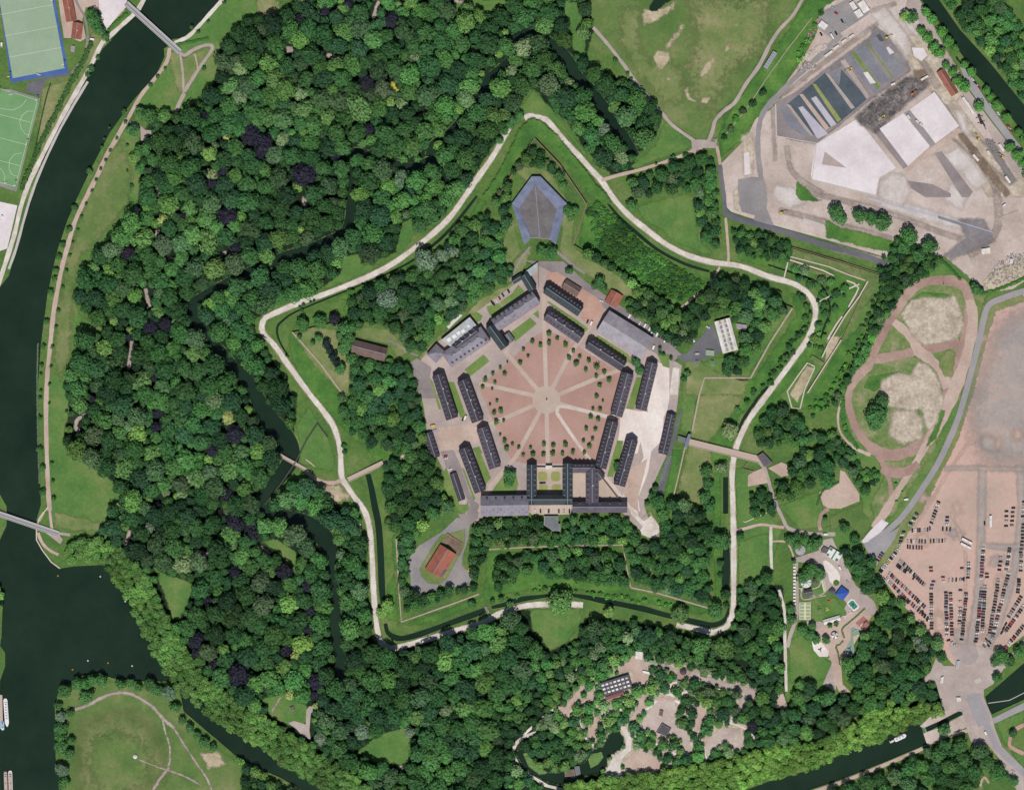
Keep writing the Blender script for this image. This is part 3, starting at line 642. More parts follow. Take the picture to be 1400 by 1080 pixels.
sheet('drive', T(1,1,"850,900 880,880 960,930 950,990 975,1080 1000,1080 1000,1100 900,1100 870,1000 860,960"), 'paving_dark', 4)
sheet('drive', P(550,610,8,"420,60 560,40 640,220 740,520 790,600 840,640 830,790 760,830 640,810 600,700 620,740 700,740 740,640 700,560 580,280 480,230"), 'paving_dark', 4, excl=0.4)
sheet('drive', P(550,700,8,"600,60 800,100 740,140 720,300 660,480 650,580 760,690 740,790 650,810 560,820 400,800 340,880 300,850 220,910 190,880 100,830 80,600 60,520 180,370 430,220"), 'asphalt', 3, z=PLAT_Z, excl=0.5)
sheet('island_bed', P(550,700,8,"690,185 540,230 430,250 330,380 190,620 210,700 290,780 400,790 480,740 600,520 680,380"), 'grass_ns' if False else 'grass', 4, z=PLAT_Z)
soft('island_grass', P(550,700,8,"690,185 540,230 430,250 330,380 190,620 210,700 290,780 400,790 480,740 600,520 680,380"), 'grass_dry', 5, 1.5, 1.5, z=PLAT_Z)
soft('ruin_bed', P(550,700,8,"440,300 520,260 660,350 640,460 600,460 560,400 430,340"), 'brown_earth', 6, 2, 1.5, z=PLAT_Z)
def lawnp(ox, oy, s, m='lawn_fort'): 
    sheet('lawn', P(ox, oy, 8, s), 'fort_lawn', 6, z=PLAT_Z)
ground_mat('fort_lawn', (104, 132, 70), (116, 140, 78), (130, 146, 90), s1=0.05, s2=0.4, fine=0.1)
ground_mat('fort_lawn_dry', (140, 146, 88), (150, 154, 98), (160, 160, 106), s1=0.05, s2=0.4, fine=0.1)
lawnp(570,350,"1240,680 1310,745 1080,940 1060,930 1010,850"); lawnp(570,350,"1110,320 1180,400 1000,545 960,580 910,510 1040,420")
lawnp(570,350,"760,560 900,520 950,590 830,690 790,640"); lawnp(570,350,"580,650 660,620 720,660 700,710 650,740"); lawnp(570,350,"1330,600 1335,690 1270,640")
lawnp(570,485,"730,0 795,75 585,240 520,170"); lawnp(570,485,"340,300 410,305 545,690 480,690 400,530"); lawnp(570,485,"140,255 175,300 270,600 240,600")
lawnp(570,485,"610,1030 680,1005 720,1080 640,1080")
lawnp(550,610,"780,20 830,10 970,350 910,420 870,330"); lawnp(550,610,"650,230 680,260 800,580 780,600"); lawnp(550,610,"430,350 480,230 620,610 620,640 700,640 720,600 730,680 680,745 610,700 570,600 500,550 440,400")
lawnp(740,350,"65,510 480,840 515,800 380,700 80,500"); lawnp(740,350,"620,870 950,1080 850,1080 590,900")
lawnp(740,485,"860,0 950,0 1000,120 900,50"); lawnp(740,485,"1040,250 1110,250 1010,600 930,590"); lawnp(740,485,"830,940 900,945 870,1080 790,1080")
lawnp(710,610,"1050,0 1130,0 1060,260 1020,340 960,330"); lawnp(550,610,"1110,320 1250,330 1270,420 1240,520 980,520 990,480")
lawnp(740,485,"1270,0 1400,0 1400,150 1330,130")
sheet('court', P(710,610,8,"190,240 465,240 465,510 190,510"), 'parade_path', 4)
for s in ("205,300 225,282 290,282 305,300 305,365 285,383 225,383 205,365", "345,300 365,280 430,280 448,300 448,365 430,383 365,383 345,365", "215,435 235,420 300,425 315,445 310,498 215,498", "352,440 372,418 455,420 462,498 352,498"):
    sheet('lawn', P(710,610,8,s), 'fort_lawn_dry', 6, z=PLAT_Z)
sheet('court', P(710,610,8,"585,300 720,300 728,610 585,610"), 'straw2' if False else 'parade_path', 5)
sheet('court', P(710,610,8,"868,355 905,350 1085,590 875,590"), 'parade_path', 5)
sheet('parking_bays', P(710,610,8,"120,650 570,640 565,745 440,750 270,750 130,745"), 'parade_path', 5, excl=0.9)
sheet('drive', P(860,560,6.667,"470,0 490,0 440,200 430,240 380,420 370,460 390,480 370,540 330,680 310,760 270,790 250,760 290,600 330,480 380,300"), 'asphalt_dark', 4, z=PLAT_Z, excl=0.6)
sheet('yard', T(2,1,"900,870 960,850 1000,800 1095,690 1150,840 1100,870 1000,900 930,900"), 'asphalt_dark', 4, z=PLAT_Z, excl=0.7)
path("762,345 782,362 800,375", 4, 'paving_dark', 5, 0.3, z=PLAT_Z); path("725,338 712,355 705,368 697,385", 3.5, 'paving_dark', 5, 0.4, z=PLAT_Z)
path("572,487 560,482 545,472 530,465", 2.5, 'paving_dark', 5, 0.4, z=PLAT_Z)
sheet('concrete_pad', P(570,350,8,"320,770 470,640 500,655 350,800"), 'site_white', 5, z=PLAT_Z)
# bay markings
def marks(name, x0, y0, x1, y1, n, ang, L=5.0, z=PLAT_Z, l=7):
    mb = MB()
    for i in range(n):
        t = i/(n-1); x, y = x0+(x1-x0)*t, y0+(y1-y0)*t
        mb.box(X(x), Y(y), z+LAYER*l, L, 0.15, 0.02, 0, R(ang))
    tag(mb.build(name, ['line_white']), kind='structure')
marks('parking_lines', 576, 535, 592, 582, 18, 20); marks('parking_lines', 673, 412, 702, 391, 11, -55)
marks('parking_lines', 728, 698, 780, 696, 17, 90, 9); marks('parking_lines', 901, 663, 915, 625, 14, 15); marks('parking_lines', 611, 622, 617, 642, 7, 10)
# ---------- sports grounds ----------
sheet('pitch_surround', T(0,0,"-60,10 5,60 60,455 375,400 290,-60 -60,-60"), 'turf_blue', 5)
sheet('hockey_pitch', T(0,0,"-60,-60 275,-60 285,0 355,375 70,430 0,20"), 'turf_grey', 6)
sheet('pitch_surround', T(0,0,"-40,490 60,490 220,540 90,1050 0,1020 -40,1000"), 'asphalt', 5)
sheet('football_pitch', T(0,0,"-60,470 60,505 215,545 90,1030 0,1005 -60,980"), 'turf_green', 6)
sheet('apron', T(0,0,"150,455 240,430 380,395 390,410 250,440 220,530 140,500"), 'asphalt_dark', 4)
pl = MB()
def line_marks(segs, ox=0, oy=0, w=0.32):
    for a in segs:
        p = P(ox, oy, 4, a)
        for q, r in zip(p[:-1], p[1:]):
            d = math.hypot(r[0]-q[0], r[1]-q[1])*S; cx, cy = (q[0]+r[0])/2, (q[1]+r[1])/2
            pl.box(X(cx), Y(cy), 0.60+0.001*len(pl.f), d, w, 0.02, 0, math.atan2(-(r[1]-q[1]), r[0]-q[0]))
line_marks(["0,82 290,28", "28,198 315,145", "50,315 335,262", "-10,484 205,550 85,1022 0,1000", "0,628 172,672", "0,755 140,792", "0,880 112,908",
  "-10,590 30,600 70,603 105,590 130,570 145,545", "185,610 150,610 120,635 108,670 118,710 140,735 160,742", "122,838 80,845 52,880 50,925 65,955 100,968", "0,920 20,945 28,975 22,1005"])
tag(pl.build('pitch_markings', ['line_white']), kind='structure')
sheet('gravel_yard', T(0,0,"320,0 480,0 560,-40 700,-40 680,60 570,170 545,60 470,40 450,110 470,210 440,230 390,210 350,210 330,80"), 'gravel_pink', 3, excl=0.5)
sheet('gravel_yard', T(0,0,"540,0 690,-10 700,30 650,80 580,170 545,60"), 'site_white', 4)
path("100,-8 108,10 116,25 120,50 115,75 105,92 98,100", 3, 'paving_dark', 5)
sheet('quay_yard', T(0,1,"-20,20 95,45 40,280 -20,300"), 'site_white', 4)
ground_mat('roundabout_grey', (160, 150, 148), (170, 158, 156), (178, 166, 162), s1=0.05, s2=0.4, fine=0.06)
# ---------- east: road, car park, track ----------
sheet('car_park', Q("1700,330 1400,398 1385,404 1352,418 1345,432 1333,485 1318,545 1307,583 1283,634 1257,675 1232,712 1222,740 1208,768 1203,785 1225,815 1250,845 1275,872 1300,905 1312,915 1340,925 1370,892 1400,868 1700,600"), 'lot_red', 3, excl=0.85)
soft('worn_asphalt', Q("1362,450 1385,430 1480,420 1480,640 1395,635 1345,632 1330,590 1326,560 1345,500"), 'lot_grey', 4, 26)
for s, w in (("1343,636 1342,700 1338,800 1330,860 1325,900", 11), ("1394,636 1396,700 1388,770 1375,820 1362,860 1345,895", 10), ("1290,641 1330,640 1400,642", 6), ("1340,745 1380,748 1400,745", 8)):
    L = smooth_line(QW(s), 4); soft('drive_lane', ribbon_poly(L, w), 'lot_grey', 5, 4, 2)
sheet('road', ribbon_poly(smooth_line(QW("1480,375 1400,398 1378,405 1356,414 1348,425 1343,445 1335,480 1326,515 1318,545 1306,582 1283,632 1258,672 1240,698 1228,712 1210,728 1190,742"), 5), 8), 'road_grey', 7, excl=0.7)
sheet('road', T(3,2,"520,810 620,780 720,720 690,790 610,900 595,935 570,900 540,850"), 'road_grey', 7.5, excl=0.7)
sheet('road', T(3,2,"620,680 660,700 600,770 530,820 510,800 560,740"), 'site_white', 6.5, excl=0.6)
sheet('plaza', T(3,3,"985,280 1040,300 1160,290 1280,330 1220,380 1260,400 1320,350 1400,250 1400,270 1300,400 1230,500 1180,530 1180,570 1230,690 1240,740 1280,840 1400,990 1400,1080 1360,1080 1260,900 1200,830 1120,830 1100,790 1060,650 960,640 920,500 840,480 890,430 920,350 960,400 1030,400"), 'paving', 6.5, excl=0.6)
sheet('roundabout', [(1324+14.6*math.cos(2*math.pi*i/28), 895+14.6*math.sin(2*math.pi*i/28)) for i in range(28)], 'gravel_pink', 7.4)
sheet('roundabout', [(1324+14*math.cos(2*math.pi*i/28), 895+14*math.sin(2*math.pi*i/28)) for i in range(28)], 'roundabout_grey', 8.4)
sheet('road', T(3,3,"1085,560 1140,545 1180,640 1200,690 1260,820 1400,960 1400,1010 1240,860 1180,730 1140,700"), 'road_grey', 7.5)
sheet('road', T(3,3,"1220,690 1400,600 1400,640 1240,715"), 'road_grey', 7)
sheet('lock_quay', T(3,3,"850,770 870,760 930,740 1060,670 1090,660 1105,710 1100,730 1000,770 870,830"), 'earth_hard', 5, excl=0.6)
sheet('lock_quay', T(3,3,"970,600 1060,600 1065,635 940,700 850,740 830,730"), 'earth_hard', 5, excl=0.6)
strip('towpath', QW("1105,1084 1150,1069 1210,1045 1268,1020 1300,1005 1325,998"), 5, 'gravel_pink', 6, excl=0.6)
strip('towpath', QW("1372,912 1385,895 1400,878 1430,850"), 4, 'gravel_white', 6, excl=0.5)
for i in range(5):
    mb = MB() if i == 0 else mb
    mb.box(X(1334+i*1.6), Y(932-i*0.8), 0.72, 4.5, 0.5, 0.02, 0, R(-60))
tag(mb.build('zebra_crossing', ['line_white']), kind='structure')
for i, s in enumerate(("1260,900 1190,960 1170,1010 1290,1080 M",)): pass
path("1352,1070 1345,1062 1340,1075", 3, 'gravel_pink', 5); path("1400,990 1385,1000 1380,1015 1384,1022 1400,1030", 5, 'gravel_red', 8)
for k in range(26):
    x, y = random.uniform(1225, 1400), random.uniform(430, 880)
    if inside([(x, y)], Q("1400,398 1345,432 1318,545 1283,634 1232,712 1203,785 1300,905 1370,892 1400,868"))[0]:
        soft('worn_patch', blob(x, y, random.uniform(5, 16), random.uniform(5, 16), 9, random.uniform(0, 3), 0.35), random.choice(['lot_grey', 'lot_warm', 'lot_warm']), 4.5, 8, 2.5, z=0)
for s in ("1335,590 1300,640 1270,690 1250,720", "1300,700 1320,760 1318,830 1322,880"):
    L = smooth_line(QW(s), 5); soft('tyre_track', ribbon_poly(L, 3.5), 'lot_warm', 5, 2.5, 2, z=0)
# red running tracks
TR = [("1290,383,13 1310,386,14 1322,398,14 1326,425,14 1321,462,15 1310,500,17 1298,535,18 1288,565,17 1276,590,15 1262,606,16 1240,618,16 1215,622,16 1195,614,14 1178,598,11 1166,575,10 1160,550,9 1163,530,10 1175,512,12 1187,500,13 1193,485,12 1200,468,12 1213,445,13 1228,420,13 1245,398,12 1265,386,12 1290,383,13", 'track_red'),
      ("1195,492,12 1215,488,12 1240,483,12 1260,477,14 1285,474,13 1312,468,12", 'track_red'), ("1326,410,12 1330,440,14 1322,485,15 1310,520,17 1298,550,16 1284,580,14 1268,605,13", 'gravel_pink'), ("1222,440,10 1240,455,11 1250,468,14 1256,480,14 1270,490,14 1285,505,12 1296,530,14", 'gravel_pink'),
      ("1196,616,8 1206,632,7 1214,650,6 1218,670,6 1216,690,7 1205,705,8", 'track_red'), ("1270,600,9 1255,628,9 1240,652,9 1225,675,9 1210,700,12 1195,722,12", 'gravel_pink'), ("1205,640,12 1222,646,14 1240,644,14 1256,634,10", 'track_red'), ("1151,548,3 1146,565,3 1147,585,3 1155,600,3 1168,612,4 1180,618,5 1190,622,5", 'gravel_pink')]
for k, (s, mname) in enumerate(TR): strip('dirt_track', QW(s), 10, mname, 4+k*0.3, excl=0.4)
soft('bare_earth', Q("1232,428 1245,410 1265,406 1290,408 1305,404 1314,425 1318,445 1308,465 1280,470 1262,472 1248,460 1240,445"), 'bare_earth', 6, 3)
soft('bare_earth', Q("1205,520 1225,510 1245,512 1255,495 1268,497 1285,520 1290,550 1280,580 1268,590 1260,560 1240,560 1212,555 1203,540"), 'bare_earth', 6, 3)
soft('dry_grass', Q("1220,560 1250,560 1262,575 1260,600 1235,608 1215,595"), 'bare_earth', 5.5, 6)
for s in ("1240,412 1262,400 1290,402 1305,408 1300,413 1270,408 1250,418", "1180,530 1190,515 1230,508 1240,515 1220,522 1195,535", "1275,590 1285,560 1292,562 1280,600 1265,612"): soft('verge', Q(s), 'grass_lush', 6.2, 2.5, 1.5)
for s in ("1283,495 1296,478 1306,482 1302,515 1292,515",): soft('bare_earth', Q(s), 'grass_dry', 6, 3, 2)
# ---------- construction site ----------
SITE = Q("1050,148 1062,135 1085,108 1105,80 1125,20 1140,-40 1262,-40 1257,0 1262,30 1290,75 1320,125 1350,175 1400,248 1500,380 1400,385 1385,395 1345,402 1320,390 1285,352 1235,325 1225,320 1212,352 1130,328 1050,306 1000,290 990,280 985,225 1020,190 1032,165 1040,150")
sheet('building_site', SITE, 'earth_hard', 2, excl=0.6)
def st(s, m, l=5, c=3, nm='site_ground', f=2.5): soft(nm, T(3,0,s), m, l, f, 2, z=0)
def sh(s, m, l=6, nm='site_slab'): sheet(nm, T(3,0,s), m, l, z=0)
sh("275,75 430,0 560,40 550,80 400,180 350,215 240,130 280,100", 'asphalt', 4, 'site_yard')
st("580,140 640,180 760,330 780,390 600,520 260,790 100,760 60,580 300,390 560,200", 'asphalt_soft', 3)
st("780,190 900,200 980,280 1060,420 1100,470 1030,560 1300,920 1400,960 1400,1080 1200,1080 1000,720 920,540 700,250", 'earth_hard2' if False else 'bare_earth', 3)
sh("45,560 260,450 590,250 770,385 580,520 265,775 50,745", 'paving_dark', 4)
sh("105,572 310,402 540,545 385,675 240,745", 'slab_dark', 4.5); sh("390,470 400,380 545,540 475,595 440,560", 'slab_dark', 5)
for s, mname in (("165,590 190,583 330,735 270,760", 'slab_light'), ("235,540 262,528 375,680 345,695", 'slab_light'), ("170,518 190,515 335,700 315,715", 'gravel_pink'), ("240,458 262,462 400,655 380,672", 'straw_s'), ("312,400 335,410 475,590 455,600", 'paving'), ("100,570 120,575 250,745 225,742", 'paving'),
                 ("340,415 395,370 400,385 388,470", 'slab_mid'), ("395,335 420,325 555,530 540,545", 'paving'), ("425,325 450,305 600,490 580,510", 'slab_mid'), ("455,290 475,285 615,475 600,490", 'fort_lawn'), ("478,280 525,240 660,440 620,470", 'slab_mid'), ("534,235 543,233 686,424 680,428", 'fort_lawn'), ("555,230 600,200 745,385 695,425", 'slab_light2' if False else 'slab_mid'), ("60,590 85,580 235,745 195,745 110,690", 'slab_mid')):
    sh(s, 'fort_lawn_dry' if mname == 'straw_s' else mname, 6)
sh("520,400 545,395 590,455 560,460", 'site_white', 6.5); sh("645,262 660,258 690,290 665,300", 'site_white', 6.5); sh("590,195 612,190 635,225 612,230", 'slab_dark', 6.5)
st("480,640 560,560 760,420 860,420 880,470 770,560 590,730 500,680", 'burnt_earth', 6, f=5)
st("790,390 850,380 880,440 820,450", 'brown_earth', 6.5, f=3)
sh("260,790 490,650 700,920 610,970 590,1070 240,985 235,950", 'site_white', 5)
sh("295,900 310,830 430,920 320,905", 'paving', 6); 
sh("610,705 740,620 885,800 765,910", 'site_white', 6); sh("775,600 910,505 1045,690 915,785", 'site_white', 6)
sh("745,620 775,605 920,785 885,810", 'asphalt', 5.5)
sh("580,725 610,705 765,910 740,925", 'paving_dark', 5.5); sh("1040,700 1060,720 760,945 735,925", 'gravel_pink', 5.2)
st("1040,740 1070,730 1330,1060 1300,1080 1180,940", 'brown_earth', 5, f=3)
sh("910,840 950,830 1120,1050 1100,1080 1060,1080", 'paving_dark', 5)
sh("760,990 900,1010 1000,1060 1000,1080 860,1080 780,1030", 'paving_dark', 5.3)
st("610,990 680,950 750,960 780,1050 740,1130 600,1080", 'site_soft', 7, f=5)
st("1180,760 1230,770 1300,900 1360,990 1330,1010 1250,880", 'asphalt_soft', 5.5, f=3)
st("780,255 860,270 875,310 840,340 795,315", 'site_white2' if False else 'straw', 5.5, f=2)
sheet('site_slab', T(3,0,"785,262 850,265 870,305 840,335 800,310"), 'site_white', 6)
sheet('site_road', T(3,1,"550,0 940,100 1230,190 1225,205 920,110 540,10"), 'slab_light', 5)
sheet('site_road', T(3,1,"930,100 1230,195 1225,210 930,115"), 'slab_mid', 6)
sheet('avenue', Q("1245,-20 1257,0 1272,28 1298,78 1325,125 1350,160 1385,205 1410,240 1400,250 1385,235 1345,170 1315,128 1290,95 1262,45 1252,20 1245,25 1238,10"), 'paving', 5, excl=0.4)
sheet('avenue', Q("1312,92 1320,95 1332,112 1350,140 1372,170 1395,200 1410,222 1400,225 1375,190 1345,150 1325,122"), 'road_grey', 6, excl=0.4)
for s in ("1230,60 1330,60 1360,130 1250,230 1060,250 1000,250",): pass

soft('rough_grass', Q("1052,150 1070,130 1075,110 1105,60 1125,10 1160,-10 1110,-10 1085,30 1060,70 1030,110 1000,150 982,185 985,215 1010,195 1030,165"), 'grass_lush', 3.5, 4, z=0)
soft('rough_grass', T(3,0,"160,990 260,1080 300,1100 180,1100 150,1060"), 'grass_lush', 4, 3, z=0)
soft('rough_grass', Q("1128,300 1150,312 1180,318 1220,330 1235,340 1215,345 1170,335 1130,325"), 'grass_lush', 4, 3, z=0)
soft('rubble', Q("1345,385 1360,370 1385,360 1400,350 1400,382 1375,392 1350,398"), 'site_white2' if False else 'straw', 5, 4)
soft('bare_earth', Q("1310,300 1320,325 1290,350 1300,355 1325,345 1360,330 1345,300"), 'asphalt_soft', 4, 5)
for s, w in (("40,880 30,700 30,600 60,540 200,430", 18), ("900,500 990,620 1080,760 1200,900 1330,1010", 22), ("640,60 760,230 860,360 930,480", 34), ("270,120 420,60 560,60 700,20", 22), ("180,440 420,260 600,130", 22), ("200,1050 420,1100 700,1180 1000,1290 1180,1330", 30), ("60,1150 260,1200 500,1260 680,1310", 30), ("1240,1000 1260,1150 1240,1280 1100,1400", 40), ("1000,750 1120,860 1190,960 1280,1100", 12), ("100,800 140,950 300,1060", 26), ("1060,700 1200,800 1310,960", 14)):
    L = ribbon_poly(smooth_line(T(3,0,s), 5), w/4); soft('tyre_track', L, 'track_soft', 3.3, 3, 2, z=0)
for s in ("560,80 640,40 720,130 800,260 760,330 690,230", "1000,560 1060,620 1120,760 1060,720", "960,850 1040,800 1120,880 1200,1000 1140,1040 1020,920", "1000,1000 1090,1080 1060,1150 960,1100", "40,1010 160,1030 220,1110 120,1140 20,1080", "640,1080 860,1140 1100,1220 1080,1260 820,1200 600,1130", "1100,1250 1180,1280 1150,1350 1040,1330", "700,60 800,150 840,220 760,160"):
    soft('pale_ground', T(3,0,s), 'site_soft', 3.6, 5, 2, z=0)
sheet('site_yard', Q("1009,246 1028,242 1044,244 1049,262 1048,285 1058,309 1030,303 1032,295 1014,290 1008,268"), 'asphalt', 5, z=0)
soft('bare_earth', Q("1003,262 1009,255 1012,290 1003,286"), 'bare_earth', 5.5, 2, 1.5, z=0); soft('bare_earth', Q("1014,185 1028,182 1032,200 1030,240 1016,240"), 'bare_earth', 5, 4, 2, z=0)
sheet('site_slab', Q("1017,210 1024,208 1026,238 1018,240"), 'site_white', 6, z=0)
strip('site_road', QW("1098,300 1115,305 1127,310"), 3.5, 'concrete', 6, z=0)
soft('dirt_terrace', T(3,1,"330,250 520,300 640,330 660,370 500,330 340,290"), 'track_soft', 4.5, 3, 2, z=0)
# zoo floor showing between the trees
soft('zoo_floor', T(2,3,"300,560 480,420 560,380 700,330 900,370 1160,440 1340,500 1300,680 1280,880 1000,900 900,960 700,1020 540,1060 430,880 400,760 250,700"), 'bare_earth', 1.5, 8, 2.5, z=0)
soft('zoo_lawn', T(2,3,"60,850 250,790 420,820 440,860 380,930 200,900"), 'grass_mid', 1.7, 4, 2.5, z=0)
for s, w in (("245,620 150,700 60,780", 3.5), ("330,640 380,740 420,820 470,830", 3), ("480,690 540,650 600,640", 3), ("700,660 760,620 790,590", 3.5), ("700,750 760,800 830,860 900,880 960,880", 3), ("890,590 960,620 1000,640", 3), ("1010,770 1060,880 1040,960 960,960", 3), ("1070,660 1160,700 1270,740 1330,800", 3), ("1250,620 1220,660 1190,720", 3), ("560,1050 650,1070 760,1060", 3), ("720,500 800,540 900,560 960,540", 4), ("350,420 420,480 470,500", 3), ("860,560 870,500 920,490", 3)):
    strip('zoo_path', T(2,3,s), w, 'sand_pale', 6, z=0, excl=0.35)
flat_mat('dark_stone', (70, 76, 66), 0.9, 0.2, 0.4)
# masonry outlines and terrace walls
wall('rampart_wall', 'thin pale masonry parapet along the west bastion of the star fort', Q("400,455 412,468 440,500 470,541"), 1.6, 0.8, PLAT_Z, 'stone')
wall('rampart_wall', 'pale parapet running round the east bastion above the ditch', Q("1083,422 1052,470 1026,517 1010,517 963,517 956,540 946,590"), 1.8, 0.8, PLAT_Z, 'stone')
wall('rampart_wall', 'thin reddish parapet south of the east gate bridge along the lawn', Q("936,613 930,640 921,677"), 1.4, 0.8, PLAT_Z, 'stone')
wall('rampart_wall', 'pale parapet along the south curtain below the large quadrangle', Q("668,751 720,748 780,746 851,745 862,802"), 1.3, 0.8, PLAT_Z, 'stone')
wall('rampart_wall', 'brown parapet round the south-west bastion beside the angled moat', Q("655,812 620,825 600,832 549,850 546,810 542,737"), 1.6, 0.8, PLAT_Z, 'stone')
wall('rampart_wall', 'straight reddish parapet on the south-east bastion face', Q("862,803 900,811 971,832"), 1.6, 0.8, PLAT_Z, 'stone')
wall('rampart_wall', 'low parapet of the north bastion pointing up at the ring path', Q("672,284 700,240 731,190 765,226 802,280 784,335"), 1.2, 0.8, PLAT_Z, 'brick')
wall('rampart_wall', 'low parapet in the trees on the west curtain', Q("538,557 557,612 575,665 587,695"), 1.2, 0.8, PLAT_Z, 'stone')
def terrace(name, poly, h, top='grass_flat'):
    mb = MB(); mb.prism([(X(a), Y(b)) for a, b in poly], -0.5, h, 0, 1); tag(mb.build(name, [top, 'stone']), kind='structure')
ground_mat('turf_reed', (92, 128, 72), (112, 142, 84), (84, 112, 64), s1=0.15, s2=0.6, fine=0.25)
ground_mat('grass_flat', (92, 116, 66), (108, 124, 76), (128, 132, 92), s1=0.04, s2=0.3, fine=0.16)
for p in REEDS: terrace('reed_island', p, -0.8, 'turf_reed')
terrace('ravelin_bank', T(3,1,"112,272 300,325 620,425 575,500 545,462 440,428 330,384 118,328"), 2.6)
terrace('ravelin_bank', T(3,1,"622,428 600,480 400,800 230,1075 212,1065 318,905 400,780 545,462"), 2.2)
terrace('ravelin_bank', T(3,1,"118,350 360,432 352,448 108,368"), 1.6); terrace('ravelin_bank', T(3,1,"240,862 310,905 298,922 228,880"), 2.4)
wall('outwork_wall', 'long dark ditch wall under the straight asphalt road', T(3,1,"30,250 160,285 400,355 620,425"), 1.6, 2.6, 0, 'brick')
wall('outwork_wall', 'two-legged pale wall on the crest of the east ravelin', T(3,1,"110,340 300,400 360,430"), 1.6, 1.2, 0, 'stone_pale')
wall('outwork_wall', 'thin pale wall edging the north slope of the east ravelin', T(3,1,"120,325 330,380 440,425 530,455"), 1.0, 1.0, 2.2, 'stone_pale')
wall('outwork_wall', 'long pale wall down the east edge of the ravelin to the square pit', T(3,1,"545,460 500,540 420,650 330,800 295,875"), 1.4, 1.2, 2.2, 'stone_pale')
wall('outwork_wall', 'hooked pale wall inside the ravelin by the round pad', T(3,1,"430,455 470,470 495,495 480,530 440,600"), 1.8, 1.2, 0, 'stone_pale')
wall('outwork_wall', 'short pale double wall south of the hooked wall', T(3,1,"405,650 370,700 325,775"), 1.8, 1.4, 0, 'stone_pale')
wall('outwork_wall', 'pale wall with a pointed north end round the sunken gravel strip', T(3,1,"255,925 215,905 160,980 105,1060 130,1150 175,1155 200,1050 255,930"), 1.4, 1.5, 0, 'stone_pale')
wall('outwork_wall', 'pale wall on the lower east edge of the ravelin', T(3,1,"400,780 320,905 215,1070"), 1.2, 1.2, 2.2, 'stone_pale')
soft('bare_earth', T(3,1,"215,920 250,935 200,1040 160,1120 120,1080 170,990"), 'straw', 4, 2, 2, z=0)
strip('path', T(3,1,"265,578 330,545 380,525 440,500 500,475"), 1.8, 'gravel_white', 6, sm=False)
strip('path', T(3,1,"85,450 115,330"), 1.8, 'gravel_white', 6, sm=False); strip('path', T(3,1,"205,795 240,815"), 1.8, 'gravel_white', 6, sm=False)
sheet('path', [(1145.5+3*math.cos(t*.628), 401.5+3*math.sin(t*.628)) for t in range(10)], 'gravel_white', 7)
wall('outwork_wall', 'low angular pale wall on the lawn beside the square grove', T(2,2,"1265,690 1275,695 1400,640"), 1.0, 1.0, 0, 'stone_pale')
wall('garden_wall', 'small dark V-shaped wall south of the east bridge end', T(2,2,"1285,370 1262,405 1320,418"), 1.2, 2.0, 0, 'brick')
wall('retaining_wall', 'dark wall along the west ravelin at the park moat', Q("434,579 420,600 404,632 385,660 362,690"), 1.4, 1.6, 0, 'dark_stone')
wall('retaining_wall', 'dark wall on the point of the west ravelin lawn', Q("434,579 448,598"), 1.2, 1.5, 0, 'dark_stone')
wall('ruined_wall', 'pale ruined wall beside the trees west of the ring path', T(1,2,"565,685 570,740 565,780"), 3.0, 1.0, 0, 'stone_pale')
wall('boundary_wall', 'low wall running north-east from the green meadow to the building site', Q("990,187 1020,150 1050,105 1075,70 1110,25"), 0.8, 1.2, 0, 'stone')
wall('site_edge', 'white kerb round the western corner of the building site slabs', T(3,0,"40,570 45,745 265,785 240,985 600,1075"), 1.2, 0.6, 0.2, 'concrete')
# ---------- foliage ----------
def foliage_mat(name, attr):
    m, nt, b = newmat(name)
    if attr:
        a = nt.nodes.new('ShaderNodeAttribute'); a.attribute_name = 'col'; base = a.outputs['Color']
    else:
        oi = nt.nodes.new('ShaderNodeObjectInfo'); base = oi.outputs['Color']
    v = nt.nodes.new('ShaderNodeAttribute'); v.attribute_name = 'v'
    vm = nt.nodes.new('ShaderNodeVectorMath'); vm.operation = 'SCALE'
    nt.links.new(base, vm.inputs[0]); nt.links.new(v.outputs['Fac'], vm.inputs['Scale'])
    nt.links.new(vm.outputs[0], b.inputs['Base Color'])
    b.inputs['Roughness'].default_value = 0.75; b.inputs['Specular IOR Level'].default_value = 0.12
    return m
foliage_mat('foliage', False); foliage_mat('foliage_mass', True)
flat_mat('bark', (96, 82, 70), 0.95, 0.2)

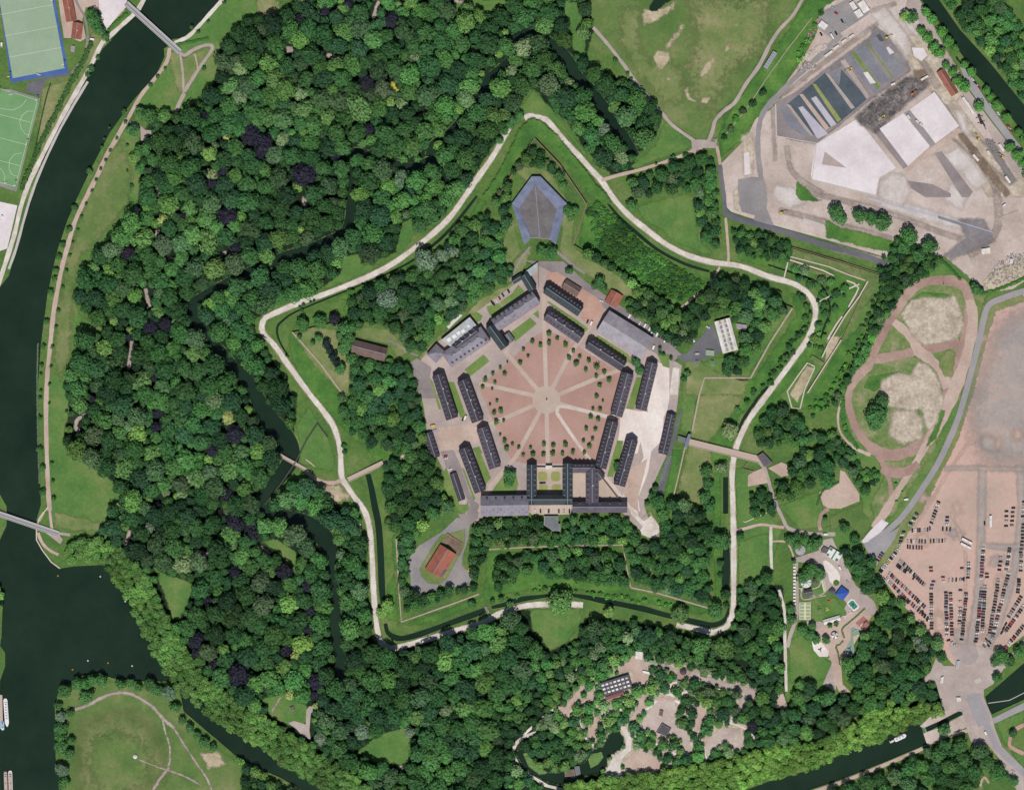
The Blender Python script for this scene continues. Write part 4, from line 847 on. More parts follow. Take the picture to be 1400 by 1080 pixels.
def cube_sphere(n=3):
    vs, fs = [], []
    for ax in range(3):
        for sgn in (-1, 1):
            k = len(vs)
            for i in range(n+1):
                for j in range(n+1):
                    p = [0, 0, 0]; p[ax] = sgn; p[(ax+1) % 3] = -1+2*i/n; p[(ax+2) % 3] = (-1+2*j/n)*sgn
                    p = np.array(p, float); vs.append(p/np.linalg.norm(p))
            for i in range(n):
                for j in range(n): fs.append((k+i*(n+1)+j, k+(i+1)*(n+1)+j, k+(i+1)*(n+1)+j+1, k+i*(n+1)+j+1))
    return np.array(vs), np.array(fs)
CSV, CSF = cube_sphere(3)
def crown(seed, nl=22, per=22, leaf=0.13, kind='round', flat=0.85):
    """unit crown (radius 1): foliage lumps clothed in small leaf-spray faces round darker inner mass.
    returns verts, quads, per-vertex tone"""
    g = np.random.default_rng(seed)
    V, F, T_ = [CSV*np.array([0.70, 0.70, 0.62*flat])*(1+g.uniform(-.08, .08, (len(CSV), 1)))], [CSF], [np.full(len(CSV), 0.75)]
    k = len(CSV)
    # lump centres spread on the dome by golden angle
    ang0 = g.uniform(0, 6.28); stretch = 1+g.uniform(-0.14, 0.14); rot = g.uniform(0, 3.14)
    for i in range(nl):
        u = 1-(i+0.5)/nl*1.35            # z from 1 to -0.35
        th = ang0+i*2.39996+g.uniform(-.35, .35)
        rr = math.sqrt(max(0, 1-u*u)); 
        rad = g.uniform(0.56, 0.80)
        if kind == 'open': rad = g.uniform(0.45, 0.95)
        c = np.array([rr*math.cos(th), rr*math.sin(th), u*flat])*rad
        lr = g.uniform(0.24, 0.40) if kind != 'open' else g.uniform(0.14, 0.26)
        tone = g.uniform(0.82, 1.2)
        if kind == 'conifer': c[2] = u*1.5*rad; 
        n = per
        z = g.uniform(-0.35, 1, n); t = g.uniform(0, 6.283, n); q = np.sqrt(1-z*z)
        d = np.stack([q*np.cos(t), q*np.sin(t), z], 1)
        # orient hemisphere a bit outward
        out = c/np.linalg.norm(c); d = d+0.55*out; d /= np.linalg.norm(d, axis=1, keepdims=True)
        pos = c+d*lr*g.uniform(0.85, 1.12, (n, 1))
        nrm = d+g.normal(0, 0.33, (n, 3)); nrm /= np.linalg.norm(nrm, axis=1, keepdims=True)
        a = np.cross(nrm, g.normal(0, 1, (n, 3))); a /= np.linalg.norm(a, axis=1, keepdims=True)
        b = np.cross(nrm, a); s1 = leaf*g.uniform(0.7, 1.25, (n, 1)); s2 = leaf*g.uniform(0.55, 1.0, (n, 1))
        quad = np.stack([pos-a*s1-b*s2*.6, pos+a*s1*.5-b*s2, pos+a*s1+b*s2*.6, pos-a*s1*.5+b*s2], 1).reshape(-1, 3)
        V.append(quad); F.append(k+np.arange(4*n).reshape(-1, 4)); k += 4*n
        T_.append(np.repeat(tone*g.uniform(0.8, 1.22, n), 4))
    V = np.vstack(V); 
    c_, s_ = math.cos(rot), math.sin(rot)
    x = V[:, 0]*stretch; y = V[:, 1]/stretch
    V = np.stack([x*c_-y*s_, x*s_+y*c_, V[:, 2]], 1)
    V[:, :2] *= 0.98/np.percentile(np.hypot(V[:, 0], V[:, 1]), 96)
    return V, np.vstack(F), np.concatenate(T_)
BIG = [crown(100+i, 34, 26, 0.092) for i in range(10)]
MED = [crown(200+i, 22, 20, 0.135) for i in range(10)]
SML = [crown(300+i, 10, 12, 0.24) for i in range(6)]
OPEN = [crown(400+i, 13, 9, 0.17, 'open') for i in range(6)]
PALM = [crown(500+i, 16, 20, 0.15) for i in range(5)]
def put_tone(me, t, name='v'):
    at = me.attributes.new(name, 'FLOAT', 'POINT'); at.data.foreach_set('value', t.astype(np.float32))
MESH = {}
def crown_mesh(fam, i):
    key = (fam, i)
    if key not in MESH:
        V, F, t = {'BIG': BIG, 'MED': MED, 'SML': SML, 'OPEN': OPEN}[fam][i]
        o = fast_mesh('crown', V, F, MATS['foliage']); put_tone(o.data, t); MESH[key] = o.data
        bpy.data.objects.remove(o)
    return MESH[key]
def trunk_mesh():
    if 'trunk' not in MESH:
        mb = MB(); mb.cyl(0, 0, 0, 0.06, 0.035, 0.62, 7)
        for k in range(4):
            a = k*1.57+0.4; mb.bar((0, 0, 0.4+0.05*k), (0.33*math.cos(a), 0.33*math.sin(a), 0.68+0.05*k), 0.03)
        o = mb.build('trunk', ['bark']); MESH['trunk'] = o.data; bpy.data.objects.remove(o)
    return MESH['trunk']

# every tree: dict(x, y px, r px, col display rgb, kind, hk)
TREES = []
def tree(x, y, r, col, kind='broadleaf', hk=1.0, fam=None): TREES.append(dict(x=x, y=y, r=r, col=col, kind=kind, hk=hk, fam=fam))
def clumpy(x, y): return math.sin(x*.17+1.7*math.sin(y*.11))*math.sin(y*.15+1.3*math.sin(x*.09+2)) > -0.12
GREENS = [((46, 79, 46), 30), ((54, 89, 49), 26), ((40, 68, 45), 20), ((64, 100, 53), 14), ((78, 112, 58), 5), ((60, 86, 56), 8), ((76, 98, 68), 3), ((88, 120, 62), 1)]
def pick(pal):
    tot = sum(w for _, w in pal); u = random.uniform(0, tot)
    for c, w in pal:
        u -= w
        if u <= 0: return c
    return pal[-1][0]
def jitter(c, k=0.08):
    s = 1+random.uniform(-k, k); return tuple(max(0, v*s*(1+random.uniform(-.03, .03))) for v in c)
LIME = (100, 134, 68); LIGHT = (80, 114, 64); BRIGHT = (72, 118, 58); PALE = (104, 124, 86); GREY = (90, 110, 88); BLUEG = (106, 136, 118); YEL = (136, 148, 88); COP = (40, 40, 51); DARK = (36, 62, 46); MID = (62, 100, 56)
def many(kind, col, s, hk=1.0):
    for t in s.split():
        x, y, r = (float(v) for v in t.split(',')); tree(x, y, r, jitter(col, 0.05), kind, hk)
many('copper', COP, "536,29,12 502,115,12 505,180,10 475,8,8 410,28,9 444,17,7 345,182,12 362,198,15 355,212,10 417,242,18 460,215,8 455,232,5 342,190,12 282,160,8 306,237,9 290,252,9 312,297,14 322,342,10 252,297,6 175,347,11 207,450,12 228,445,11 175,460,7 212,517,6 127,547,6 217,565,9 216,585,10 321,595,14 291,616,10 314,677,12 217,692,6 322,715,14 345,727,12 322,782,9 390,782,13 422,800,11 287,822,8 270,875,12 270,892,8 295,907,9 327,922,17 425,835,9 422,860,8 391,890,9 432,932,12 430,950,9 428,890,6 457,437,9 1027,990,8 1030,995,6")
many('golden', (176, 164, 78), "537,117,5 543,125,4 540,121,3", 0.9)
many('light', LIME, "682,75,6 659,102,5 691,45,5 407,257,8 184,217,7 287,212,12 190,595,15 397,825,15 415,880,15 340,560,6 157,440,7 179,452,6 411,316,8 890,942,9 965,960,9 832,837,8 600,200,8 287,629,8 243,678,6 530,828,10 522,838,8 1237,24,8")
many('light', YEL, "313,571,11 310,190,6 291,215,4 405,897,8 397,950,8 162,692,5 224,302,9 432,965,5")
many('light', LIGHT, "472,45,14 377,110,15 417,152,14 446,162,13 492,150,20 260,285,12 282,302,14 285,332,17 195,327,17 130,367,9 217,427,9 265,485,13 195,522,15 110,555,13 315,642,17 272,655,14 317,732,14 367,782,11 465,737,10 745,37,14 797,47,10 840,147,10 570,980,12 637,970,15 470,14,9 765,822,18 930,840,13 365,352,13 497,197,8 170,640,16 225,160,10 640,15,10 317,120,13 1182,870,8 1258,862,9 1280,880,10 1232,825,7 1245,846,7")
many('pale', PALE, "566,81,8 550,144,9 387,192,11 412,130,10 330,95,11 290,240,9 250,678,8 252,772,15 610,972,10 850,217,11 997,590,12 985,640,9 715,67,14 228,675,6 777,115,8 262,655,9 700,100,9")
many('grey', GREY, "582,357,17 530,410,15 620,345,9 825,180,11 545,250,9 495,1000,12 440,1010,11 206,721,8 232,947,11 84,980,8 86,1052,10 548,240,8 1260,885,9 560,1000,8 1252,875,8 605,350,10")
many('broadleaf', MID, "630,62,14 985,740,14 977,835,12 965,645,9 968,662,9 963,680,10 970,693,9 415,442,9 438,440,10 475,470,10 480,450,9 415,450,7 1108,780,11 1097,790,9 1120,785,9 870,497,8 874,508,7 697,650,9 696,660,8 1081,833,7 1081,846,8 1190,770,9 1128,710,4 1154,722,8 1168,738,8 1100,738,7 1110,745,9 1118,742,7 1090,745,7 1080,738,8 1097,862,8 1107,868,8 1115,874,7 1110,856,6 1129,875,6 1134,855,4 1143,853,4 1367,898,11 1362,926,7 1380,905,8 1392,892,8 1290,997,9 1384,1003,6 1363,1056,12 1385,1068,7 1375,1062,6 1398,885,6 1142,292,12 1150,300,9 1175,297,11 1205,305,13 1190,300,10 1242,325,13 1235,340,10 1270,338,12 1255,350,10 1332,395,9 1340,400,6 1197,568,16 1205,550,10 1195,580,10 740,345,8 754,345,9 752,352,7 778,372,6 777,290,8 780,298,6 786,288,6 820,388,9 814,392,6 863,282,8 1360,905,7 1085,768,4 1246,26,9 1235,20,0 721,780,8 645,826,6 673,823,4 685,820,5 697,826,5 727,698,0 845,642,6 843,636,5 940,512,5 935,520,5 902,478,3 907,486,3 917,491,3 902,484,3 683,696,4 117,935,9 107,935,9 90,945,10 128,930,9 140,930,9 119,952,11 165,935,8 179,934,7 190,940,6 207,937,10 218,944,8 240,967,8 81,965,6 84,995,10 84,1020,10 83,1008,9 88,1070,9 95,1030,8 98,1012,6 250,985,6 260,995,7 270,1005,6 280,1015,8 292,1022,6 97,975,6 130,30,12 136,42,9 126,22,9 145,52,6 190,208,9 200,206,9 210,220,10 193,232,8 205,160,12 193,155,8 183,180,9 213,182,6 1275,60,0")
many('broadleaf', (32, 46, 44), '447,472,7 451,480,6 456,489,7 460,497,6')
many('broadleaf', MID, '690,181,6 683,193,6 702,166,8 710,160,7 697,172,6 470,450,9 478,463,9 471,478,9 481,492,9 466,506,8 486,506,8 436,463,6 492,446,7 428,470,4 410,462,4 466,462,7')
many('broadleaf', BRIGHT, "1265,18,7 1273,28,8 1287,45,8 1296,58,8 1305,68,7 1318,90,6 1327,100,7 1348,125,6 1353,134,6 1362,145,7 1375,161,7 1391,182,6 1397,192,5 1380,202,8 1390,214,9 1398,225,8 1259,44,7 1268,54,8 1276,66,8 1283,74,9 1293,91,6 1302,100,7 1308,112,8 1317,120,9 1338,147,8 1404,240,8 1240,18,0 505,855,0")
TREES[:] = [t for t in TREES if t['r'] > 0]
YOUNG = "693.7,496,1.6 684,504,3 690,512,4 674,512,3.5 663.5,520.6,4 677,524,3 660,530,3 673,532.5,2 679.4,549,3 670,554,2 675.6,565.6,4 685,563,4 678.7,578,4.5 688.5,576,2.5 684,595,2 690,604,4 693,614,4 700.6,608,2.5 709.4,612.5,3 725.6,613,3 711,497,3.5 722,488,2.5 728,468,3.5 738.7,473,3.5 715.6,479,3 750.6,457.5,4 750.6,470,4 762,464,3 773,473,4.5 784,481,3 777.5,490.6,4 792.5,489,3.5 788,498,4.5 805,494,3.5 815.6,503,5.5 801,507,3.7 826,510,3.5 815,515.6,3.5 832.5,520.6,4 819.6,528,3.6 815.4,543,3.4 824,548.7,2 810.6,560,3 820.6,560.6,3.7 807.5,571,3.7 817.5,574,3.7 801.5,587,3.2 814,588,3.8 797.5,603.7,3.2 810,601,3.2 805.6,611,4.5 783.7,617,3 772.7,608.7,4.5 756,610,4 743.7,608.7,4 715.6,623,3.2 728.7,622,4 743,622.5,3.5 756,621,4 769,621,3.5 783,619,3.7 798.7,620,3"
many('young', (66, 104, 52), ' '.join(','.join((p.split(',')[0], p.split(',')[1], str(float(p.split(',')[2])*0.97))) for p in YOUNG.split()), 1.2)
BANK = "102.5,285,5 95,315,5 86,335,5 81,352,5 77,370,4.5 75,382,4 70,400,5 64,440,4.5 60,475,4 57,500,3.5 56,512,2.5 56,535,2.5 55,545,3 55,572,4 55,615,5 59,640,5 59,673,5 118,280,2.5 112,297,2.5 107,315,2 100,332,2 96,350,2.5 91,371,3 86,394,3 80,425,3 77,448,3 72,475,3 70,502,2.5 68,526,2.5 67.5,552,2 71,634,3 72.5,658,3 73.5,682,4 226,95,2.5 216,106,3 206,118,3.5 172,168,3 160,190,2.5 151,207,2.5 145,220,2.5 138,232,2.5 132,247,2.5 126,262,2.5 285,31,2.5 271,45,3 307,5,3 262,38,3 316,54,5 279,95,3.5 91,563,2.5 118,585,4 180,256,3.5 174,235,2 174,200,2.5 123,235,5 170,154,4 150,175,2 143,190,2 140,202,2.5 134,80,3.5 125,95,5 120,103,4 147,57,3 858,102,3 863,109,2.5 868,117,2.5 875,125,3 841,84,4 920,216,4 937,214,4.5 897,225,2 765,203,2.5"
many('bank', (60, 98, 52), BANK, 0.8)

# avenue of light green planes along the basins
def fill(poly, kind, pal, rmin, rmax, hk=1.0, dens=0.74, excl=True, n=None):
    poly = [tuple(p[:2]) for p in poly]; A = np.asarray(poly)
    lo, hi = A.min(0), A.max(0); area = (hi-lo).prod()
    have = np.array([(t['x'], t['y'], t['r']) for t in TREES]) if TREES else np.zeros((0, 3))
    have = have[(have[:, 0] > lo[0]-20) & (have[:, 0] < hi[0]+20) & (have[:, 1] > lo[1]-20) & (have[:, 1] < hi[1]+20)]
    acc = [tuple(h) for h in have]; cell = 12.0; grid = {}
    for i, h in enumerate(acc): grid.setdefault((int(h[0]//cell), int(h[1]//cell)), []).append(i)
    steps = 4
    for st_ in range(steps):
        ra = rmax-(rmax-rmin)*st_/steps; rb = rmax-(rmax-rmin)*(st_+1)/steps
        N = int(area/(ra*ra)*2.6*(1+0.7*st_))+20
        c = rng.uniform(lo, hi, (N, 2)); r = rng.uniform(rb, ra, N)
        k = sdf(c, poly) > r*0.45; c, r = c[k], r[k]
        if excl:
            for kd, pts, wdt, frac in EXCL:
                pa = np.asarray([p[:2] for p in pts]); pad = 14+wdt/2
                m = (c[:, 0] > pa[:, 0].min()-pad) & (c[:, 0] < pa[:, 0].max()+pad) & (c[:, 1] > pa[:, 1].min()-pad) & (c[:, 1] < pa[:, 1].max()+pad)
                if not m.any(): continue
                idx = np.nonzero(m)[0]
                if kd == 'p': bad = sdf(c[idx], pts) > -r[idx]*frac
                else: bad = dist_line(c[idx], pts) < wdt/2+r[idx]*frac
                km = np.ones(len(c), bool); km[idx[bad]] = False; c, r = c[km], r[km]
                if not len(c): break
        for (x, y), q in zip(c, r):
            gx, gy = int(x//cell), int(y//cell); ok = True
            for i in range(gx-3, gx+4):
                for j in range(gy-3, gy+4):
                    for h in grid.get((i, j), ()):
                        a = acc[h]
                        if (a[0]-x)**2+(a[1]-y)**2 < (dens*(a[2]+q))**2: ok = False; break
                    if not ok: break
                if not ok: break
            if ok and (hk > 0.75 or dens < 0.95 or clumpy(x, y)):
                grid.setdefault((gx, gy), []).append(len(acc)); acc.append((x, y, q))
                zf = 1+(0.17 if kind == 'broadleaf' else 0.04)*math.sin(x*.021+1.1*math.sin(y*.017))*math.cos(y*.024+x*.006)+0.1*math.sin(x*.06+y*.05)
                tree(x, y, q, tuple(v*zf for v in jitter(pick(pal), 0.09)), kind, hk*random.uniform(0.82, 1.3) if kind == 'broadleaf' else hk)
LP = [((88, 124, 64), 3), ((80, 116, 60), 3), ((94, 128, 66), 1)]
SEC = smooth_line(QW("92,757 112,752 138,752 160,766 180,790 196,815 210,845 228,878 246,908 264,932 286,950 310,968 340,988 370,1006 405,1030 440,1052 475,1076 500,1092"), 3)
PLANE1 = ribbon_poly([(a-2, b+1, 26+16*min(1, i/12)) for i, (a, b) in enumerate(SEC)], 26)
fill(PLANE1, 'plane', LP, 5.5, 7.5, 1.15, 0.58, excl=False)
PLANE2 = Q("760,1092 770,1070 830,1060 880,1055 930,1048 1000,1034 1050,1020 1100,1016 1140,1003 1170,985 1190,968 1240,962 1285,960 1290,975 1262,984 1245,992 1200,1016 1155,1030 1120,1048 1080,1058 1050,1066 1000,1084")
fill(PLANE2, 'plane', [((102, 138, 66), 3), ((94, 130, 62), 3), ((108, 142, 70), 1)], 5.5, 7.5, 1.1, 0.58, excl=False)
WOODS = []
def wood(s, pal=GREENS, rmin=5, rmax=11, hk=1.0, dens=0.72): fill(Q(s), 'broadleaf', pal, rmin, rmax, hk, dens)
BUILD_EX = ["716,374 735,360 735,395 728,402 660,445 600,450 582,478 600,500 640,512 735,420", "482,464 531,477 526,498 480,484", "602,743 626,758 604,792 580,777", "974,437 996,431 1013,472 991,482", "1006,441 1023,452 1020,456 1003,448", "963,479 978,479 978,487 963,487",
  "742,702 770,702 770,728 742,728", "833,424 900,462 885,488 815,455", "843,396 856,407 844,428 826,412", "700,240 727,240 745,240 778,280 762,337 715,340 698,280", "1033,628 1043,618 1058,633 1044,641", "655,676 860,676 862,706 655,710", "820,930 862,917 868,940 830,960"]
for s in BUILD_EX: excl_poly(Q(s), 0.55)
excl_line(QW("944,606 1037,629"), 8, 0.5)
BB = [((66, 100, 54), 6), ((54, 88, 50), 6), ((84, 118, 60), 3), ((46, 76, 48), 4), ((96, 128, 72), 1), ((88, 108, 78), 2)]
NB = [((82, 130, 58), 3), ((70, 118, 54), 3), ((60, 104, 52), 2)]
# inside and around the fort
wood("478,410 520,385 560,372 600,345 640,298 668,292 684,310 690,340 708,352 708,372 690,387 655,407 622,434 600,457 575,485 560,484 540,462 525,448 500,445 478,440 470,425", GREENS, 5, 11)
wood("462,545 468,500 500,490 555,493 567,520 577,560 592,588 582,602 562,617 540,622 500,607 480,592 462,562", GREENS, 5, 11)
wood("525,628 560,620 583,612 592,622 602,650 612,680 622,700 590,716 560,746 545,736 528,716 525,680", GREENS, 5, 11)
wood("545,740 572,736 560,770 558,800 575,812 600,803 632,806 650,796 655,806 620,814 590,826 555,838 545,800", GREENS, 4, 8)
wood("646,720 665,708 720,708 742,712 748,728 770,728 772,712 785,707 855,704 872,728 875,742 850,744 700,748 668,750 650,800 640,780", BB+GREENS, 4, 9)
wood("672,792 678,770 700,758 745,753 765,748 810,750 845,756 852,772 860,800 835,803 780,792 745,790 725,770 700,800 680,810", GREENS, 5, 10)
wood("873,745 892,737 905,722 893,690 893,680 905,685 930,682 950,690 968,700 972,730 972,830 930,817 868,798 858,770 853,750", GREENS, 5, 11)
wood("870,685 888,625 890,616 912,625 905,650 900,670 893,690 878,692", GREENS, 4, 8)
wood("795,345 808,343 850,373 900,408 932,428 928,445 938,455 930,475 905,470 870,447 850,432 858,412 835,395 815,400 808,385", BB, 4, 9)
wood("935,425 960,400 985,375 1030,385 1050,398 1076,424 1060,440 1030,490 1015,513 990,511 985,490 1008,485 1015,470 1000,435 980,430 955,445 948,470 935,470 930,450", GREENS, 5, 11)
wood("668,262 690,215 715,195 731,198 745,215 768,240 776,262 752,258 745,240 715,240 700,262 697,300 704,335 692,345 682,300", BB, 4, 9)
wood("855,250 880,238 930,222 965,210 978,225 981,300 984,340 955,334 948,270 900,266 865,275", GREENS, 5, 10)
wood("1000,316 1040,318 1085,335 1078,358 1050,358 1005,347", GREENS, 3, 8)
wood("1195,330 1225,325 1285,350 1290,362 1265,378 1235,400 1212,445 1195,478 1180,515 1166,538 1150,537 1145,560 1135,555 1165,500 1190,440 1202,400", GREENS+NB, 2.8, 8.5, 0.9, 0.70)
wood("1078,355 1100,365 1110,375 1160,390 1155,405 1135,440 1125,480 1100,480 1118,440 1112,405 1090,385", GREENS, 2.5, 7.5, 0.7, 0.96)
wood("1140,560 1200,480 1170,470 1130,540 1100,555 1115,570", NB, 2.5, 5, 0.6, 1.1)
wood("1030,602 1045,562 1068,556 1095,573 1112,600 1085,613 1060,612 1040,612", GREENS, 5, 10)
wood("1078,628 1095,612 1130,612 1143,648 1142,665 1115,678 1075,682", GREENS, 7, 12)
wood("1105,592 1140,588 1160,622 1176,658 1208,672 1202,690 1180,697 1140,714 1130,708 1160,692 1165,662 1145,640 1128,610", GREENS, 5, 9)
wood("1205,378 1215,385 1180,470 1130,560 1120,570 1105,575 1150,500 1185,430", NB+GREENS, 2.2, 6, 0.6, 0.95)
wood("1150,550 1160,600 1178,640 1200,640 1205,672 1175,655 1155,612", GREENS+NB, 2.5, 6, 0.7, 0.72)
wood("1060,660 1085,655 1090,680 1075,700 1060,690", GREENS, 4, 9)
wood("1025,675 1055,670 1060,700 1030,712", GREENS, 4, 9)
wood("1008,730 1052,735 1052,800 1075,812 1068,870 1072,940 1050,980 1010,1010 975,1000 985,960 1030,930 1000,880 1008,850", GREENS, 5, 11, 1, 0.74)
wood("1140,748 1178,750 1192,778 1210,800 1225,815 1250,845 1280,880 1307,905 1301,914 1288,912 1275,895 1278,920 1270,930 1285,936 1293,957 1285,968 1180,972 1160,990 1125,1012 1075,1022 1040,1030 1040,1010 1075,1000 1072,960 1085,942 1100,920 1112,936 1120,950 1130,942 1162,946 1162,930 1152,908 1172,885 1192,860 1200,840 1192,825 1165,790 1150,762", GREENS+LP, 6, 12)
wood("1072,730 1092,728 1120,722 1125,738 1100,746 1075,742", GREENS, 4, 8)
wood("1120,1090 1150,1072 1200,1052 1240,1035 1262,1030 1270,1010 1320,1008 1332,1014 1352,1018 1354,1050 1340,1072 1310,1090", GREENS, 7, 13)
wood("1290,0 1370,-5 1385,25 1402,38 1402,140 1398,140 1352,80 1312,36", GREENS+LP, 5, 10)
wood("305,1050 330,1038 350,1050 400,1078 412,1090 310,1090", GREENS+LP, 4, 9)
wood("310,1020 330,1035 352,1052 340,1060", NB, 3, 5)
wood("-5,800 7,805 7,835 -5,838", LP, 4, 7)
# bright scrub in the dry ditches
wood("800,288 815,276 850,302 880,336 940,374 965,386 968,394 930,412 885,397 822,352", [((66, 108, 50), 4), ((58, 96, 48), 4), ((50, 84, 46), 3), ((78, 120, 54), 2)], 1.8, 5.5, 0.4, 0.66)
wood("845,308 880,340 905,365 925,378 905,395 870,372 850,340", GREENS, 4, 7, 0.7, 1.1)
wood("470,395 520,385 545,375 500,400 478,412", NB, 3, 6, 0.7, 1.0)
wood("660,830 700,815 740,800 860,815 960,832 900,830 820,818 740,808 690,822", NB, 1.8, 4.5, 0.5, 1.1)
wood("1050,540 1080,500 1108,440 1110,420 1095,400 1085,395 1102,430 1060,500 1040,530", GREENS+NB, 2, 5.5, 0.7, 0.95)
wood("395,430 430,405 500,385 560,365 550,372 480,395 410,428", GREENS, 2, 6, 0.7, 1.0)
wood("385,470 400,500 430,540 470,600 480,625 470,620 440,560 395,500", GREENS+NB, 1.8, 4.5, 0.6, 1.0)
wood("990,760 1000,760 1000,830 985,835 980,760", GREENS+LP, 4, 8, 0.9, 1.0)
wood("1005,560 1035,520 1045,530 1015,570", GREENS, 3, 5, 0.7, 1.6)
wood("1052,150 1075,115 1100,70 1110,55 1118,60 1095,105 1070,140", GREENS, 2.5, 5, 0.6, 1.3)
wood("1085,80 1105,40 1125,10 1140,12 1115,60 1095,92", NB, 2.5, 5, 0.5, 1.2)
wood("985,180 1010,150 1050,110 1045,130 1015,165 990,195", NB+GREENS, 3, 6, 0.6, 1.2)
wood("1180,690 1240,640 1245,655 1225,690 1200,715", NB, 1.5, 3, 0.5, 3)
wood("1155,750 1135,742 1120,752 1140,770 1160,775", GREENS, 5, 9)
wood("1030,905 1070,900 1073,950 1088,985 1078,1005 1035,1010 1025,960", GREENS, 5, 10)
# zoo trees
wood("690,960 760,890 850,850 880,880 1000,905 1050,940 1040,1030 930,1050 800,1062 740,1080 690,1075", [((58, 98, 54), 5), ((74, 114, 60), 4), ((48, 82, 52), 4), ((92, 126, 68), 2), ((104, 128, 90), 1)], 3.4, 9.5, 0.8, 0.76)
# the great western and southern park wood
wood("300,60 345,25 385,20 400,0 400,-20 812,-20 812,40 800,65 800,82 830,108 848,110 870,116 886,128 905,160 895,190 870,212 866,236 835,240 800,207 772,162 745,152 738,128 725,120 705,150 690,172 665,214 640,254 600,302 560,322 545,347 500,360 455,387 427,402 372,420 347,440 352,464 370,490 390,520 405,552 398,598 372,648 362,690 400,660 428,660 460,690 490,700 497,740 503,800 508,868 520,888 560,890 600,876 640,862 668,852 690,846 700,833 712,836 722,870 752,892 790,874 800,846 830,850 870,850 920,866 975,876 1000,866 1008,800 1050,790 1068,820 1070,860 1040,900 1000,900 880,890 860,905 820,925 790,950 720,990 690,1010 690,1080 700,1100 510,1100 480,1066 440,1040 400,1014 355,986 320,964 286,940 262,916 243,886 226,855 210,824 194,790 165,750 135,724 150,700 166,680 155,660 140,645 110,630 90,612 88,590 95,560 88,525 105,490 112,460 140,450 120,430 103,410 112,370 130,340 165,310 185,290 190,265 188,235 185,200 210,160 240,150 275,140 300,110", GREENS, 5.5, 16.0, 1.1, 0.69)
print('trees', len(TREES))
# ---------- turn the list into objects ----------
TREES = [t for t in TREES if -25 < t['x'] < 1425 and -25 < t['y'] < 1105]
KFAC = 1.72
def tree_height(t):
    r = t['r']*S
    return (3.5+1.35*r)*t['hk'] if t['kind'] != 'young' else 2.5+1.6*r
LAND = [("north footbridge", 209, 38), ("west footbridge", 40, 715), ("heart-shaped path", 265, 90), ("fenced hockey pitch", 45, 60), ("grassy island", 180, 1020), ("moat footbridge", 400, 630), ("west ravelin lawn", 425, 600),
 ("ring path west corner", 360, 450), ("brown hall", 505, 482), ("red-roofed ruin", 603, 768), ("blue-roofed star pavilion", 738, 285), ("ring path tip", 732, 160), ("north meadow", 900, 80), ("north meadow path junction", 822, 247),
 ("north-east square lawn", 915, 305), ("sawtooth-roofed hangar", 992, 455), ("east gate bridge", 990, 617), ("square grove", 1112, 645), ("fairground blue tent", 1151, 812), ("green-white ride roof", 1140, 758), ("zoo glasshouse", 843, 937), ("heart-shaped lawn", 755, 855),
 ("ring path south-west corner", 525, 880), ("lock", 1290, 985), ("road bridge", 1340, 970), ("parking roundabout", 1324, 895), ("red running track", 1260, 540), ("building site slabs", 1160, 130), ("long quadrangle", 755, 665), ("church-like hall", 680, 462),
 ("golden tree", 540, 120), ("big moatside copper beech", 417, 242), ("southern glade", 400, 970), ("round southern clearing", 530, 1018), ("west lawn", 130, 680), ("basin", 120, 800), ("moat bend", 470, 215), ("curved western footway", 105, 577), ("wood's western edge", 110, 480), ("narrow moat arm", 465, 900), ("red-tiled store", 840, 408), ("corrugated hall", 855, 455)]
DIRS = ["east", "north-east", "north", "north-west", "west", "south-west", "south", "south-east"]
ORD = ["nearest", "second nearest", "third nearest", "fourth nearest", "fifth nearest", "sixth nearest", "seventh nearest", "eighth nearest", "ninth nearest", "tenth nearest"]+[f"{n}th nearest" for n in range(11, 80)]
def colour_word(c):
    r, g, b = c
    if r > 165 and g > 145: return 'golden yellow'
    if g < 50: return 'dark purple'
    if r > 140: return 'yellow-green'
    if b > 88: return 'pale grey-green'
    if g > 135: return 'bright light green'
    if g > 112: return 'light green'
    if g > 90: return 'mid green'
    return 'dark green'
def label_trees(ts, noun, sizeword=lambda t: ''):
    byk = {}
    for t in ts:
        d = [(math.hypot(t['x']-a, t['y']-b), n, a, b) for n, a, b in LAND]; d.sort()
        dist, n, a, b = d[0]
        k = int(((math.degrees(math.atan2(-(t['y']-b), t['x']-a))+360+22.5) % 360)//45)
        w = (sizeword(t)+colour_word(t['col'])).strip()
        t['_lab'] = (w, n, DIRS[k]); byk.setdefault(t['_lab'], []).append((dist, t))
    for (w, n, dr), lst in byk.items():
        lst.sort(key=lambda q: q[0])
        for i, (dist, t) in enumerate(lst):
            extra = '' if len(lst) == 1 else ORD[min(i, len(ORD)-1)]+' '
            t['label'] = f"{extra}{w} {noun} {dr} of the {n}"
NAMES = {'copper': ('copper_beech', 'copper beech', 'copper beeches among the green trees'), 'golden': ('golden_tree', 'tree', 'golden trees in the north wood'), 'light': ('broadleaf_tree', 'tree', 'large trees of the park'),
 'pale': ('broadleaf_tree', 'tree', 'large trees of the park'), 'grey': ('broadleaf_tree', 'tree', 'large trees of the park'), 'broadleaf': ('broadleaf_tree', 'tree', 'large trees of the park'),
 'plane': ('plane_tree', 'plane tree', 'light green plane trees along the water'), 'young': ('young_tree', 'young tree', 'young trees round the red parade ground'), 'bank': ('bank_tree', 'small tree', 'small trees along the lawns and paths')}
planes = sorted([t for t in TREES if t['kind'] == 'plane'], key=lambda t: -t['r'])
for t in planes[300:]: t['kind'] = 'plane_rest'
special = [t for t in TREES if t['kind'] in ('copper', 'golden', 'plane', 'young', 'bank')]
park = sorted([t for t in TREES if t['kind'] not in ('copper', 'golden', 'plane', 'young', 'bank', 'plane_rest')], key=lambda t: -t['r'])
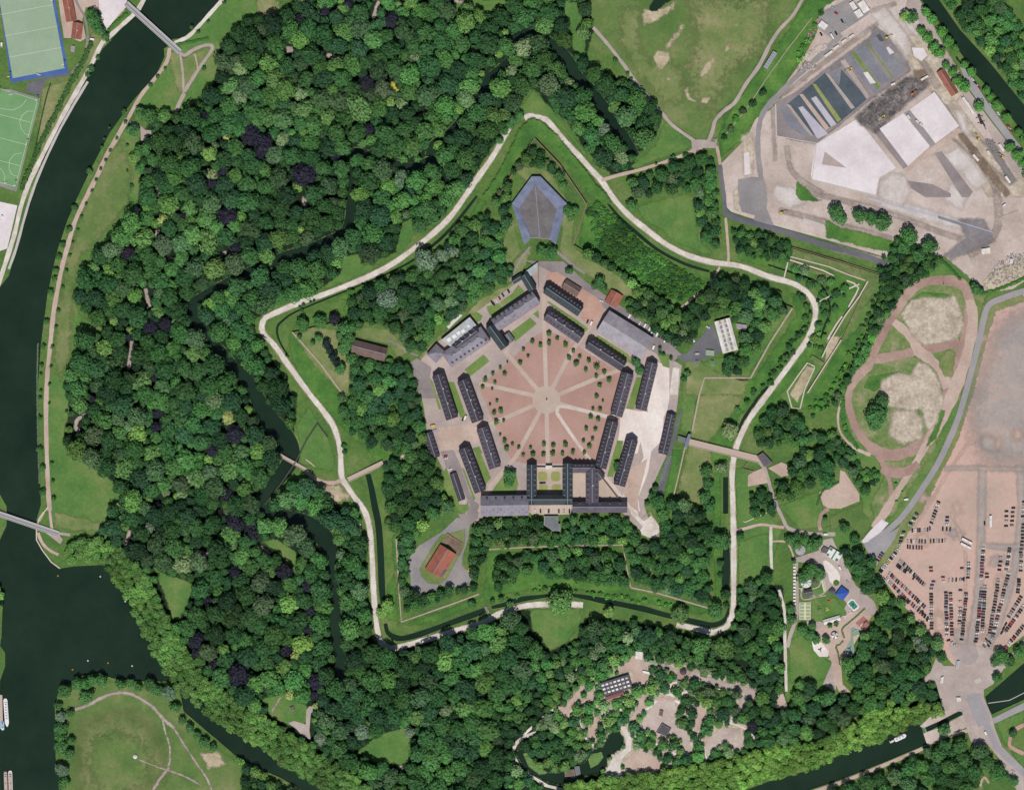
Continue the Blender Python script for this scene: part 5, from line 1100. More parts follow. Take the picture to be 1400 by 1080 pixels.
# open-ground and odd-coloured trees read as individuals first
individual = sorted(park, key=lambda t: -t['r'])[:300]
ids = set(id(t) for t in individual); mass = [t for t in park if id(t) not in ids]
label_trees(individual, 'tree', lambda t: 'large ' if t['r'] > 11.5 else '')
label_trees([t for t in special if t['kind'] == 'copper'], 'copper beech', lambda t: 'large ' if t['r'] > 11 else '')
label_trees([t for t in special if t['kind'] == 'golden'], 'tree crown')
label_trees([t for t in special if t['kind'] == 'plane'], 'waterside plane tree')
label_trees([t for t in special if t['kind'] == 'bank'], 'small tree')
yl = sorted([t for t in special if t['kind'] == 'young'], key=lambda t: math.atan2(t['x']-747, -(t['y']-547)) % 6.2832)
SECT = ["north", "north-east", "east", "south-east", "south", "south-west", "west", "north-west"]
cnt = {}
for t in yl:
    k = SECT[int(((math.degrees(math.atan2(t['x']-747, -(t['y']-547))) % 360)+22.5)//45) % 8]; cnt[k] = cnt.get(k, 0)+1
    t['label'] = f"young {'round' if t['r'] > 3.4 else 'small'} tree on the {k} side of the parade ground, number {cnt[k]} clockwise"
for t in individual+special:
    nm, cat, grp = NAMES[t['kind']]
    h = tree_height(t); r = t['r']*S; z0 = base_z(t['x'], t['y'])
    o = thing(nm, t['label'], cat, W((t['x'], t['y']), z0), random.uniform(0, 6.28), grp)
    tr = link(bpy.data.objects.new('trunk', trunk_mesh()), o); tr.scale = (h*0.8, h*0.8, h)
    if t['kind'] == 'young' and (t['r'] > 2.8 and random.random() < 0.55): me = crown_mesh('OPEN', random.randrange(6))
    elif t['r'] > 9: me = crown_mesh('BIG', random.randrange(10))
    elif t['r'] > 4.2: me = crown_mesh('MED', random.randrange(10))
    else: me = crown_mesh('SML', random.randrange(6))
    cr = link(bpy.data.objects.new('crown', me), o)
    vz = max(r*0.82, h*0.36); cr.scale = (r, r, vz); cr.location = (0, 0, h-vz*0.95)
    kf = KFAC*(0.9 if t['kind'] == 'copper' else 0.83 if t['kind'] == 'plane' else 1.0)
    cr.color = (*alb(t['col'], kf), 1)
def mass_object(name, ts, label, cat, group=None):
    Vs, Fs, Ts, Cs = [], [], [], []; k = 0
    TV, TF = np.array([(math.cos(a)*rr, math.sin(a)*rr, z) for z, rr in ((0, .05), (1, .03)) for a in (0, 1.57, 3.14, 4.71)]), np.array([(i, (i+1) % 4, 4+(i+1) % 4, 4+i) for i in range(4)])
    bark = alb((96, 82, 70))
    for t in ts:
        h = tree_height(t); r = t['r']*S; z0 = base_z(t['x'], t['y']) ; vz = max(r*0.82, h*0.36)
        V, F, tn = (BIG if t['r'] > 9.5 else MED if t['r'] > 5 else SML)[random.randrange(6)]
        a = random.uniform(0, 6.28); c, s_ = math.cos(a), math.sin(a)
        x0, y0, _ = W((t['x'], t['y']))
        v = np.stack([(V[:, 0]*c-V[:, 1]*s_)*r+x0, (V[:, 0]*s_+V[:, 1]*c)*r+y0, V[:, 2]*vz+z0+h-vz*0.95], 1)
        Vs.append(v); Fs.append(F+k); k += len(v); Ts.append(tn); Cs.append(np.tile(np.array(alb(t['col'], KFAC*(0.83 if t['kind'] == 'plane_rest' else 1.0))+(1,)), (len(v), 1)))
        tv = TV*np.array([h, h, h*0.6])+np.array([x0, y0, z0]); Vs.append(tv); Fs.append(TF+k); k += 8; Ts.append(np.ones(8)); Cs.append(np.tile(np.array(bark+(1,)), (8, 1)))
    o = fast_mesh(name, np.vstack(Vs), np.vstack(Fs), MATS['foliage_mass'])
    put_tone(o.data, np.concatenate(Ts))
    ca = o.data.attributes.new('col', 'FLOAT_COLOR', 'POINT'); ca.data.foreach_set('color', np.vstack(Cs).astype(np.float32).ravel())
    tag(o, label, cat, group, 'stuff'); return o
if len(planes) > 300: mass_object('plane_trees', planes[300:], 'smaller light green plane trees filling the avenues along the basin and southern canal', 'plane trees')
big = [t for t in mass if t['r'] > 4.6]; small = [t for t in mass if t['r'] <= 4.6]
mass_object('woodland', big, 'dense green wood of mixed broadleaf trees filling the park round the star fort', 'woodland')
mass_object('undergrowth', small, 'low green bushes and small trees filling gaps, ditches and wood edges', 'bushes')
print('individual', len(individual), 'special', len(special), 'mass', len(mass))
# ---------- building materials ----------
roof_mat('slate_dark', (80, 76, 86)); roof_mat('slate_mid', (96, 91, 102)); roof_mat('slate_light', (140, 135, 146)); roof_mat('slate_green', (66, 78, 82))
roof_mat('tile_red', (160, 98, 82), 0.15); roof_mat('tile_brown', (112, 92, 88), 0.15); roof_mat('metal_grey', (156, 150, 158), 0.06, 1.2, 0.6); roof_mat('metal_dark', (112, 118, 122), 0.08, 1.2, 0.6)
roof_mat('roof_pale', (170, 178, 182), 0.06, 1.5); roof_mat('roof_blue', (112, 120, 146), 0.05, 2.2, 0.6); roof_mat('roof_asphalt', (112, 108, 110), 0.07, 2.0, 0.9); roof_mat('roof_white', (222, 217, 212), 0.05, 2)
flat_mat('wall_brick', (170, 140, 124), 0.9, 0.12); flat_mat('wall_pale', (204, 190, 180), 0.9, 0.08); flat_mat('dormer_grey', (138, 132, 138), 0.8, 0.15); flat_mat('dormer_pale', (186, 180, 182), 0.8, 0.08)
flat_mat('chimney_brick', (140, 92, 80), 0.9, 0.15); flat_mat('glass_dark', (40, 50, 62), 0.15, 0.1, spec=0.6); flat_mat('lane_olive', (150, 148, 118), 0.6, 0.05); flat_mat('zinc', (150, 154, 162), 0.5, 0.08); flat_mat('white_paint', (232, 228, 222), 0.6, 0.05)
flat_mat('door_wood', (84, 66, 56), 0.7, 0.1)
def frame(A, B):
    ax, ay, _ = W(A); bx, by, _ = W(B); d = Vector((bx-ax, by-ay)); L = d.length
    return (ax+bx)/2, (ay+by)/2, L, math.atan2(d.y, d.x)
def roof_mb(L, w, e, rise, hipA=0, hipB=0, over=0.35, drop=0.0):
    x0, x1, y = -L/2-over, L/2+over, w/2+over
    k = 0.25
    vs = [(x0, -y, e), (x1, -y, e), (x1, y, e), (x0, y, e), (-L/2+hipA-(over if hipA == 0 else 0), 0, e+rise), (L/2-hipB+(over if hipB == 0 else 0), 0, e+rise)]
    lo = [(x, yy, e-k) for x, yy, _ in vs[:4]]
    fs = [(0, 1, 5, 4), (2, 3, 4, 5), (1, 2, 5), (3, 0, 4)]
    mb = MB(); mb.add(vs+lo, fs+[(9, 8, 7, 6), (0, 6, 7, 1), (1, 7, 8, 2), (2, 8, 9, 3), (3, 9, 6, 0)])
    return mb
DORM = {}
def gable(name, label, cat, A, B, wpx, e=9.5, rise=6.0, roof='slate_dark', wallm='wall_brick', hipA=0, hipB=0, dorm=(0, 0), chim=0, z=PLAT_Z, group=None, parent=None, sky=0, ridge=True, dsize=1.15):
    cx, cy, L, rz = frame(A, B); w = wpx*S
    root = thing(name, label, cat, (cx, cy, z), rz, group) if parent is None else parent
    wm = MB(); wm.box(0, 0, 0, L, w, e-0.05)
    if hipA == 0: wm.add([(-L/2, -w/2, e-0.05), (-L/2, w/2, e-0.05), (-L/2, 0, e+rise-0.3)], [(0, 2, 1)])
    if hipB == 0: wm.add([(L/2, -w/2, e-0.05), (L/2, w/2, e-0.05), (L/2, 0, e+rise-0.3)], [(0, 1, 2)])
    wo = wm.build('wall', [wallm], root)
    ro = roof_mb(L, w, e, rise, hipA, hipB).build('roof', [roof], root)
    if ridge:
        m = MB(); m.box((hipA-hipB)/2, 0, e+rise-0.1, L-hipA-hipB, 0.45, 0.22); m.build('ridge_cap', ['zinc'], ro)
    for side, n in zip((-1, 1), dorm):
        for i in range(n):
            x = -L/2+(i+0.7)*L/(n+0.4); yy = side*w*0.33
            key = (round(dsize, 1), side)
            if key not in DORM:
                m = MB(); m.box(0, 0, -0.3, 1.3*dsize, 1.7, 1.7, 0)
                m.add([(-.9*dsize, -1.1, 1.35), (.9*dsize, -1.1, 1.35), (.9*dsize, 1.1, 1.35), (-.9*dsize, 1.1, 1.35), (0, -1.1, 2.1), (0, 1.1, 2.1)], [(0, 4, 5, 3), (4, 1, 2, 5), (0, 1, 4), (2, 3, 5), (3, 2, 1, 0)], 1)
                m.box(0, side*0.86, 0.2, 0.8, 0.06, 1.0, 2)
                o = m.build('dormer', ['dormer_grey', 'slate_mid', 'glass_dark']); DORM[key] = o.data; bpy.data.objects.remove(o)
            o = link(bpy.data.objects.new('dormer', DORM[key]), root); o.location = (x, yy, e+rise*(1-0.66)-0.1)
    for i in range(chim):
        x = -L/2+(i+1)*L/(chim+1)
        m = MB(); m.box(x, 0.8, e+rise-1.4, 1.6, 0.8, 2.6, 0); m.box(x, 0.8, e+rise+1.2, 1.8, 1.0, 0.2, 1); m.build('chimney', ['chimney_brick', 'dormer_pale'], ro)
    for i in range(sky):
        x = -L/2+(i+0.6)*L/(sky+0.2); yy = -w*(0.2 if i % 2 else 0.32); zz = e+rise*(1-abs(yy)/(w/2))+0.12
        m = MB(); m.box(x, yy, zz-0.1, 0.9, 1.0, 0.22, 0); m.build('skylight', ['glass_dark'], ro)
    m = MB(); m.box(0, -w/2-0.03, 0, 1.6, 0.12, 2.4); m.build('door', ['door_wood'], root)
    return root
def flat_building(name, label, cat, poly, h, top, wallm='wall_brick', z=None, group=None, parapet=0.4, parent=None):
    pts = [(X(a), Y(b)) for a, b in poly]; cx = sum(p[0] for p in pts)/len(pts); cy = sum(p[1] for p in pts)/len(pts)
    pts = [(a-cx, b-cy) for a, b in pts]
    z = base_z(700+cx/S, 540-cy/S) if z is None else z
    root = parent or thing(name, label, cat, (cx, cy, z), 0, group)
    off = (0, 0) if parent is None else (cx-parent.location.x, cy-parent.location.y)
    pts = [(a+off[0], b+off[1]) for a, b in pts]; mx = sum(p[0] for p in pts)/len(pts); my = sum(p[1] for p in pts)/len(pts)
    m = MB(); m.prism(pts, 0, h); m.build('wall', [wallm], root)
    inn = [(mx+(a-mx)*0.965, my+(b-my)*0.965) for a, b in pts]
    m = MB(); m.prism(inn, h-0.1, h+0.06); ro = m.build('roof', [top], root)
    return root, ro, (cx, cy)
BR = 'barracks round the parade ground'
gable('barracks', 'north-eastern green slate barracks with two rows of dormers beside the red yard', 'barracks', (747, 396), (793.5, 427.5), 14, 10, 7, 'slate_green', dorm=(11, 11), group=BR)
gable('barracks', 'dark barracks just north-east of the parade ground, next to the central north path', 'barracks', (748, 432), (794.5, 464), 15.5, 10, 7, 'slate_mid', dorm=(9, 9), chim=3, group=BR)
gable('barracks', 'slate barracks between the corrugated hall and the north-east parade trees', 'barracks', (804.5, 470.5), (852.5, 502), 15, 10, 7, 'slate_dark', dorm=(11, 9), chim=2, group=BR)
gable('barracks', 'inner barracks east of the parade ground, north of the white yard', 'barracks', (858, 512.5), (842.5, 569), 16, 10, 7, 'slate_mid', dorm=(11, 10), chim=2, group=BR)
gable('barracks', 'outer eastern barracks north of the white yard with long narrow roof', 'barracks', (891.5, 498), (876, 561), 15, 10, 7, 'slate_mid', dorm=(11, 11), chim=2, group=BR)
gable('barracks', 'inner barracks east of the parade ground, south of the white yard', 'barracks', (837.5, 578), (821, 640), 15, 10, 7, 'slate_dark', dorm=(12, 12), chim=2, group=BR)
gable('barracks', 'outer eastern barracks south of the white yard ending at the pale diagonal road', 'barracks', (864, 602.5), (846.5, 664), 15.5, 10, 7, 'slate_dark', dorm=(13, 13), chim=2, group=BR)
gable('barracks', 'outermost eastern range with scaffold-like dark roof beside the gate road', 'barracks', (918, 568), (906, 621), 12, 7, 4, 'slate_dark', dorm=(9, 9), group=BR)
gable('barracks', 'outer western barracks next to the long row of parking bays', 'barracks', (599.5, 514), (618.5, 573), 16, 10, 7, 'slate_dark', dorm=(10, 9), chim=2, group=BR)
gable('barracks', 'inner western barracks facing the parade ground, north of the paved square', 'barracks', (633.5, 521.5), (653.5, 576.5), 16, 10, 7, 'slate_dark', dorm=(10, 9), chim=3, group=BR)
gable('barracks', 'inner western barracks facing the parade ground, south of the paved square', 'barracks', (659.5, 586.5), (677, 640), 15.5, 10, 7, 'slate_mid', dorm=(9, 10), chim=2, group=BR)
gable('barracks', 'outer south-western barracks west of the lawn strip', 'barracks', (635, 614), (657, 672.5), 15.5, 10, 7, 'slate_dark', dorm=(10, 10), chim=2, group=BR)
gable('workshop', 'narrow dark workshop against the western trees with two light roof strips', 'workshop', (585, 593), (595.5, 626), 12, 5, 3, 'slate_dark', dorm=(6, 6), dsize=0.8)
gable('workshop', 'low narrow slate shed beside the south-west drive', 'shed', (619.5, 648), (631.5, 684), 9, 4, 2.5, 'slate_dark', 'wall_pale')
gable('office_block', 'long slate range with pale south-east slope in the north-west court', 'office', (677, 446.5), (733, 408.5), 18, 12, 6, 'slate_light', dorm=(0, 9), chim=3, sky=8)
gable('chapel', 'green-grey rounded church-like hall by the north-west parade corner', 'church', (670, 448.5), (690.5, 476.5), 13, 13, 7, 'slate_green')
gable('chapel_annex', 'small dark annex beside the church-like hall', 'annex', (692.5, 458), (700, 468), 9, 5, 2, 'metal_dark')
gable('stair_hall', 'dark green gabled hall near the northern fort apex', 'hall', (716.5, 378), (728.5, 398), 11, 9, 5, 'slate_green')
gable('stair_hall', 'short dark wing joined to the northern green gabled hall', 'hall', (701.5, 386.5), (714, 378.5), 7, 6, 3, 'slate_green')
flat_building('glazed_hall', 'pale skewed roof at the northern fort apex beside the green gabled hall', 'hall', Q("716,374 735,360 735,372 722,381"), 5, 'roof_pale', 'wall_pale', PLAT_Z)
wall('court_wall', 'thin dark wall beside the central north path', Q("735.5,360 736.5,394"), 0.8, 3, PLAT_Z, 'brick')
# headquarters complex NW
r_, ro, c_ = flat_building('headquarters', 'large slate headquarters with flat pale roof wing and white rooflights', 'headquarters', P(570,350,8,"270,930 580,680 662,780 540,890 400,1020"), 9, 'roof_pale', 'wall_pale', PLAT_Z)
for a, b, lx, ly in ((355, 925, 4.5, 4), (412, 890, 4.5, 4.2), (458, 852, 4.2, 3.6), (508, 832, 4.4, 3.6), (568, 778, 2.6, 2.6)):
    m = MB(); x, y = X(570+a/8)-c_[0], Y(350+b/8)-c_[1]; m.box(x, y, 9.0, lx, ly, 1.0, 0, R(38)); m.box(x, y, 10.0, lx*.8, ly*.8, 0.15, 0, R(38)); m.build('rooflight', ['white_paint'], ro)
gable('headquarters_wing', 'hipped slate wing of the headquarters facing the parade ground', 'headquarters', (611, 494), (664, 458), 23, 10, 6, 'slate_light', 'wall_pale', 8, 8, (9, 0), 4)
gable('headquarters_wing', 'dark cross roof joining the flat roof to the hipped headquarters', 'headquarters', (622, 478), (655, 452), 12, 10, 5.5, 'slate_dark', 'wall_pale', 3, 3, (0, 5), 2)
gable('pavilion', 'hipped slate pavilion at the western end of the headquarters', 'pavilion', (590.5, 479), (603, 490), 19, 8, 6, 'slate_light', 'wall_pale', 6, 6)
# south quadrangle
gable('quadrangle_wing', 'west wing of the grass quadrangle with dark slate roof', 'quadrangle', (727, 637), (727, 690), 13, 11, 6, 'slate_green', dorm=(7, 7))
gable('quadrangle_wing', 'south wing of the grass quadrangle with pale southern wall', 'quadrangle', (721, 684), (782, 684), 13, 11.2, 6.2, 'slate_green', 'wall_pale', dorm=(9, 0))
gable('quadrangle_wing', 'east wing of the grass quadrangle beside the bare court', 'quadrangle', (776, 635), (776, 690), 13, 11, 6, 'slate_green', dorm=(7, 7))
gable('court_range', 'northern range of the bare sandy court with five roof windows', 'range', (783, 641), (813, 641), 11, 10.5, 5.5, 'slate_mid', dorm=(0, 5))
gable('court_range', 'broad central range between the bare court and the triangular court', 'range', (809.5, 642), (809.5, 688), 17, 10.7, 7, 'slate_mid', dorm=(6, 6), chim=1)
gable('court_range', 'southern slate range ending at the pale diagonal road', 'range', (783, 694), (857, 694), 14, 10.3, 5.6, 'slate_mid', dorm=(0, 5), sky=9)
gable('court_range', 'short slanted range along the pale diagonal road', 'range', (812, 641), (823, 655), 9, 8, 3.5, 'slate_mid')
gable('long_range', 'long purple-grey range with pale southern slope west of the quadrangle', 'range', (658, 692.5), (722.5, 691.5), 27, 11, 8, 'slate_light', dorm=(0, 5), sky=13)
wall('court_wall', 'dark wall closing the north side of the grass quadrangle', Q("734,640 749,640"), 1.2, 4, PLAT_Z, 'stone_pale'); wall('court_wall', 'dark wall east of the white quadrangle porch', Q("754,640 769,640"), 1.2, 4, PLAT_Z, 'stone_pale')
flat_building('gate_porch', 'white arched porch in the north wall of the grass quadrangle', 'porch', Q("746,637 755,637 755,642 746,642"), 6, 'roof_white', 'wall_pale', PLAT_Z)
flat_building('depot', 'grey flat-roofed depot south of the quadrangle by the trees', 'depot', Q("744,706 763,706 763,716 766,716 766,726 756,726 744,718"), 5, 'metal_dark', 'wall_pale', PLAT_Z)
wall('court_wall', 'thin dark slanting wall between triangular court and diagonal road', Q("824,655 832,665 846,683"), 0.8, 3, PLAT_Z, 'brick')
gable('corrugated_hall', 'big grey corrugated hall in the north-east of the fort', 'hall', (824.5, 440.5), (884.5, 478), 33, 10, 6, 'metal_grey', 'wall_pale')
gable('tiled_store', 'brown-red tiled store on the red yard', 'store', (771.5, 388.5), (791.5, 401), 13, 4, 3, 'tile_brown')
gable('tiled_store', 'bright red tiled store under the trees north of the corrugated hall', 'store', (843.7, 401.5), (834.8, 417.5), 18, 4, 3, 'tile_red')
gable('long_hall', 'brown-roofed long hall in the west bastion', 'hall', (483, 474.5), (528, 486), 18, 6, 5, 'tile_brown')
r = gable('bastion_house', 'red tiled powder house inside the oval drive of the south-west bastion', 'powder house', (613, 751.5), (592.5, 784.5), 25, 5, 5, 'tile_red')
flat_building('bastion_annex', 'dark grey corner annex at the south of the red tiled powder house', 'annex', P(550,700,8,"355,655 410,585 490,640 430,720"), 6.2, 'slate_mid', None or 'wall_brick', PLAT_Z)
wall('ruined_wall', 'dark ruined wall north of the red tiled powder house', P(550,700,8,"490,235 520,260 600,310 665,350"), 1.6, 1.8, PLAT_Z, 'brick')
wall('low_wall', 'white slab wall at the southern edge of the bastion car park', P(550,700,8,"650,825 735,792"), 1.4, 1.4, PLAT_Z, 'concrete')
# star pavilion (blue roof)
cx, cy = X(738), Y(290); root = thing('bastion_depot', 'blue-roofed hexagonal depot with dark grey court roof in the north bastion', 'depot', (cx, cy, PLAT_Z))
def lp(s): return [(X(a)-cx, Y(b)-cy) for a, b in Q(s)]
OUT = ("717,337 700,280 710,287 726,326", "700,280 727,243 732,254 710,287", "727,243 739,243 732,254", "739,243 775,280 761,287 732,254", "775,280 760,336 751,328 761,287")
for s in OUT:
    p = lp(s); m = MB(); a = sum(p[i][0]*p[(i+1) % len(p)][1]-p[(i+1) % len(p)][0]*p[i][1] for i in range(len(p)))
    if a < 0: p = p[::-1]
    n = len(p); hs = [5.2 if math.hypot(q[0]+0, q[1]) < 29 else 6.6 for q in p]
    m.add([(q[0], q[1], h) for q, h in zip(p, hs)]+[(q[0], q[1], h-0.3) for q, h in zip(p, hs)], [tuple(range(n)), tuple(reversed(range(n, 2*n)))]+[(i, n+i, n+(i+1) % n, (i+1) % n) for i in range(n)])
    m.build('roof', ['roof_blue'], root)
m = MB(); m.prism(lp("717,336 701,281 727,244 739,244 774,281 760,335 751,328 726,326"), 0, 5.0); m.build('wall', ['wall_pale'], root)
m = MB(); p = lp("726,326 710,287 732,254"); q = lp("732,254 761,287 751,328"); 
m.add([(p[0][0], p[0][1], 5.15), (p[1][0], p[1][1], 5.15), (p[2][0], p[2][1], 5.9), (lp("738,327")[0][0], lp("738,327")[0][1], 6.0)], [(0, 3, 2, 1)])
m.add([(q[0][0], q[0][1], 5.9), (q[1][0], q[1][1], 5.15), (q[2][0], q[2][1], 5.15), (lp("738,327")[0][0], lp("738,327")[0][1], 6.0)], [(0, 3, 2, 1)])
m.build('court_roof', ['roof_asphalt'], root)
m = MB(); a, b = lp("732,256 738,326"); m.bar((a[0], a[1], 6.05), (b[0], b[1], 6.15), 0.5); m.build('ridge_cap', ['zinc'], root)
# sawtooth hangar
root = thing('hangar', 'white sawtooth-roofed hangar in the north-east bastion', 'hangar', W((992.5, 460), PLAT_Z), R(-75))
for i in range(3):
    y = (i-1)*5.8
    m = MB(); m.box(0, y, 0, 36, 5.7, 5.5, 0); m.build('bay', ['wall_pale'], root)
    m = MB(); m.add([(-18, y-2.9, 5.6), (18, y-2.9, 5.6), (18, y+2.9, 5.6), (-18, y+2.9, 5.6), (-18, y, 6.9), (18, y, 6.9)], [(0, 1, 5, 4), (2, 3, 4, 5), (1, 2, 5), (3, 0, 4)]); ro = m.build('roof', ['roof_white'], root)
    if i < 2:
        for k in range(7):
            m = MB(); m.box(-15.5+k*5.1, y+2.9, 5.75, 3.8, 2.6, 0.5); m.build('rooflight', ['dormer_grey' if k % 3 else 'lane_olive'], ro)
flat_building('shed', 'small grey shed east of the sawtooth hangar', 'shed', Q("1006.5,443 1020,445 1021,452 1007,450"), 3, 'metal_grey', 'wall_pale', PLAT_Z)
flat_building('shed', 'small green-grey shed on the yard south of the sawtooth hangar', 'shed', Q("965,479 976,480 976,487 964.5,486"), 3, 'turf_grey', 'wall_pale', PLAT_Z)
for x, y, t in ((953, 497, 'west'), (974, 497, 'east')): flat_building('kiosk', f'tiny grey kiosk on the dry bastion lawn, {t} one of the pair', 'kiosk', Q(f"{x-2},{y-3} {x+2},{y-3} {x+2},{y+3} {x-2},{y+3}"), 2.5, 'metal_dark', 'wall_pale', PLAT_Z)
flat_building('guard_house', 'dark flat guard house at the inner end of the east gate bridge', 'guard house', Q("927,596 940,600 938,607 926,603"), 4, 'metal_dark', 'wall_brick', PLAT_Z)
flat_building('gate_tower', 'narrow pale blue-grey gate roof across the east bridge road', 'gate', Q("941,594 944,595 941,606 938,614 935,613 937,603"), 7, 'roof_blue', 'wall_pale', PLAT_Z)
flat_building('gatehouse', 'dark flat-roofed gatehouse at the outer end of the east bridge', 'gatehouse', Q("1035,624 1043,619 1056,633 1045,639"), 5, 'slate_mid', 'wall_brick', 0)
flat_building('shelter', 'dark green flat shelter at the end of the north-east parked van row', 'shelter', Q("914,463 926,472 923,476 911,467"), 3, 'metal_dark', 'wall_pale', PLAT_Z)
# west bank houses
gable('cottage', 'red-roofed cottage beside the grey hockey pitch, upper of two', 'house', (92, -4), (98, 30), 13, 4, 3.5, 'tile_red', 'wall_pale', z=0, chim=1)
gable('cottage', 'red-roofed cottage beside the grey hockey pitch, lower of two', 'house', (107, 33), (104.5, 54), 13, 4, 3.5, 'tile_red', 'wall_pale', z=0, chim=1)
flat_building('shed', 'small grey hut under the two red-roofed cottages', 'shed', Q("98,63 103,64 102,72 97,71"), 2.6, 'metal_grey', 'wall_pale', 0)
gable('lock_house', 'red tiled long house beside the avenue at the building site', 'house', (1285, 98), (1305, 130), 10, 4, 3, 'tile_red', 'wall_pale', z=0)
flat_building('site_hut', 'white hut on the dirt by the eastern site track', 'hut', Q("1341,341 1353,339 1354,347 1342,348"), 3, 'roof_white', 'wall_pale', 0)
flat_building('kiosk', 'white kiosk at the north-west side of the road junction', 'kiosk', Q("1286,926 1290,924 1289,934 1285,933"), 3, 'roof_white', 'wall_pale', 0)
flat_building('kiosk', 'small white kiosk just above the narrow lock chamber', 'kiosk', Q("1307,953 1313,953 1314,958 1308,959"), 3, 'roof_white', 'wall_pale', 0)
flat_building('bus_shelter', 'curved pale shelter at the tree tip by the roundabout', 'shelter', Q("1308,903 1312,903 1311,912 1306,913"), 3, 'roof_pale', 'wall_pale', 0)
# zoo
root = thing('aviary_house', 'dark zoo glasshouse with white roof grid', 'glasshouse', W((842, 937), 0), R(17))
m = MB(); m.box(0, 0, 0, 33, 15, 5); m.build('wall', ['glass_dark'], root)
m = MB(); m.box(0, 0, 5, 33.4, 15.4, 0.3); ro = m.build('roof', ['slate_dark'], root)
for i in range(7):
    for j in range(3):
        m = MB(); m.box(-13.5+i*4.5, -4.2+j*4.3, 5.3, 2.9, 1.9, 0.5); m.build('rooflight', ['white_paint' if (i*3+j) % 4 else 'dormer_pale'], ro)
gable('red_stable', 'dull red roof beside the south side of the zoo glasshouse', 'stable', (829, 957), (853, 949), 8, 3, 2, 'play_red', 'wall_pale', z=0)
flat_building('zoo_house', 'dark square zoo house in the sandy enclosure', 'zoo house', T(2,3,"820,715 870,745 845,785 790,765"), 4, 'slate_dark', 'wall_pale', 0)
flat_building('zoo_house', 'small brown shelter north of the dark square zoo house', 'shelter', T(2,3,"808,640 828,645 822,678 803,670"), 3, 'tile_brown', 'wall_pale', 0)
flat_building('zoo_hut', 'cream-roofed hut on the northern zoo terrace', 'hut', T(2,3,"765,405 805,415 800,440 762,432"), 3, 'roof_white', 'wall_pale', 0)
flat_building('zoo_hut', 'long white awning beneath the cream-roofed zoo hut', 'awning', T(2,3,"715,425 800,445 798,455 713,437"), 2.6, 'white_paint', 'wall_pale', 0)
flat_building('zoo_hut', 'white flat hut by the east end of the zoo terrace', 'hut', T(2,3,"1120,520 1155,530 1150,548 1115,540"), 3, 'white_paint', 'wall_pale', 0)
flat_building('zoo_hut', 'pale square hut at the west end of the zoo terrace', 'hut', T(2,3,"675,320 715,325 712,365 672,360"), 3, 'roof_white', 'wall_pale', 0)
flat_building('zoo_hut', 'long white strip roof on the north edge of the zoo terrace', 'awning', T(2,3,"1080,430 1165,450 1162,462 1078,442"), 2.6, 'white_paint', 'wall_pale', 0)
flat_building('zoo_cage', 'green-grey square cage south of the round zoo pavilion', 'cage', T(2,3,"905,480 945,490 938,545 900,525"), 4, 'metal_dark', 'wall_pale', 0)
flat_building('footbridge_house', 'narrow purple-brown roofed passage among trees south of the moat', 'passage', T(2,3,"838,255 862,258 855,345 834,342"), 3, 'tile_brown', 'wall_pale', 0)
flat_building('boathouse', 'pair of grey-brown hides in the zoo pond', 'hide', T(2,3,"290,970 340,965 345,1000 290,1005"), 2.5, 'tile_brown', 'wall_pale', -0.8)
flat_building('boathouse', 'eastern grey hide standing in the zoo pond', 'hide', T(2,3,"342,950 368,948 375,990 350,1000"), 2.5, 'metal_dark', 'wall_pale', -0.8)
root = thing('zoo_pavilion', 'round dark pavilion on the pink zoo terrace', 'pavilion', W((934, 918), 0)); m = MB(); m.cyl(0, 0, 0, 3.2, 3.2, 3, 16); m.build('wall', ['wall_brick'], root); m = MB(); m.cyl(0, 0, 3, 3.8, 0.4, 2, 16); m.build('roof', ['slate_dark'], root)
for i, (a, b, c, d) in enumerate(((720, 335, 60, 10), (745, 352, 50, 12), (1030, 430, 40, 10), (1000, 480, 60, 9), (1060, 500, 55, 9))):
    flat_building('planting_bed', ('hedged bed on the zoo terrace, first from the west', 'hedged bed on the zoo terrace, second from the west', 'hedged bed on the upper east zoo terrace', 'western hedged bed of the lower east zoo terrace', 'eastern hedged bed of the lower east zoo terrace')[i], 'bed', T(2,3,f"{a},{b} {a+c},{b+d} {a+c-3},{b+d+28} {a-3},{b+28}"), 0.7, 'turf_green' if i % 2 else 'grass', 'stone_pale', 0)
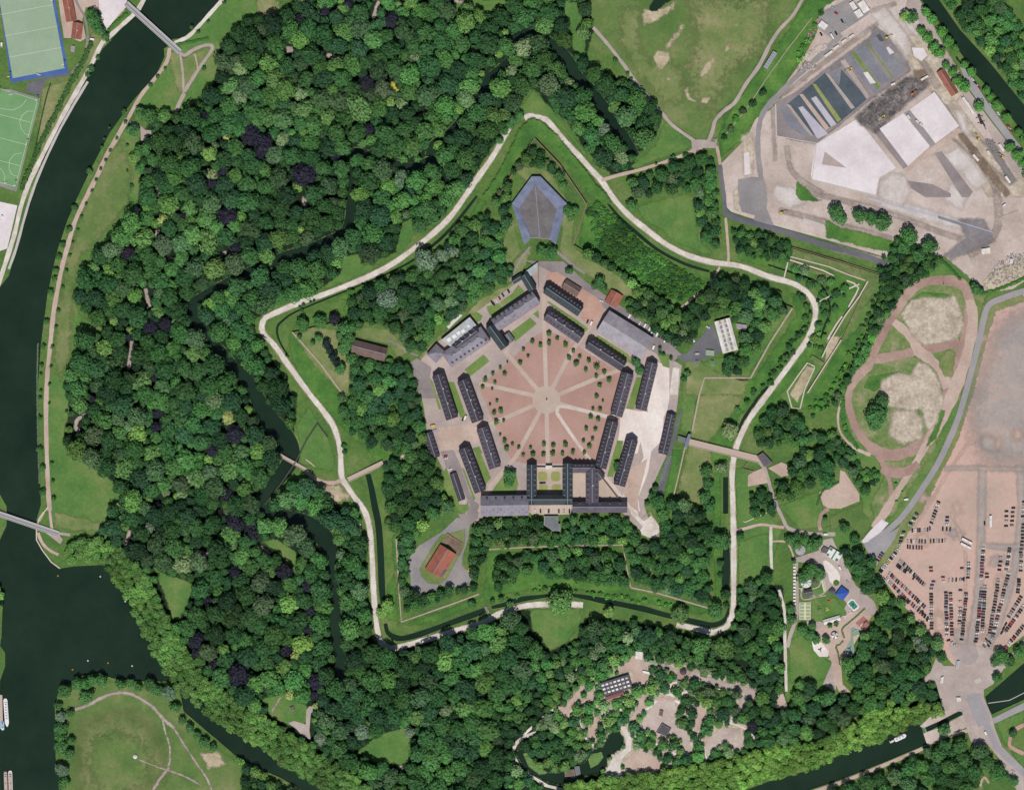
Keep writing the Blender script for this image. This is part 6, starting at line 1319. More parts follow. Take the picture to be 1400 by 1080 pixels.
# ---------- bridges ----------
flat_mat('deck_grey', (170, 168, 172), 0.8, 0.06); flat_mat('deck_dark', (130, 126, 128), 0.8, 0.06); flat_mat('deck_pink', (186, 166, 154), 0.85, 0.08); flat_mat('rail', (206, 204, 204), 0.6, 0.05); flat_mat('steel_blue', (130, 160, 180), 0.5, 0.05)
def bridge(name, label, A, B, wpx, z0, z1, deck='deck_grey', rail='rail', piers=2, group=None, thick=0.7, lane=False):
    cx, cy, L, rz = frame(A, B); w = wpx*S; zm = (z0+z1)/2
    root = thing(name, label, 'bridge', (cx, cy, 0), rz, group); tilt = (z1-z0)/L
    def slab(x0, x1, y0, y1, dz0, dz1):
        vs = [(x, y, zm+tilt*x+dz) for dz in (dz0, dz1) for x, y in ((x0, y0), (x1, y0), (x1, y1), (x0, y1))]
        return vs, [(3, 2, 1, 0), (4, 5, 6, 7), (0, 1, 5, 4), (1, 2, 6, 5), (2, 3, 7, 6), (3, 0, 4, 7)]
    m = MB(); m.add(*slab(-L/2, L/2, -w/2, w/2, -thick, 0)); m.build('deck', [deck], root)
    for s in (-1, 1):
        m = MB(); m.add(*slab(-L/2, L/2, s*w/2-0.2, s*w/2+0.2, 0.9, 1.1))
        n = max(3, int(L/4))
        for i in range(n+1):
            x = -L/2+0.2+(L-0.4)*i/n; m.add(*slab(x-.12, x+.12, s*w/2-.12, s*w/2+.12, 0, 0.9))
        m.build('railing', [rail], root)
    for i in range(piers):
        x = -L/2+L*(i+1)/(piers+1); m = MB(); m.box(x, 0, -3, 1.4, w*0.8, 3+zm+tilt*x-thick); m.build('pier', ['concrete'], root)
    if lane:
        m = MB(); m.add(*slab(-L/2, L/2, -w*0.12, w*0.12, 0.0, 0.03)); m.build('walkway_strip', ['deck_dark'], root)
    return root
bridge('footbridge', 'long straight footbridge across the canal at the heart-shaped path', (173, 6), (246, 72), 7.5, 3.2, 1.2, piers=2, lane=True)
bridge('footbridge', 'long straight footbridge at the left photo edge leading to the west lawn', (-20, 696), (80, 730), 7, 3.4, 0.9, piers=3, lane=True)
bridge('moat_bridge', 'narrow wooden bridge from the west wood to the west ravelin lawn', (380, 621), (418, 642), 4.5, 1.2, 0.9, 'deck_pink', 'stone', 1)
bridge('moat_bridge', 'pink stone bridge over the inner moat on the west side', (476, 656), (524, 633), 6, 0.9, 3.6, 'deck_pink', 'stone_pale', 2)
bridge('gate_bridge', 'long causeway bridge to the east gate over meadow and ring path', (942, 605), (1040, 629), 9, 4.2, 1.0, 'deck_pink', 'stone_pale', 5)
bridge('moat_weir', 'small dark weir across the south-west inner moat', (663, 829), (668, 838), 3, 0.8, 0.8, 'deck_dark', 'stone', 0)
bridge('road_bridge', 'wide grey road bridge between the lock and the dark canal', (1330, 952), (1346, 990), 20, 0.7, 0.7, 'road_grey', 'concrete', 0, thick=0.3)
for lab, x, y in (('pale blue lock gate at the west end of the narrow chamber', 1264.5, 997), ('pale blue lock gate at the east end of the narrow chamber', 1316, 973)):
    root = thing('lock_gate', lab, 'lock gate', W((x, y), -2), R(25), 'gates of the narrow lock')
    for s in (-1, 1):
        m = MB(); m.box(0, s*1.6, 0, 0.7, 3.2, 3.2, 0, R(12*s)); m.build('leaf', ['steel_blue'], root)
wall('pontoon', 'thin pontoon line across the dark eastern canal', Q("1351,961 1380,957 1402,946"), 0.8, 0.3, -1.2, 'concrete', 'pontoon')
# ---------- boats ----------
flat_mat('hull_white', (226, 224, 224), 0.4, 0.04, spec=0.5); flat_mat('hull_dark', (70, 66, 70), 0.5, 0.08); flat_mat('boat_deck', (190, 170, 160), 0.8, 0.08); flat_mat('boat_blue', (130, 176, 204), 0.4, 0.05)
def boat(label, x, y, L, w, rz, top='hull_white', cabin='hull_white', n=4, name='barge', group='boats moored in the canals'):
    root = thing(name, label, 'boat', W((x, y), -1.4), rz, group)
    prof = [(-L/2, w*0.32), (-L/2+L*0.07, w/2), (L/2-L*0.14, w/2), (L/2-L*0.04, w*0.25), (L/2, 0.02)]
    pts = [(a, -b) for a, b in prof]+[(a, b) for a, b in prof[::-1]]
    m = MB(); m.prism(pts, 0, 1.5); m.build('hull', [top], root)
    m = MB(); m.prism([(a*0.9, b*0.8) for a, b in pts], 1.5, 1.62); m.build('deck', ['boat_deck' if cabin != top else 'hull_white'], root)
    m = MB(); m.box(-L*0.05, 0, 1.6, L*0.62, w*0.62, 1.2); cb = m.build('cabin', [cabin], root)
    for i in range(n):
        m = MB(); m.box(-L*0.3+i*L*0.5/max(1, n-1), 0, 2.8, 0.9, w*0.3, 0.15); m.build('hatch', ['glass_dark'], cb)
boat('white river barge moored at the left edge beside the brown pontoon', 8.5, 974, 31, 4.4, R(-86), n=6)
boat('short light blue boat below the white river barge', 3.5, 992, 10, 3.6, R(-88), 'boat_blue', 'boat_blue', 2, 'motorboat')
boat('brown-decked barge by the left edge near the bottom', 8, 1072, 30, 4.4, R(-88), 'hull_dark', 'boat_deck', 3)
boat('pale-decked barge moored outside the brown one near the bottom left', 14.5, 1072, 30, 4.2, R(-88), 'hull_white', 'boat_deck', 3)
boat('white cabin cruiser under the plane trees on the southern canal', 1231, 1008, 14, 4.6, R(25), n=3, name='motorboat')
boat('small white dinghy beside the white cabin cruiser', 1219.5, 1013, 5, 2.4, R(25), n=1, name='dinghy')
m = MB(); m.prism([(X(a), Y(b)) for a, b in Q("-6,948 3,950 4,996 -6,996")], -1.7, -0.6); tag(m.build('landing_stage', ['boat_deck']), 'brown landing stage at the left edge beside the barge', 'pontoon')
flat_mat('buoy_orange', (220, 130, 60), 0.5, 0.05)
for i, (x, y, c, l) in enumerate(((99, 915, 'buoy_orange', 'orange buoy in the basin, left of the pair'), (147.5, 906, 'buoy_orange', 'orange buoy in the basin north of the island'), (120, 903, 'white_paint', 'white buoy between the two orange ones'), (180.5, 910, 'white_paint', 'white buoy east of the orange ones'), (171, 822, 'white_paint', 'white buoy near the plane trees in the basin'), (137, 788, 'white_paint', 'white buoy below the west lawn planes'), (79, 787, 'buoy_orange', 'small orange buoy near the basin corner'))):
    m = MB(); m.cyl(X(x), Y(y), -1.5, 0.9, 0.8, 0.7, 10); m.cyl(X(x), Y(y), -0.8, 0.5, 0.1, 0.8, 8); tag(m.build('buoy', [c]), l, 'buoy')
m = MB(); m.box(0, 0, 0, 3.6, 3.6, 2.2); m.cyl(0, 0, 2.2, 2.7, 0.1, 1.6, 4)
o = m.build('tent', ['white_paint']); o.location = W((185, 1034), 0.1); tag(o, 'small white square tent in the middle of the grassy island', 'tent')

# ---------- fairground ----------
for nm, c in (('cloth_blue', (52, 86, 170)), ('cloth_green', (60, 128, 108)), ('cloth_white', (226, 222, 216)), ('cloth_red', (206, 74, 70)), ('cloth_yellow', (216, 206, 110)), ('cloth_cyan', (120, 190, 190)), ('cloth_dark', (74, 74, 78)), ('cloth_cream', (218, 210, 184))): flat_mat(nm, c, 0.7, 0.05)
def F10(a, b): return (1060+a/10, 715+b/10)
def G10(a, b): return (1060+a/10, 800+b/10)
def cone_tent(name, label, cat, p, r, h, mats, n=12, peak=2.0, ring=None):
    root = thing(name, label, cat, W(p, 0.1)); 
    m = MB(); m.cyl(0, 0, 0, r*0.85, r*0.85, 0.4, n); m.build('platform', ['deck_grey'], root)
    m = MB(); m.cyl(0, 0, 0.4, 0.3, 0.3, h-0.4, 8); m.build('mast', ['rail'], root)
    m = MB()
    for i in range(n):
        a, b = 2*math.pi*i/n, 2*math.pi*(i+1)/n
        m.add([(r*math.cos(a), r*math.sin(a), h), (r*math.cos(b), r*math.sin(b), h), (0, 0, h+peak), (r*math.cos(a), r*math.sin(a), h-0.5), (r*math.cos(b), r*math.sin(b), h-0.5)], [(0, 1, 2), (0, 3, 4, 1)], i % len(mats))
    m.build('canopy', mats, root); return root
cone_tent('carousel', 'red and white conical carousel roof by the fairground entrance', 'carousel', F10(575, 285), 3.6, 3.5, ['cloth_white', 'cloth_red', 'cloth_cyan', 'cloth_yellow'])
cone_tent('carousel', 'white and dark segmented round carousel on the lower pink plaza', 'carousel', G10(808, 685), 3.9, 3.5, ['cloth_white', 'cloth_white', 'cloth_dark'], 12)
cone_tent('parasol_terrace', 'round grey decked terrace roof west of the fairground entrance', 'terrace', F10(340, 370), 5.6, 2.5, ['metal_grey', 'deck_grey'], 16, 0.8)
cone_tent('planter', 'round green planter on the pale beige plaza', 'planter', F10(832, 815), 3.4, 0.6, ['grass', 'wood_green'] if 'wood_green' in MATS else ['grass'], 14, 0.8)
root = thing('octopus_ride', 'round many-coloured spinning ride beside the fairground trees', 'ride', W(F10(420, 815), 0.1))
m = MB(); m.cyl(0, 0, 0, 5.6, 5.6, 0.4, 20); m.build('platform', ['cloth_white'], root)
m = MB(); m.cyl(0, 0, 0.4, 1.6, 1.0, 3, 10); m.build('hub', ['cloth_cyan'], root)
for i in range(8):
    a = i*math.pi/4; m = MB(); m.bar((0, 0, 2.5), (4.3*math.cos(a), 4.3*math.sin(a), 1.6), 0.3); ar = m.build('arm', ['boat_blue'], root)
    m = MB(); m.box(4.4*math.cos(a), 4.4*math.sin(a), 0.7, 1.3, 1.1, 0.8, 0, a); m.build('gondola', [['cloth_red', 'cloth_blue', 'cloth_yellow', 'cloth_white'][i % 4]], ar)
root = thing('ride_roof', 'green and white cross-patterned ride roof at the fairground entrance', 'ride', W(F10(800, 432), 0.1), R(-31))
m = MB(); m.box(0, 0, 0, 14, 9, 4); m.build('wall', ['cloth_white'], root)
m = MB(); m.box(0, 0, 4, 15.5, 10.5, 0.4); m.build('roof', ['cloth_white'], root)
for x, y, lx, ly in ((0, 0, 1.6, 10.6), (-5.8, 3.4, 3.2, 3), (-5.8, -3.6, 3, 2.6), (5.2, 3.6, 3, 2.6), (5.4, -3.4, 3.2, 3)):
    m = MB(); m.box(x, y, 4.4, lx, ly, 0.12); m.build('roof_panel', ['cloth_green'], root)
flat_building('entrance_hall', 'grey tile-roofed hall left of the green and white ride roof', 'hall', P(1060,715,10,"625,375 660,325 725,355 680,415 620,400"), 4, 'slate_mid', 'wall_pale', 0)
gable('engine_shed', 'dark roofed shed inside the looping miniature track', 'shed', F10(395, 960), F10(498, 940), 9, 3, 2, 'slate_dark', 'wall_pale', z=0)
gable('ride_booth', 'dark hipped booth next to the round many-coloured ride', 'booth', F10(515, 790), F10(570, 800), 6, 3, 2, 'slate_mid', 'wall_pale', 2, 2, z=0)
gable('long_tent', 'long cream tent between the coloured ride and the beige plaza', 'tent', F10(635, 735), F10(682, 925), 4.2, 2.6, 1.4, 'cloth_cream', 'cloth_white', z=0)
gable('long_tent', 'long white tent south of the flower garden lawn', 'tent', G10(662, 505), G10(878, 442), 6, 2.8, 1.5, 'cloth_white', 'cloth_white', z=0)
cone_tent('square_pavilion', 'square grey pyramid pavilion left of the blue tent', 'pavilion', F10(775, 930), 4.2, 3.2, ['slate_mid'], 4, 2)
root = thing('blue_tent', 'large bright blue square tent of the fairground', 'tent', W((1151.2, 811), 0.1), R(-38))
m = MB(); m.box(0, 0, 0, 10, 10.5, 4); m.build('wall', ['cloth_white'], root)
m = MB(); m.add([(-5.5, -6, 4), (5.5, -6, 4), (5.5, 6, 4), (-5.5, 6, 4), (0, 0, 6.2)], [(0, 1, 4), (1, 2, 4), (2, 3, 4), (3, 0, 4), (3, 2, 1, 0)]); m.build('canopy', ['cloth_blue'], root)
root = thing('bumper_pool', 'white-rimmed green Z-shaped pool ride below the blue tent', 'pool ride', W(G10(1060, 270), 0.1), 0)
cx, cy = X(G10(1060, 270)[0]), Y(G10(1060, 270)[1]); zp = [(X(a)-cx, Y(b)-cy) for a, b in P(1060,800,10,"975,240 1035,185 1080,195 1100,230 1150,290 1140,310 1085,350 1060,345 1040,310 1010,290")]
m = MB(); m.prism(zp, 0, 0.7); m.build('rim', ['cloth_white'], root)
m = MB(); m.prism([(a*0.74, b*0.74) for a, b in zp], 0.6, 0.75); m.build('floor', ['cloth_green'], root)
m = MB(); m.cyl(0, 0, 0.7, 1.2, 0.8, 2, 8); m.build('hub', ['cloth_blue'], root)
root = thing('crazy_golf', 'yellow and white striped rectangle of stalls by the path', 'stalls', W(G10(405, 350), 0.7), 0)
m = MB(); m.box(0, 0, 0, 12.3, 19.2, 0.3); m.build('base', ['cloth_cream'], root)
for i in range(5):
    for s in (-1, 1): m = MB(); m.box(s*3.3, -7.6+i*3.8, 0.3, 4.6, 2.8, 0.25); m.build('lane', ['turf_grey'], root)
m = MB(); m.box(0, 0, 0.3, 0.9, 19, 0.4); m.build('centre_strip', ['cloth_yellow'], root)
m = MB(); m.box(0, 0, 0, 2.4, 1.9, 2.0, 0); m.box(0, 0, 2.0, 2.6, 2.1, 0.15, 1); booth = m.build('booth', ['wall_pale', 'white_paint']); bm_ = booth.data; bpy.data.objects.remove(booth)
for i in range(15):
    o = link(bpy.data.objects.new('booth', bm_)); o.location = W((1086, 766.5+i*4.55), 0.2)
    tag(o, f'white booth in the row west of the fairground path, {ORD[i].replace("nearest", "")+"from the north" if i else "northernmost"}'.replace('  ', ' '), 'booth', 'row of white booths along the fairground path')
root = thing('playground_fort', 'dark climbing house on the red playground mat', 'climbing frame', W(G10(1238, 535), 0.5), R(35))
m = MB(); m.box(0, 0, 0, 7, 6, 2.4, 0, 0, 0.9); m.build('frame', ['brick'], root); m = MB(); m.box(0, 0, 2.2, 4.6, 4, 0.8); m.build('roof', ['play_red'], root); m = MB(); m.box(-3.6, 2.8, 0, 5, 1.2, 1.4, 0, 0.3); m.build('slide', ['cloth_cream'], root)
for i, (a, b, c, l) in enumerate(((1085, 610, 'cloth_cyan', 'small cyan play frame on the green mat below the red one'), (1015, 865, 'cloth_blue', 'small blue play frame on the lower green mat'), (985, 930, 'cloth_white', 'white rocker on the lower green mat'), (610, 880, 'cloth_dark', 'dark swing frame on the pale sand play area'), (710, 330, 'cloth_yellow', 'yellow flower-shaped ride on the garden lawn'), (735, 220, 'cloth_red', 'reddish ride frame on the garden lawn'), (600, 320, 'tile_brown', 'brownish ride loop on the west of the garden lawn'), (955, 425, 'cloth_white', 'round white and red kiosk by the white tent'), (1025, 365, 'cloth_white', 'white kiosk just below the pool ride'), (350, 48, 'cloth_white', 'tiny white ticket box under the round coloured ride'))):
    root = thing('play_frame', l, 'play equipment', W(G10(a, b), 0.5), i)
    for k in range(3):
        m = MB(); m.box(math.cos(k*2.1)*1.5, math.sin(k*2.1)*1.5, 0, 1.8, 0.8, 1.2+0.3*k, 0, k*2.1); m.build('panel', [c], root)
    m = MB(); m.cyl(0, 0, 0, 0.5, 0.5, 1.8, 8); m.build('post', [c], root)
def hedge(label, s, w=1.6, h=1.4, col=(88, 112, 62), z=None, name='hedge', dens=1.0):
    pts = smooth_line(QW(s), 3); g = np.random.default_rng(len(label)); seg = np.array([p[:2] for p in pts]); d = np.r_[0, np.cumsum(np.hypot(*np.diff(seg, axis=0).T))]
    Vs, Fs, Ts = [], [], []; k = 0; n = max(3, int(d[-1]*S/(w*0.55)*dens)); bz = base_z(*seg[len(seg)//2]) if z is None else z
    for i in range(n):
        t = d[-1]*i/(n-1); x, y = np.interp(t, d, seg[:, 0]), np.interp(t, d, seg[:, 1]); V, F, tn = SML[int(g.integers(6))]
        r = w*g.uniform(0.5, 0.75); a = g.uniform(0, 6.28); c, s_ = math.cos(a), math.sin(a)
        Vs.append(np.stack([(V[:, 0]*c-V[:, 1]*s_)*r+X(x)+g.normal(0, w*.08), (V[:, 0]*s_+V[:, 1]*c)*r+Y(y)+g.normal(0, w*.08), V[:, 2]*h*0.6+bz+h*0.5], 1)); Fs.append(F+k); k += len(V); Ts.append(tn)
    o = fast_mesh(name, np.vstack(Vs), np.vstack(Fs), MATS['foliage']); put_tone(o.data, np.concatenate(Ts)); o.color = (*alb(col, KFAC*0.95), 1)
    return tag(o, label, 'hedge')
hedge('long hedge between the grey road and the pink plaza of the fairground', "1182,832 1170,843 1158,853 1151,860 1153,868 1154,871")
hedge('hedge along the southern fairground path', "1152,876 1148,881 1143,883 1145,890 1147,900 1148,908")
hedge('dark hedge between the hockey pitches and the canal path', "124,60 112,88 98,112 84,140 68,172 55,198 42,228 30,258", 5, 4, (64, 96, 52))
hedge('thin dark hedge line across the lawn east of the green pitch', "69,115 63,135 56,165 50,195 44,220", 1.2, 1.5, (60, 90, 56))
hedge('hedge on the canal bank west of the northern footbridge', "172,20 160,30 150,40 146,46", 3, 2.5, (70, 110, 54))
hedge('hedge beside the path east of the northern footbridge', "243,61 255,59 270,56 283,54", 3, 2, (64, 104, 54))
hedge('hedge row at the southern edge of the rubble along the grey road', "1345,402 1365,396 1385,388 1402,380", 3.5, 2.5, (70, 112, 54))
hedge('scrub hedge south-east of the rubble track', "1285,355 1300,368 1312,382", 3, 2.5, (62, 104, 54))
hedge('hedge between the green gravel yard and square grove', "1117,690 1124,672 1135,664 1146,660", 2, 1.5, (70, 100, 56))
hedge('hedge strip between the red track and its thin side path', "1152,545 1152,565 1156,585 1163,600 1172,612", 4, 2.5, (66, 110, 54))
hedge('hedge along the pink towpath south of the canal', "1302,1005 1280,1016 1262,1022", 2, 1.5, (84, 112, 62))
hedge('reeds along the west basin quay of the canal promenade', "52,470 51,510 51,540 52,600 54,660", 1.5, 1, (96, 110, 90))

# ---------- construction site things ----------
flat_mat('container_white', (224, 220, 218), 0.5, 0.04); flat_mat('container_blue', (90, 120, 150), 0.5, 0.05); flat_mat('machine_orange', (200, 120, 60), 0.5, 0.05); flat_mat('machine_yellow', (214, 180, 80), 0.5, 0.05); flat_mat('rubber', (40, 40, 42), 0.8, 0.05)
def P3(a, b): return (1050+a/4, b/4)
def container(a, b, L, w, rz, mat, label, h=2.6, row=0):
    root = thing('container', label, 'container', W(P3(a, b), 0.6), R(rz), 'containers and huts on the building site')
    m = MB(); m.box(0, 0, 0, L, w, h); m.build('box', [mat], root)
    m = MB(); m.box(0, 0, h, L*0.96, w*0.94, 0.1); m.build('roof', ['container_white' if mat != 'container_white' else 'roof_white'], root)
    m = MB(); m.box(L*0.2, -w/2-0.03, 0.1, 0.9, 0.06, 2.0); m.build('door', ['glass_dark'], root)
for i, (a, b, L, w, rz, mt, lab) in enumerate((
    (465, 35, 9, 5, -58, 'container_white', 'white site office block at the top of the grey site yard'), (495, 78, 8.5, 7, -58, 'container_white', 'white site office block south of the topmost one'), (522, 40, 13, 8, -58, 'container_white', 'largest white block on the grey site yard, right of two others'),
    (300, 142, 9, 7, -38, 'container_white', 'white hut on the west edge of the grey site yard'), (350, 203, 7, 2, -58, 'container_blue', 'thin blue container south of the western white hut'), (330, 298, 10, 2.4, 35, 'container_white', 'white container lying along the yard road, southernmost'), (372, 262, 7, 2.4, 35, 'container_white', 'white container lying along the yard road, second from south'), (415, 228, 6, 2.4, 35, 'container_white', 'white container lying along the yard road, third from south'), (455, 202, 6, 2.2, 35, 'container_white', 'pale skip at the north end of the yard road containers'),
    (1075, 552, 8, 2.8, -55, 'container_white', 'white hut beside the red tiled long house'), (1105, 595, 14, 2.8, -60, 'container_white', 'long white hut south-east of the red tiled long house'), (1275, 810, 9, 2.8, -58, 'container_white', 'white and blue hut near the eastern site edge'), (1205, 838, 5, 2.4, -58, 'container_white', 'small white box south of the crane'),
    (1135, 865, 9, 2.6, -50, 'container_white', 'white truck-sized container on the brown trench'), (768, 642, 4.5, 2.2, -55, 'container_white', 'small white box at the north end between the two white slabs'), (815, 668, 4, 2.0, -50, 'container_white', 'small white box in the middle of the grey strip'), (836, 685, 4, 2.0, -50, 'container_white', 'small white box just south-east on the grey strip'),
    (683, 464, 5, 2.2, 25, 'machine_orange', 'orange skip at the edge of the striped slab field'), (1310, 985, 9, 2.6, -55, 'machine_orange', 'long orange skip on the south-east dark patch'), (855, 430, 9, 2.2, 30, 'container_white', 'white lorry trailer by the brown spoil heap'), (1290, 45+1080, 4, 2, 40, 'container_blue', 'small dark container above the sandy square pad'), (1330, 350+1080, 5, 3, 80, 'container_white', 'white box among the rubble at the right edge'))):
    container(a, b, L, w, rz, mt, lab)
def excavator(a, b, rz, label, mat='machine_yellow'):
    root = thing('excavator', label, 'excavator', W(P3(a, b), 0.5), R(rz))
    for s in (-1, 1): m = MB(); m.box(0, s*1.1, 0, 4, 0.6, 0.9); m.build('track', ['rubber'], root)
    m = MB(); m.box(-0.4, 0, 0.9, 3, 2.5, 1.3); m.build('body', [mat], root); m = MB(); m.box(0.4, 0.7, 2.2, 1.4, 1.0, 1.1); m.build('cab', ['glass_dark'], root)
    m = MB(); m.bar((0.8, -0.3, 1.8), (4.2, -0.3, 4), 0.5); m.bar((4.2, -0.3, 4), (6.4, -0.3, 1.2), 0.4); ar = m.build('boom', [mat], root); m = MB(); m.box(6.4, -0.3, 0.3, 1, 1, 1); m.build('bucket', ['rubber'], ar)
excavator(650, 208, 30, 'yellow excavator beside the dark tank on the slab field'); excavator(450, 380, 200, 'yellow excavator on the pale strip in the middle of the slabs'); excavator(630, 640, 210, 'yellow excavator on the burnt black earth'); excavator(790, 515, 40, 'orange excavator at the upper end of the burnt black earth', 'machine_orange'); excavator(75, 85+1080, 20, 'yellow excavator on the dirt left of the white kerb')
excavator(1150, 760, 120, 'excavator at the eastern stockpile'); excavator(1280, 860, 140, 'yellow excavator on the grey eastern patch')
root = thing('mobile_crane', 'dark lattice crane standing at the east of the building site', 'crane', W(P3(1160, 655), 0.4), R(-70))
m = MB(); m.box(0, 0, 0, 11, 2.6, 1.6); m.build('chassis', ['rubber'], root); m = MB(); m.box(-2, 0, 1.6, 4, 2.4, 1.6); m.build('cab', ['cloth_dark'], root)
m = MB(); m.bar((-1, 0, 3), (13, 1, 9), 0.8); m.build('boom', ['cloth_dark'], root)
for k, sgn in enumerate((-1, 1, -1, 1)): m = MB(); m.box((-3, -3, 3, 3)[k], sgn*2.6, 0.2, 0.6, 3, 0.4); m.build('outrigger', ['rubber'], root)
# rubble and spoil
def heap(label, pts, h, mat, l=0.3, n=260, name='spoil_heap', size=(0.8, 2.2)):
    A = np.asarray(pts); g = np.random.default_rng(len(label)); lo, hi = A.min(0), A.max(0); c = g.uniform(lo, hi, (n*3, 2)); c = c[sdf(c, pts) > 0.3][:n]
    m = MB()
    for x, y in c:
        s = g.uniform(*size); m.box(X(x), Y(y), l, s, s*g.uniform(.5, 1), h*g.uniform(0.3, 1), int(g.integers(len(mat))), g.uniform(0, 3), g.uniform(.4, .8))
    o = m.build(name, mat); tag(o, label, 'rubble', kind='stuff')
flat_mat('rubble_pale', (206, 194, 184), 0.95, 0.1); flat_mat('rubble_grey', (150, 142, 138), 0.95, 0.1); flat_mat('rubble_blue', (130, 138, 150), 0.8, 0.1)
heap('pale rubble spread at the right edge north of the grey road', Q("1345,392 1352,375 1365,358 1385,345 1402,345 1402,375 1370,388"), 1.2, ['rubble_pale', 'rubble_grey', 'rubble_pale', 'rubble_blue'], n=420)
heap('white rubble bank on the west side of the grey site yard', T(3,0,"185,310 290,240 325,240 320,270 200,335"), 1.2, ['rubble_pale'], n=260)
heap('small white rubble piles left of the yard road', T(3,0,"150,370 200,335 270,345 260,380 150,400"), 1.2, ['rubble_pale', 'rubble_grey'], n=90)
heap('coloured scrap along the west side of the grey site yard', T(3,0,"205,200 240,150 270,90 290,110 250,200 220,230"), 1.3, ['rubble_pale', 'cloth_red', 'rubble_blue', 'rubble_grey'], n=110, size=(0.5, 1.4))
heap('brown spoil heap near the stockpile crane', T(3,0,"1185,760 1230,765 1290,850 1280,880 1220,830"), 1.8, ['rubble_grey', 'brown_earth'], n=150)
heap('scattered debris on the dark strip of burnt earth', T(3,0,"490,650 560,570 760,430 870,430 860,490 760,560 590,720 520,690"), 0.7, ['rubber', 'rubble_grey', 'cloth_dark'], n=260, size=(0.4, 1.6))
heap('loose stones on the oval sandy mound of the red track', Q("1240,440 1250,425 1300,450 1290,470 1262,470"), 0.5, ['rubble_pale', 'bare_earth' if False else 'rubble_pale'], n=60, size=(0.4, 1.4))
heap('pale flower clumps scattered over the eastern beds of the zoo terrace', T(2,3,"1020,430 1080,430 1160,470 1150,490 1020,460"), 0.8, ['rubble_pale', 'cloth_green'], n=60, size=(0.3, 1.0))
for i, (s, l) in enumerate((("1285,125 1385,80 1400,160 1400,195 1350,240 1315,245", 'sandy raised square pad by the eastern site track'),)):
    pts = [(X(a), Y(b)) for a, b in T(3,1,"1265,110 1365,72 1400,175 1400,200 1350,235 1315,245")]; m = MB(); m.prism(pts, 0, 0.9); tag(m.build('raised_pad', ['straw_pad' if 'straw_pad' in MATS else 'earth_hard']), l, 'platform')
# statue at the parade centre
root = thing('monument', 'small slender monument at the centre of the parade ground star', 'monument', W((747.5, 548), PLAT_Z+0.5)); m = MB(); m.box(0, 0, 0, 3, 3, 0.8); m.build('plinth', ['stone_pale'], root); m = MB(); m.box(0, 0, 0.8, 1.2, 1.2, 5, 0, 0, 0.5); m.build('column', ['cloth_dark'], root)
root = thing('grandstand', 'grey slatted grandstand roof beside the path at the north meadow', 'grandstand', W((1053, 83), 0.2), R(58))
m = MB(); m.box(0, 0, 0, 21, 5, 3); m.build('base', ['deck_dark'], root)
for k in range(7): m = MB(); m.box(-9+k*3, 0, 3, 2.4, 5.2, 0.2); m.build('roof_panel', ['zinc'], root)
flat_building('kiosk', 'small grey kiosk at the meadow path junction', 'kiosk', Q("977,191 980,190 980,196 977,196"), 2.6, 'metal_grey', 'wall_pale', 0)
flat_building('shelter', 'small pale shelter in the clearing of the south-western glade', 'shelter', Q("396,967 401,965 403,970 398,972"), 2.4, 'tile_brown', 'wall_pale', 0)
flat_building('kiosk', 'small grey kiosk on the footway by the square grove', 'kiosk', Q("1056,684 1062,683 1065,694 1059,695"), 2.8, 'metal_grey', 'wall_pale', 0)
flat_building('kiosk', 'white kiosk on the south path between wood and canal', 'kiosk', T(3,3,"450,630 485,600 495,615 465,650"), 2.8, 'roof_white', 'wall_pale', 0)
flat_building('shed', 'dark hut among trees south of the ring path', 'shed', T(1,3,"1035,275 1040,262 1105,245 1110,258"), 2.6, 'slate_dark', 'wall_pale', 0)
wall('retaining_wall', 'pale edging round the sandy viewpoint beyond the diagonal road', T(2,2,"715,675 752,640 820,740 775,785"), 1.2, 1.2, PLAT_Z, 'stone')

# ---------- vehicles ----------
def car_mesh(L=4.3, w=1.8, van=False):
    m = MB(); h = 0.75 if not van else 1.9
    m.box(0, 0, 0.3, L, w, h-0.15 if not van else 1.0, 0, 0, 0.97)
    if not van:
        m.add([(-1.65, -.82, h+.14), (1.15, -.82, h+.14), (1.15, .82, h+.14), (-1.65, .82, h+.14), (-1.15, -.66, 1.4), (0.45, -.66, 1.4), (0.45, .66, 1.4), (-1.15, .66, 1.4)], [(0, 1, 5, 4), (1, 2, 6, 5), (2, 3, 7, 6), (3, 0, 4, 7)], 1)
        m.add([(-1.15, -.66, 1.41), (0.45, -.66, 1.41), (0.45, .66, 1.41), (-1.15, .66, 1.41)], [(0, 1, 2, 3)], 0)
    else:
        m.box(-0.3, 0, 1.3, L-0.9, w, 0.9, 0, 0, 0.95); m.box(L/2-0.5, 0, 1.2, 0.5, w*0.85, 0.5, 1)
    for a in (-1, 1):
        for b in (-1, 1): m.box(a*L*0.31, b*(w/2-0.08), 0.0, 0.62, 0.2, 0.62, 2)
    return m
m_, nt, b = newmat('car_paint'); oi = nt.nodes.new('ShaderNodeObjectInfo'); nt.links.new(oi.outputs['Color'], b.inputs['Base Color']); b.inputs['Roughness'].default_value = 0.28; b.inputs['Specular IOR Level'].default_value = 0.5
o = car_mesh().build('parked_car', ['car_paint', 'glass_dark', 'rubber']); CAR = o.data; bpy.data.objects.remove(o)
o = car_mesh(5.4, 2.0, True).build('van', ['car_paint', 'glass_dark', 'rubber']); VAN = o.data; bpy.data.objects.remove(o)
CC = {'black': (26, 26, 30), 'dark grey': (62, 62, 66), 'grey': (120, 120, 124), 'silver': (186, 186, 188), 'white': (236, 234, 232), 'red': (170, 36, 44), 'blue': (40, 64, 128), 'brown': (90, 70, 60), 'turquoise': (30, 150, 160), 'green': (50, 90, 64), 'yellow': (224, 190, 60)}
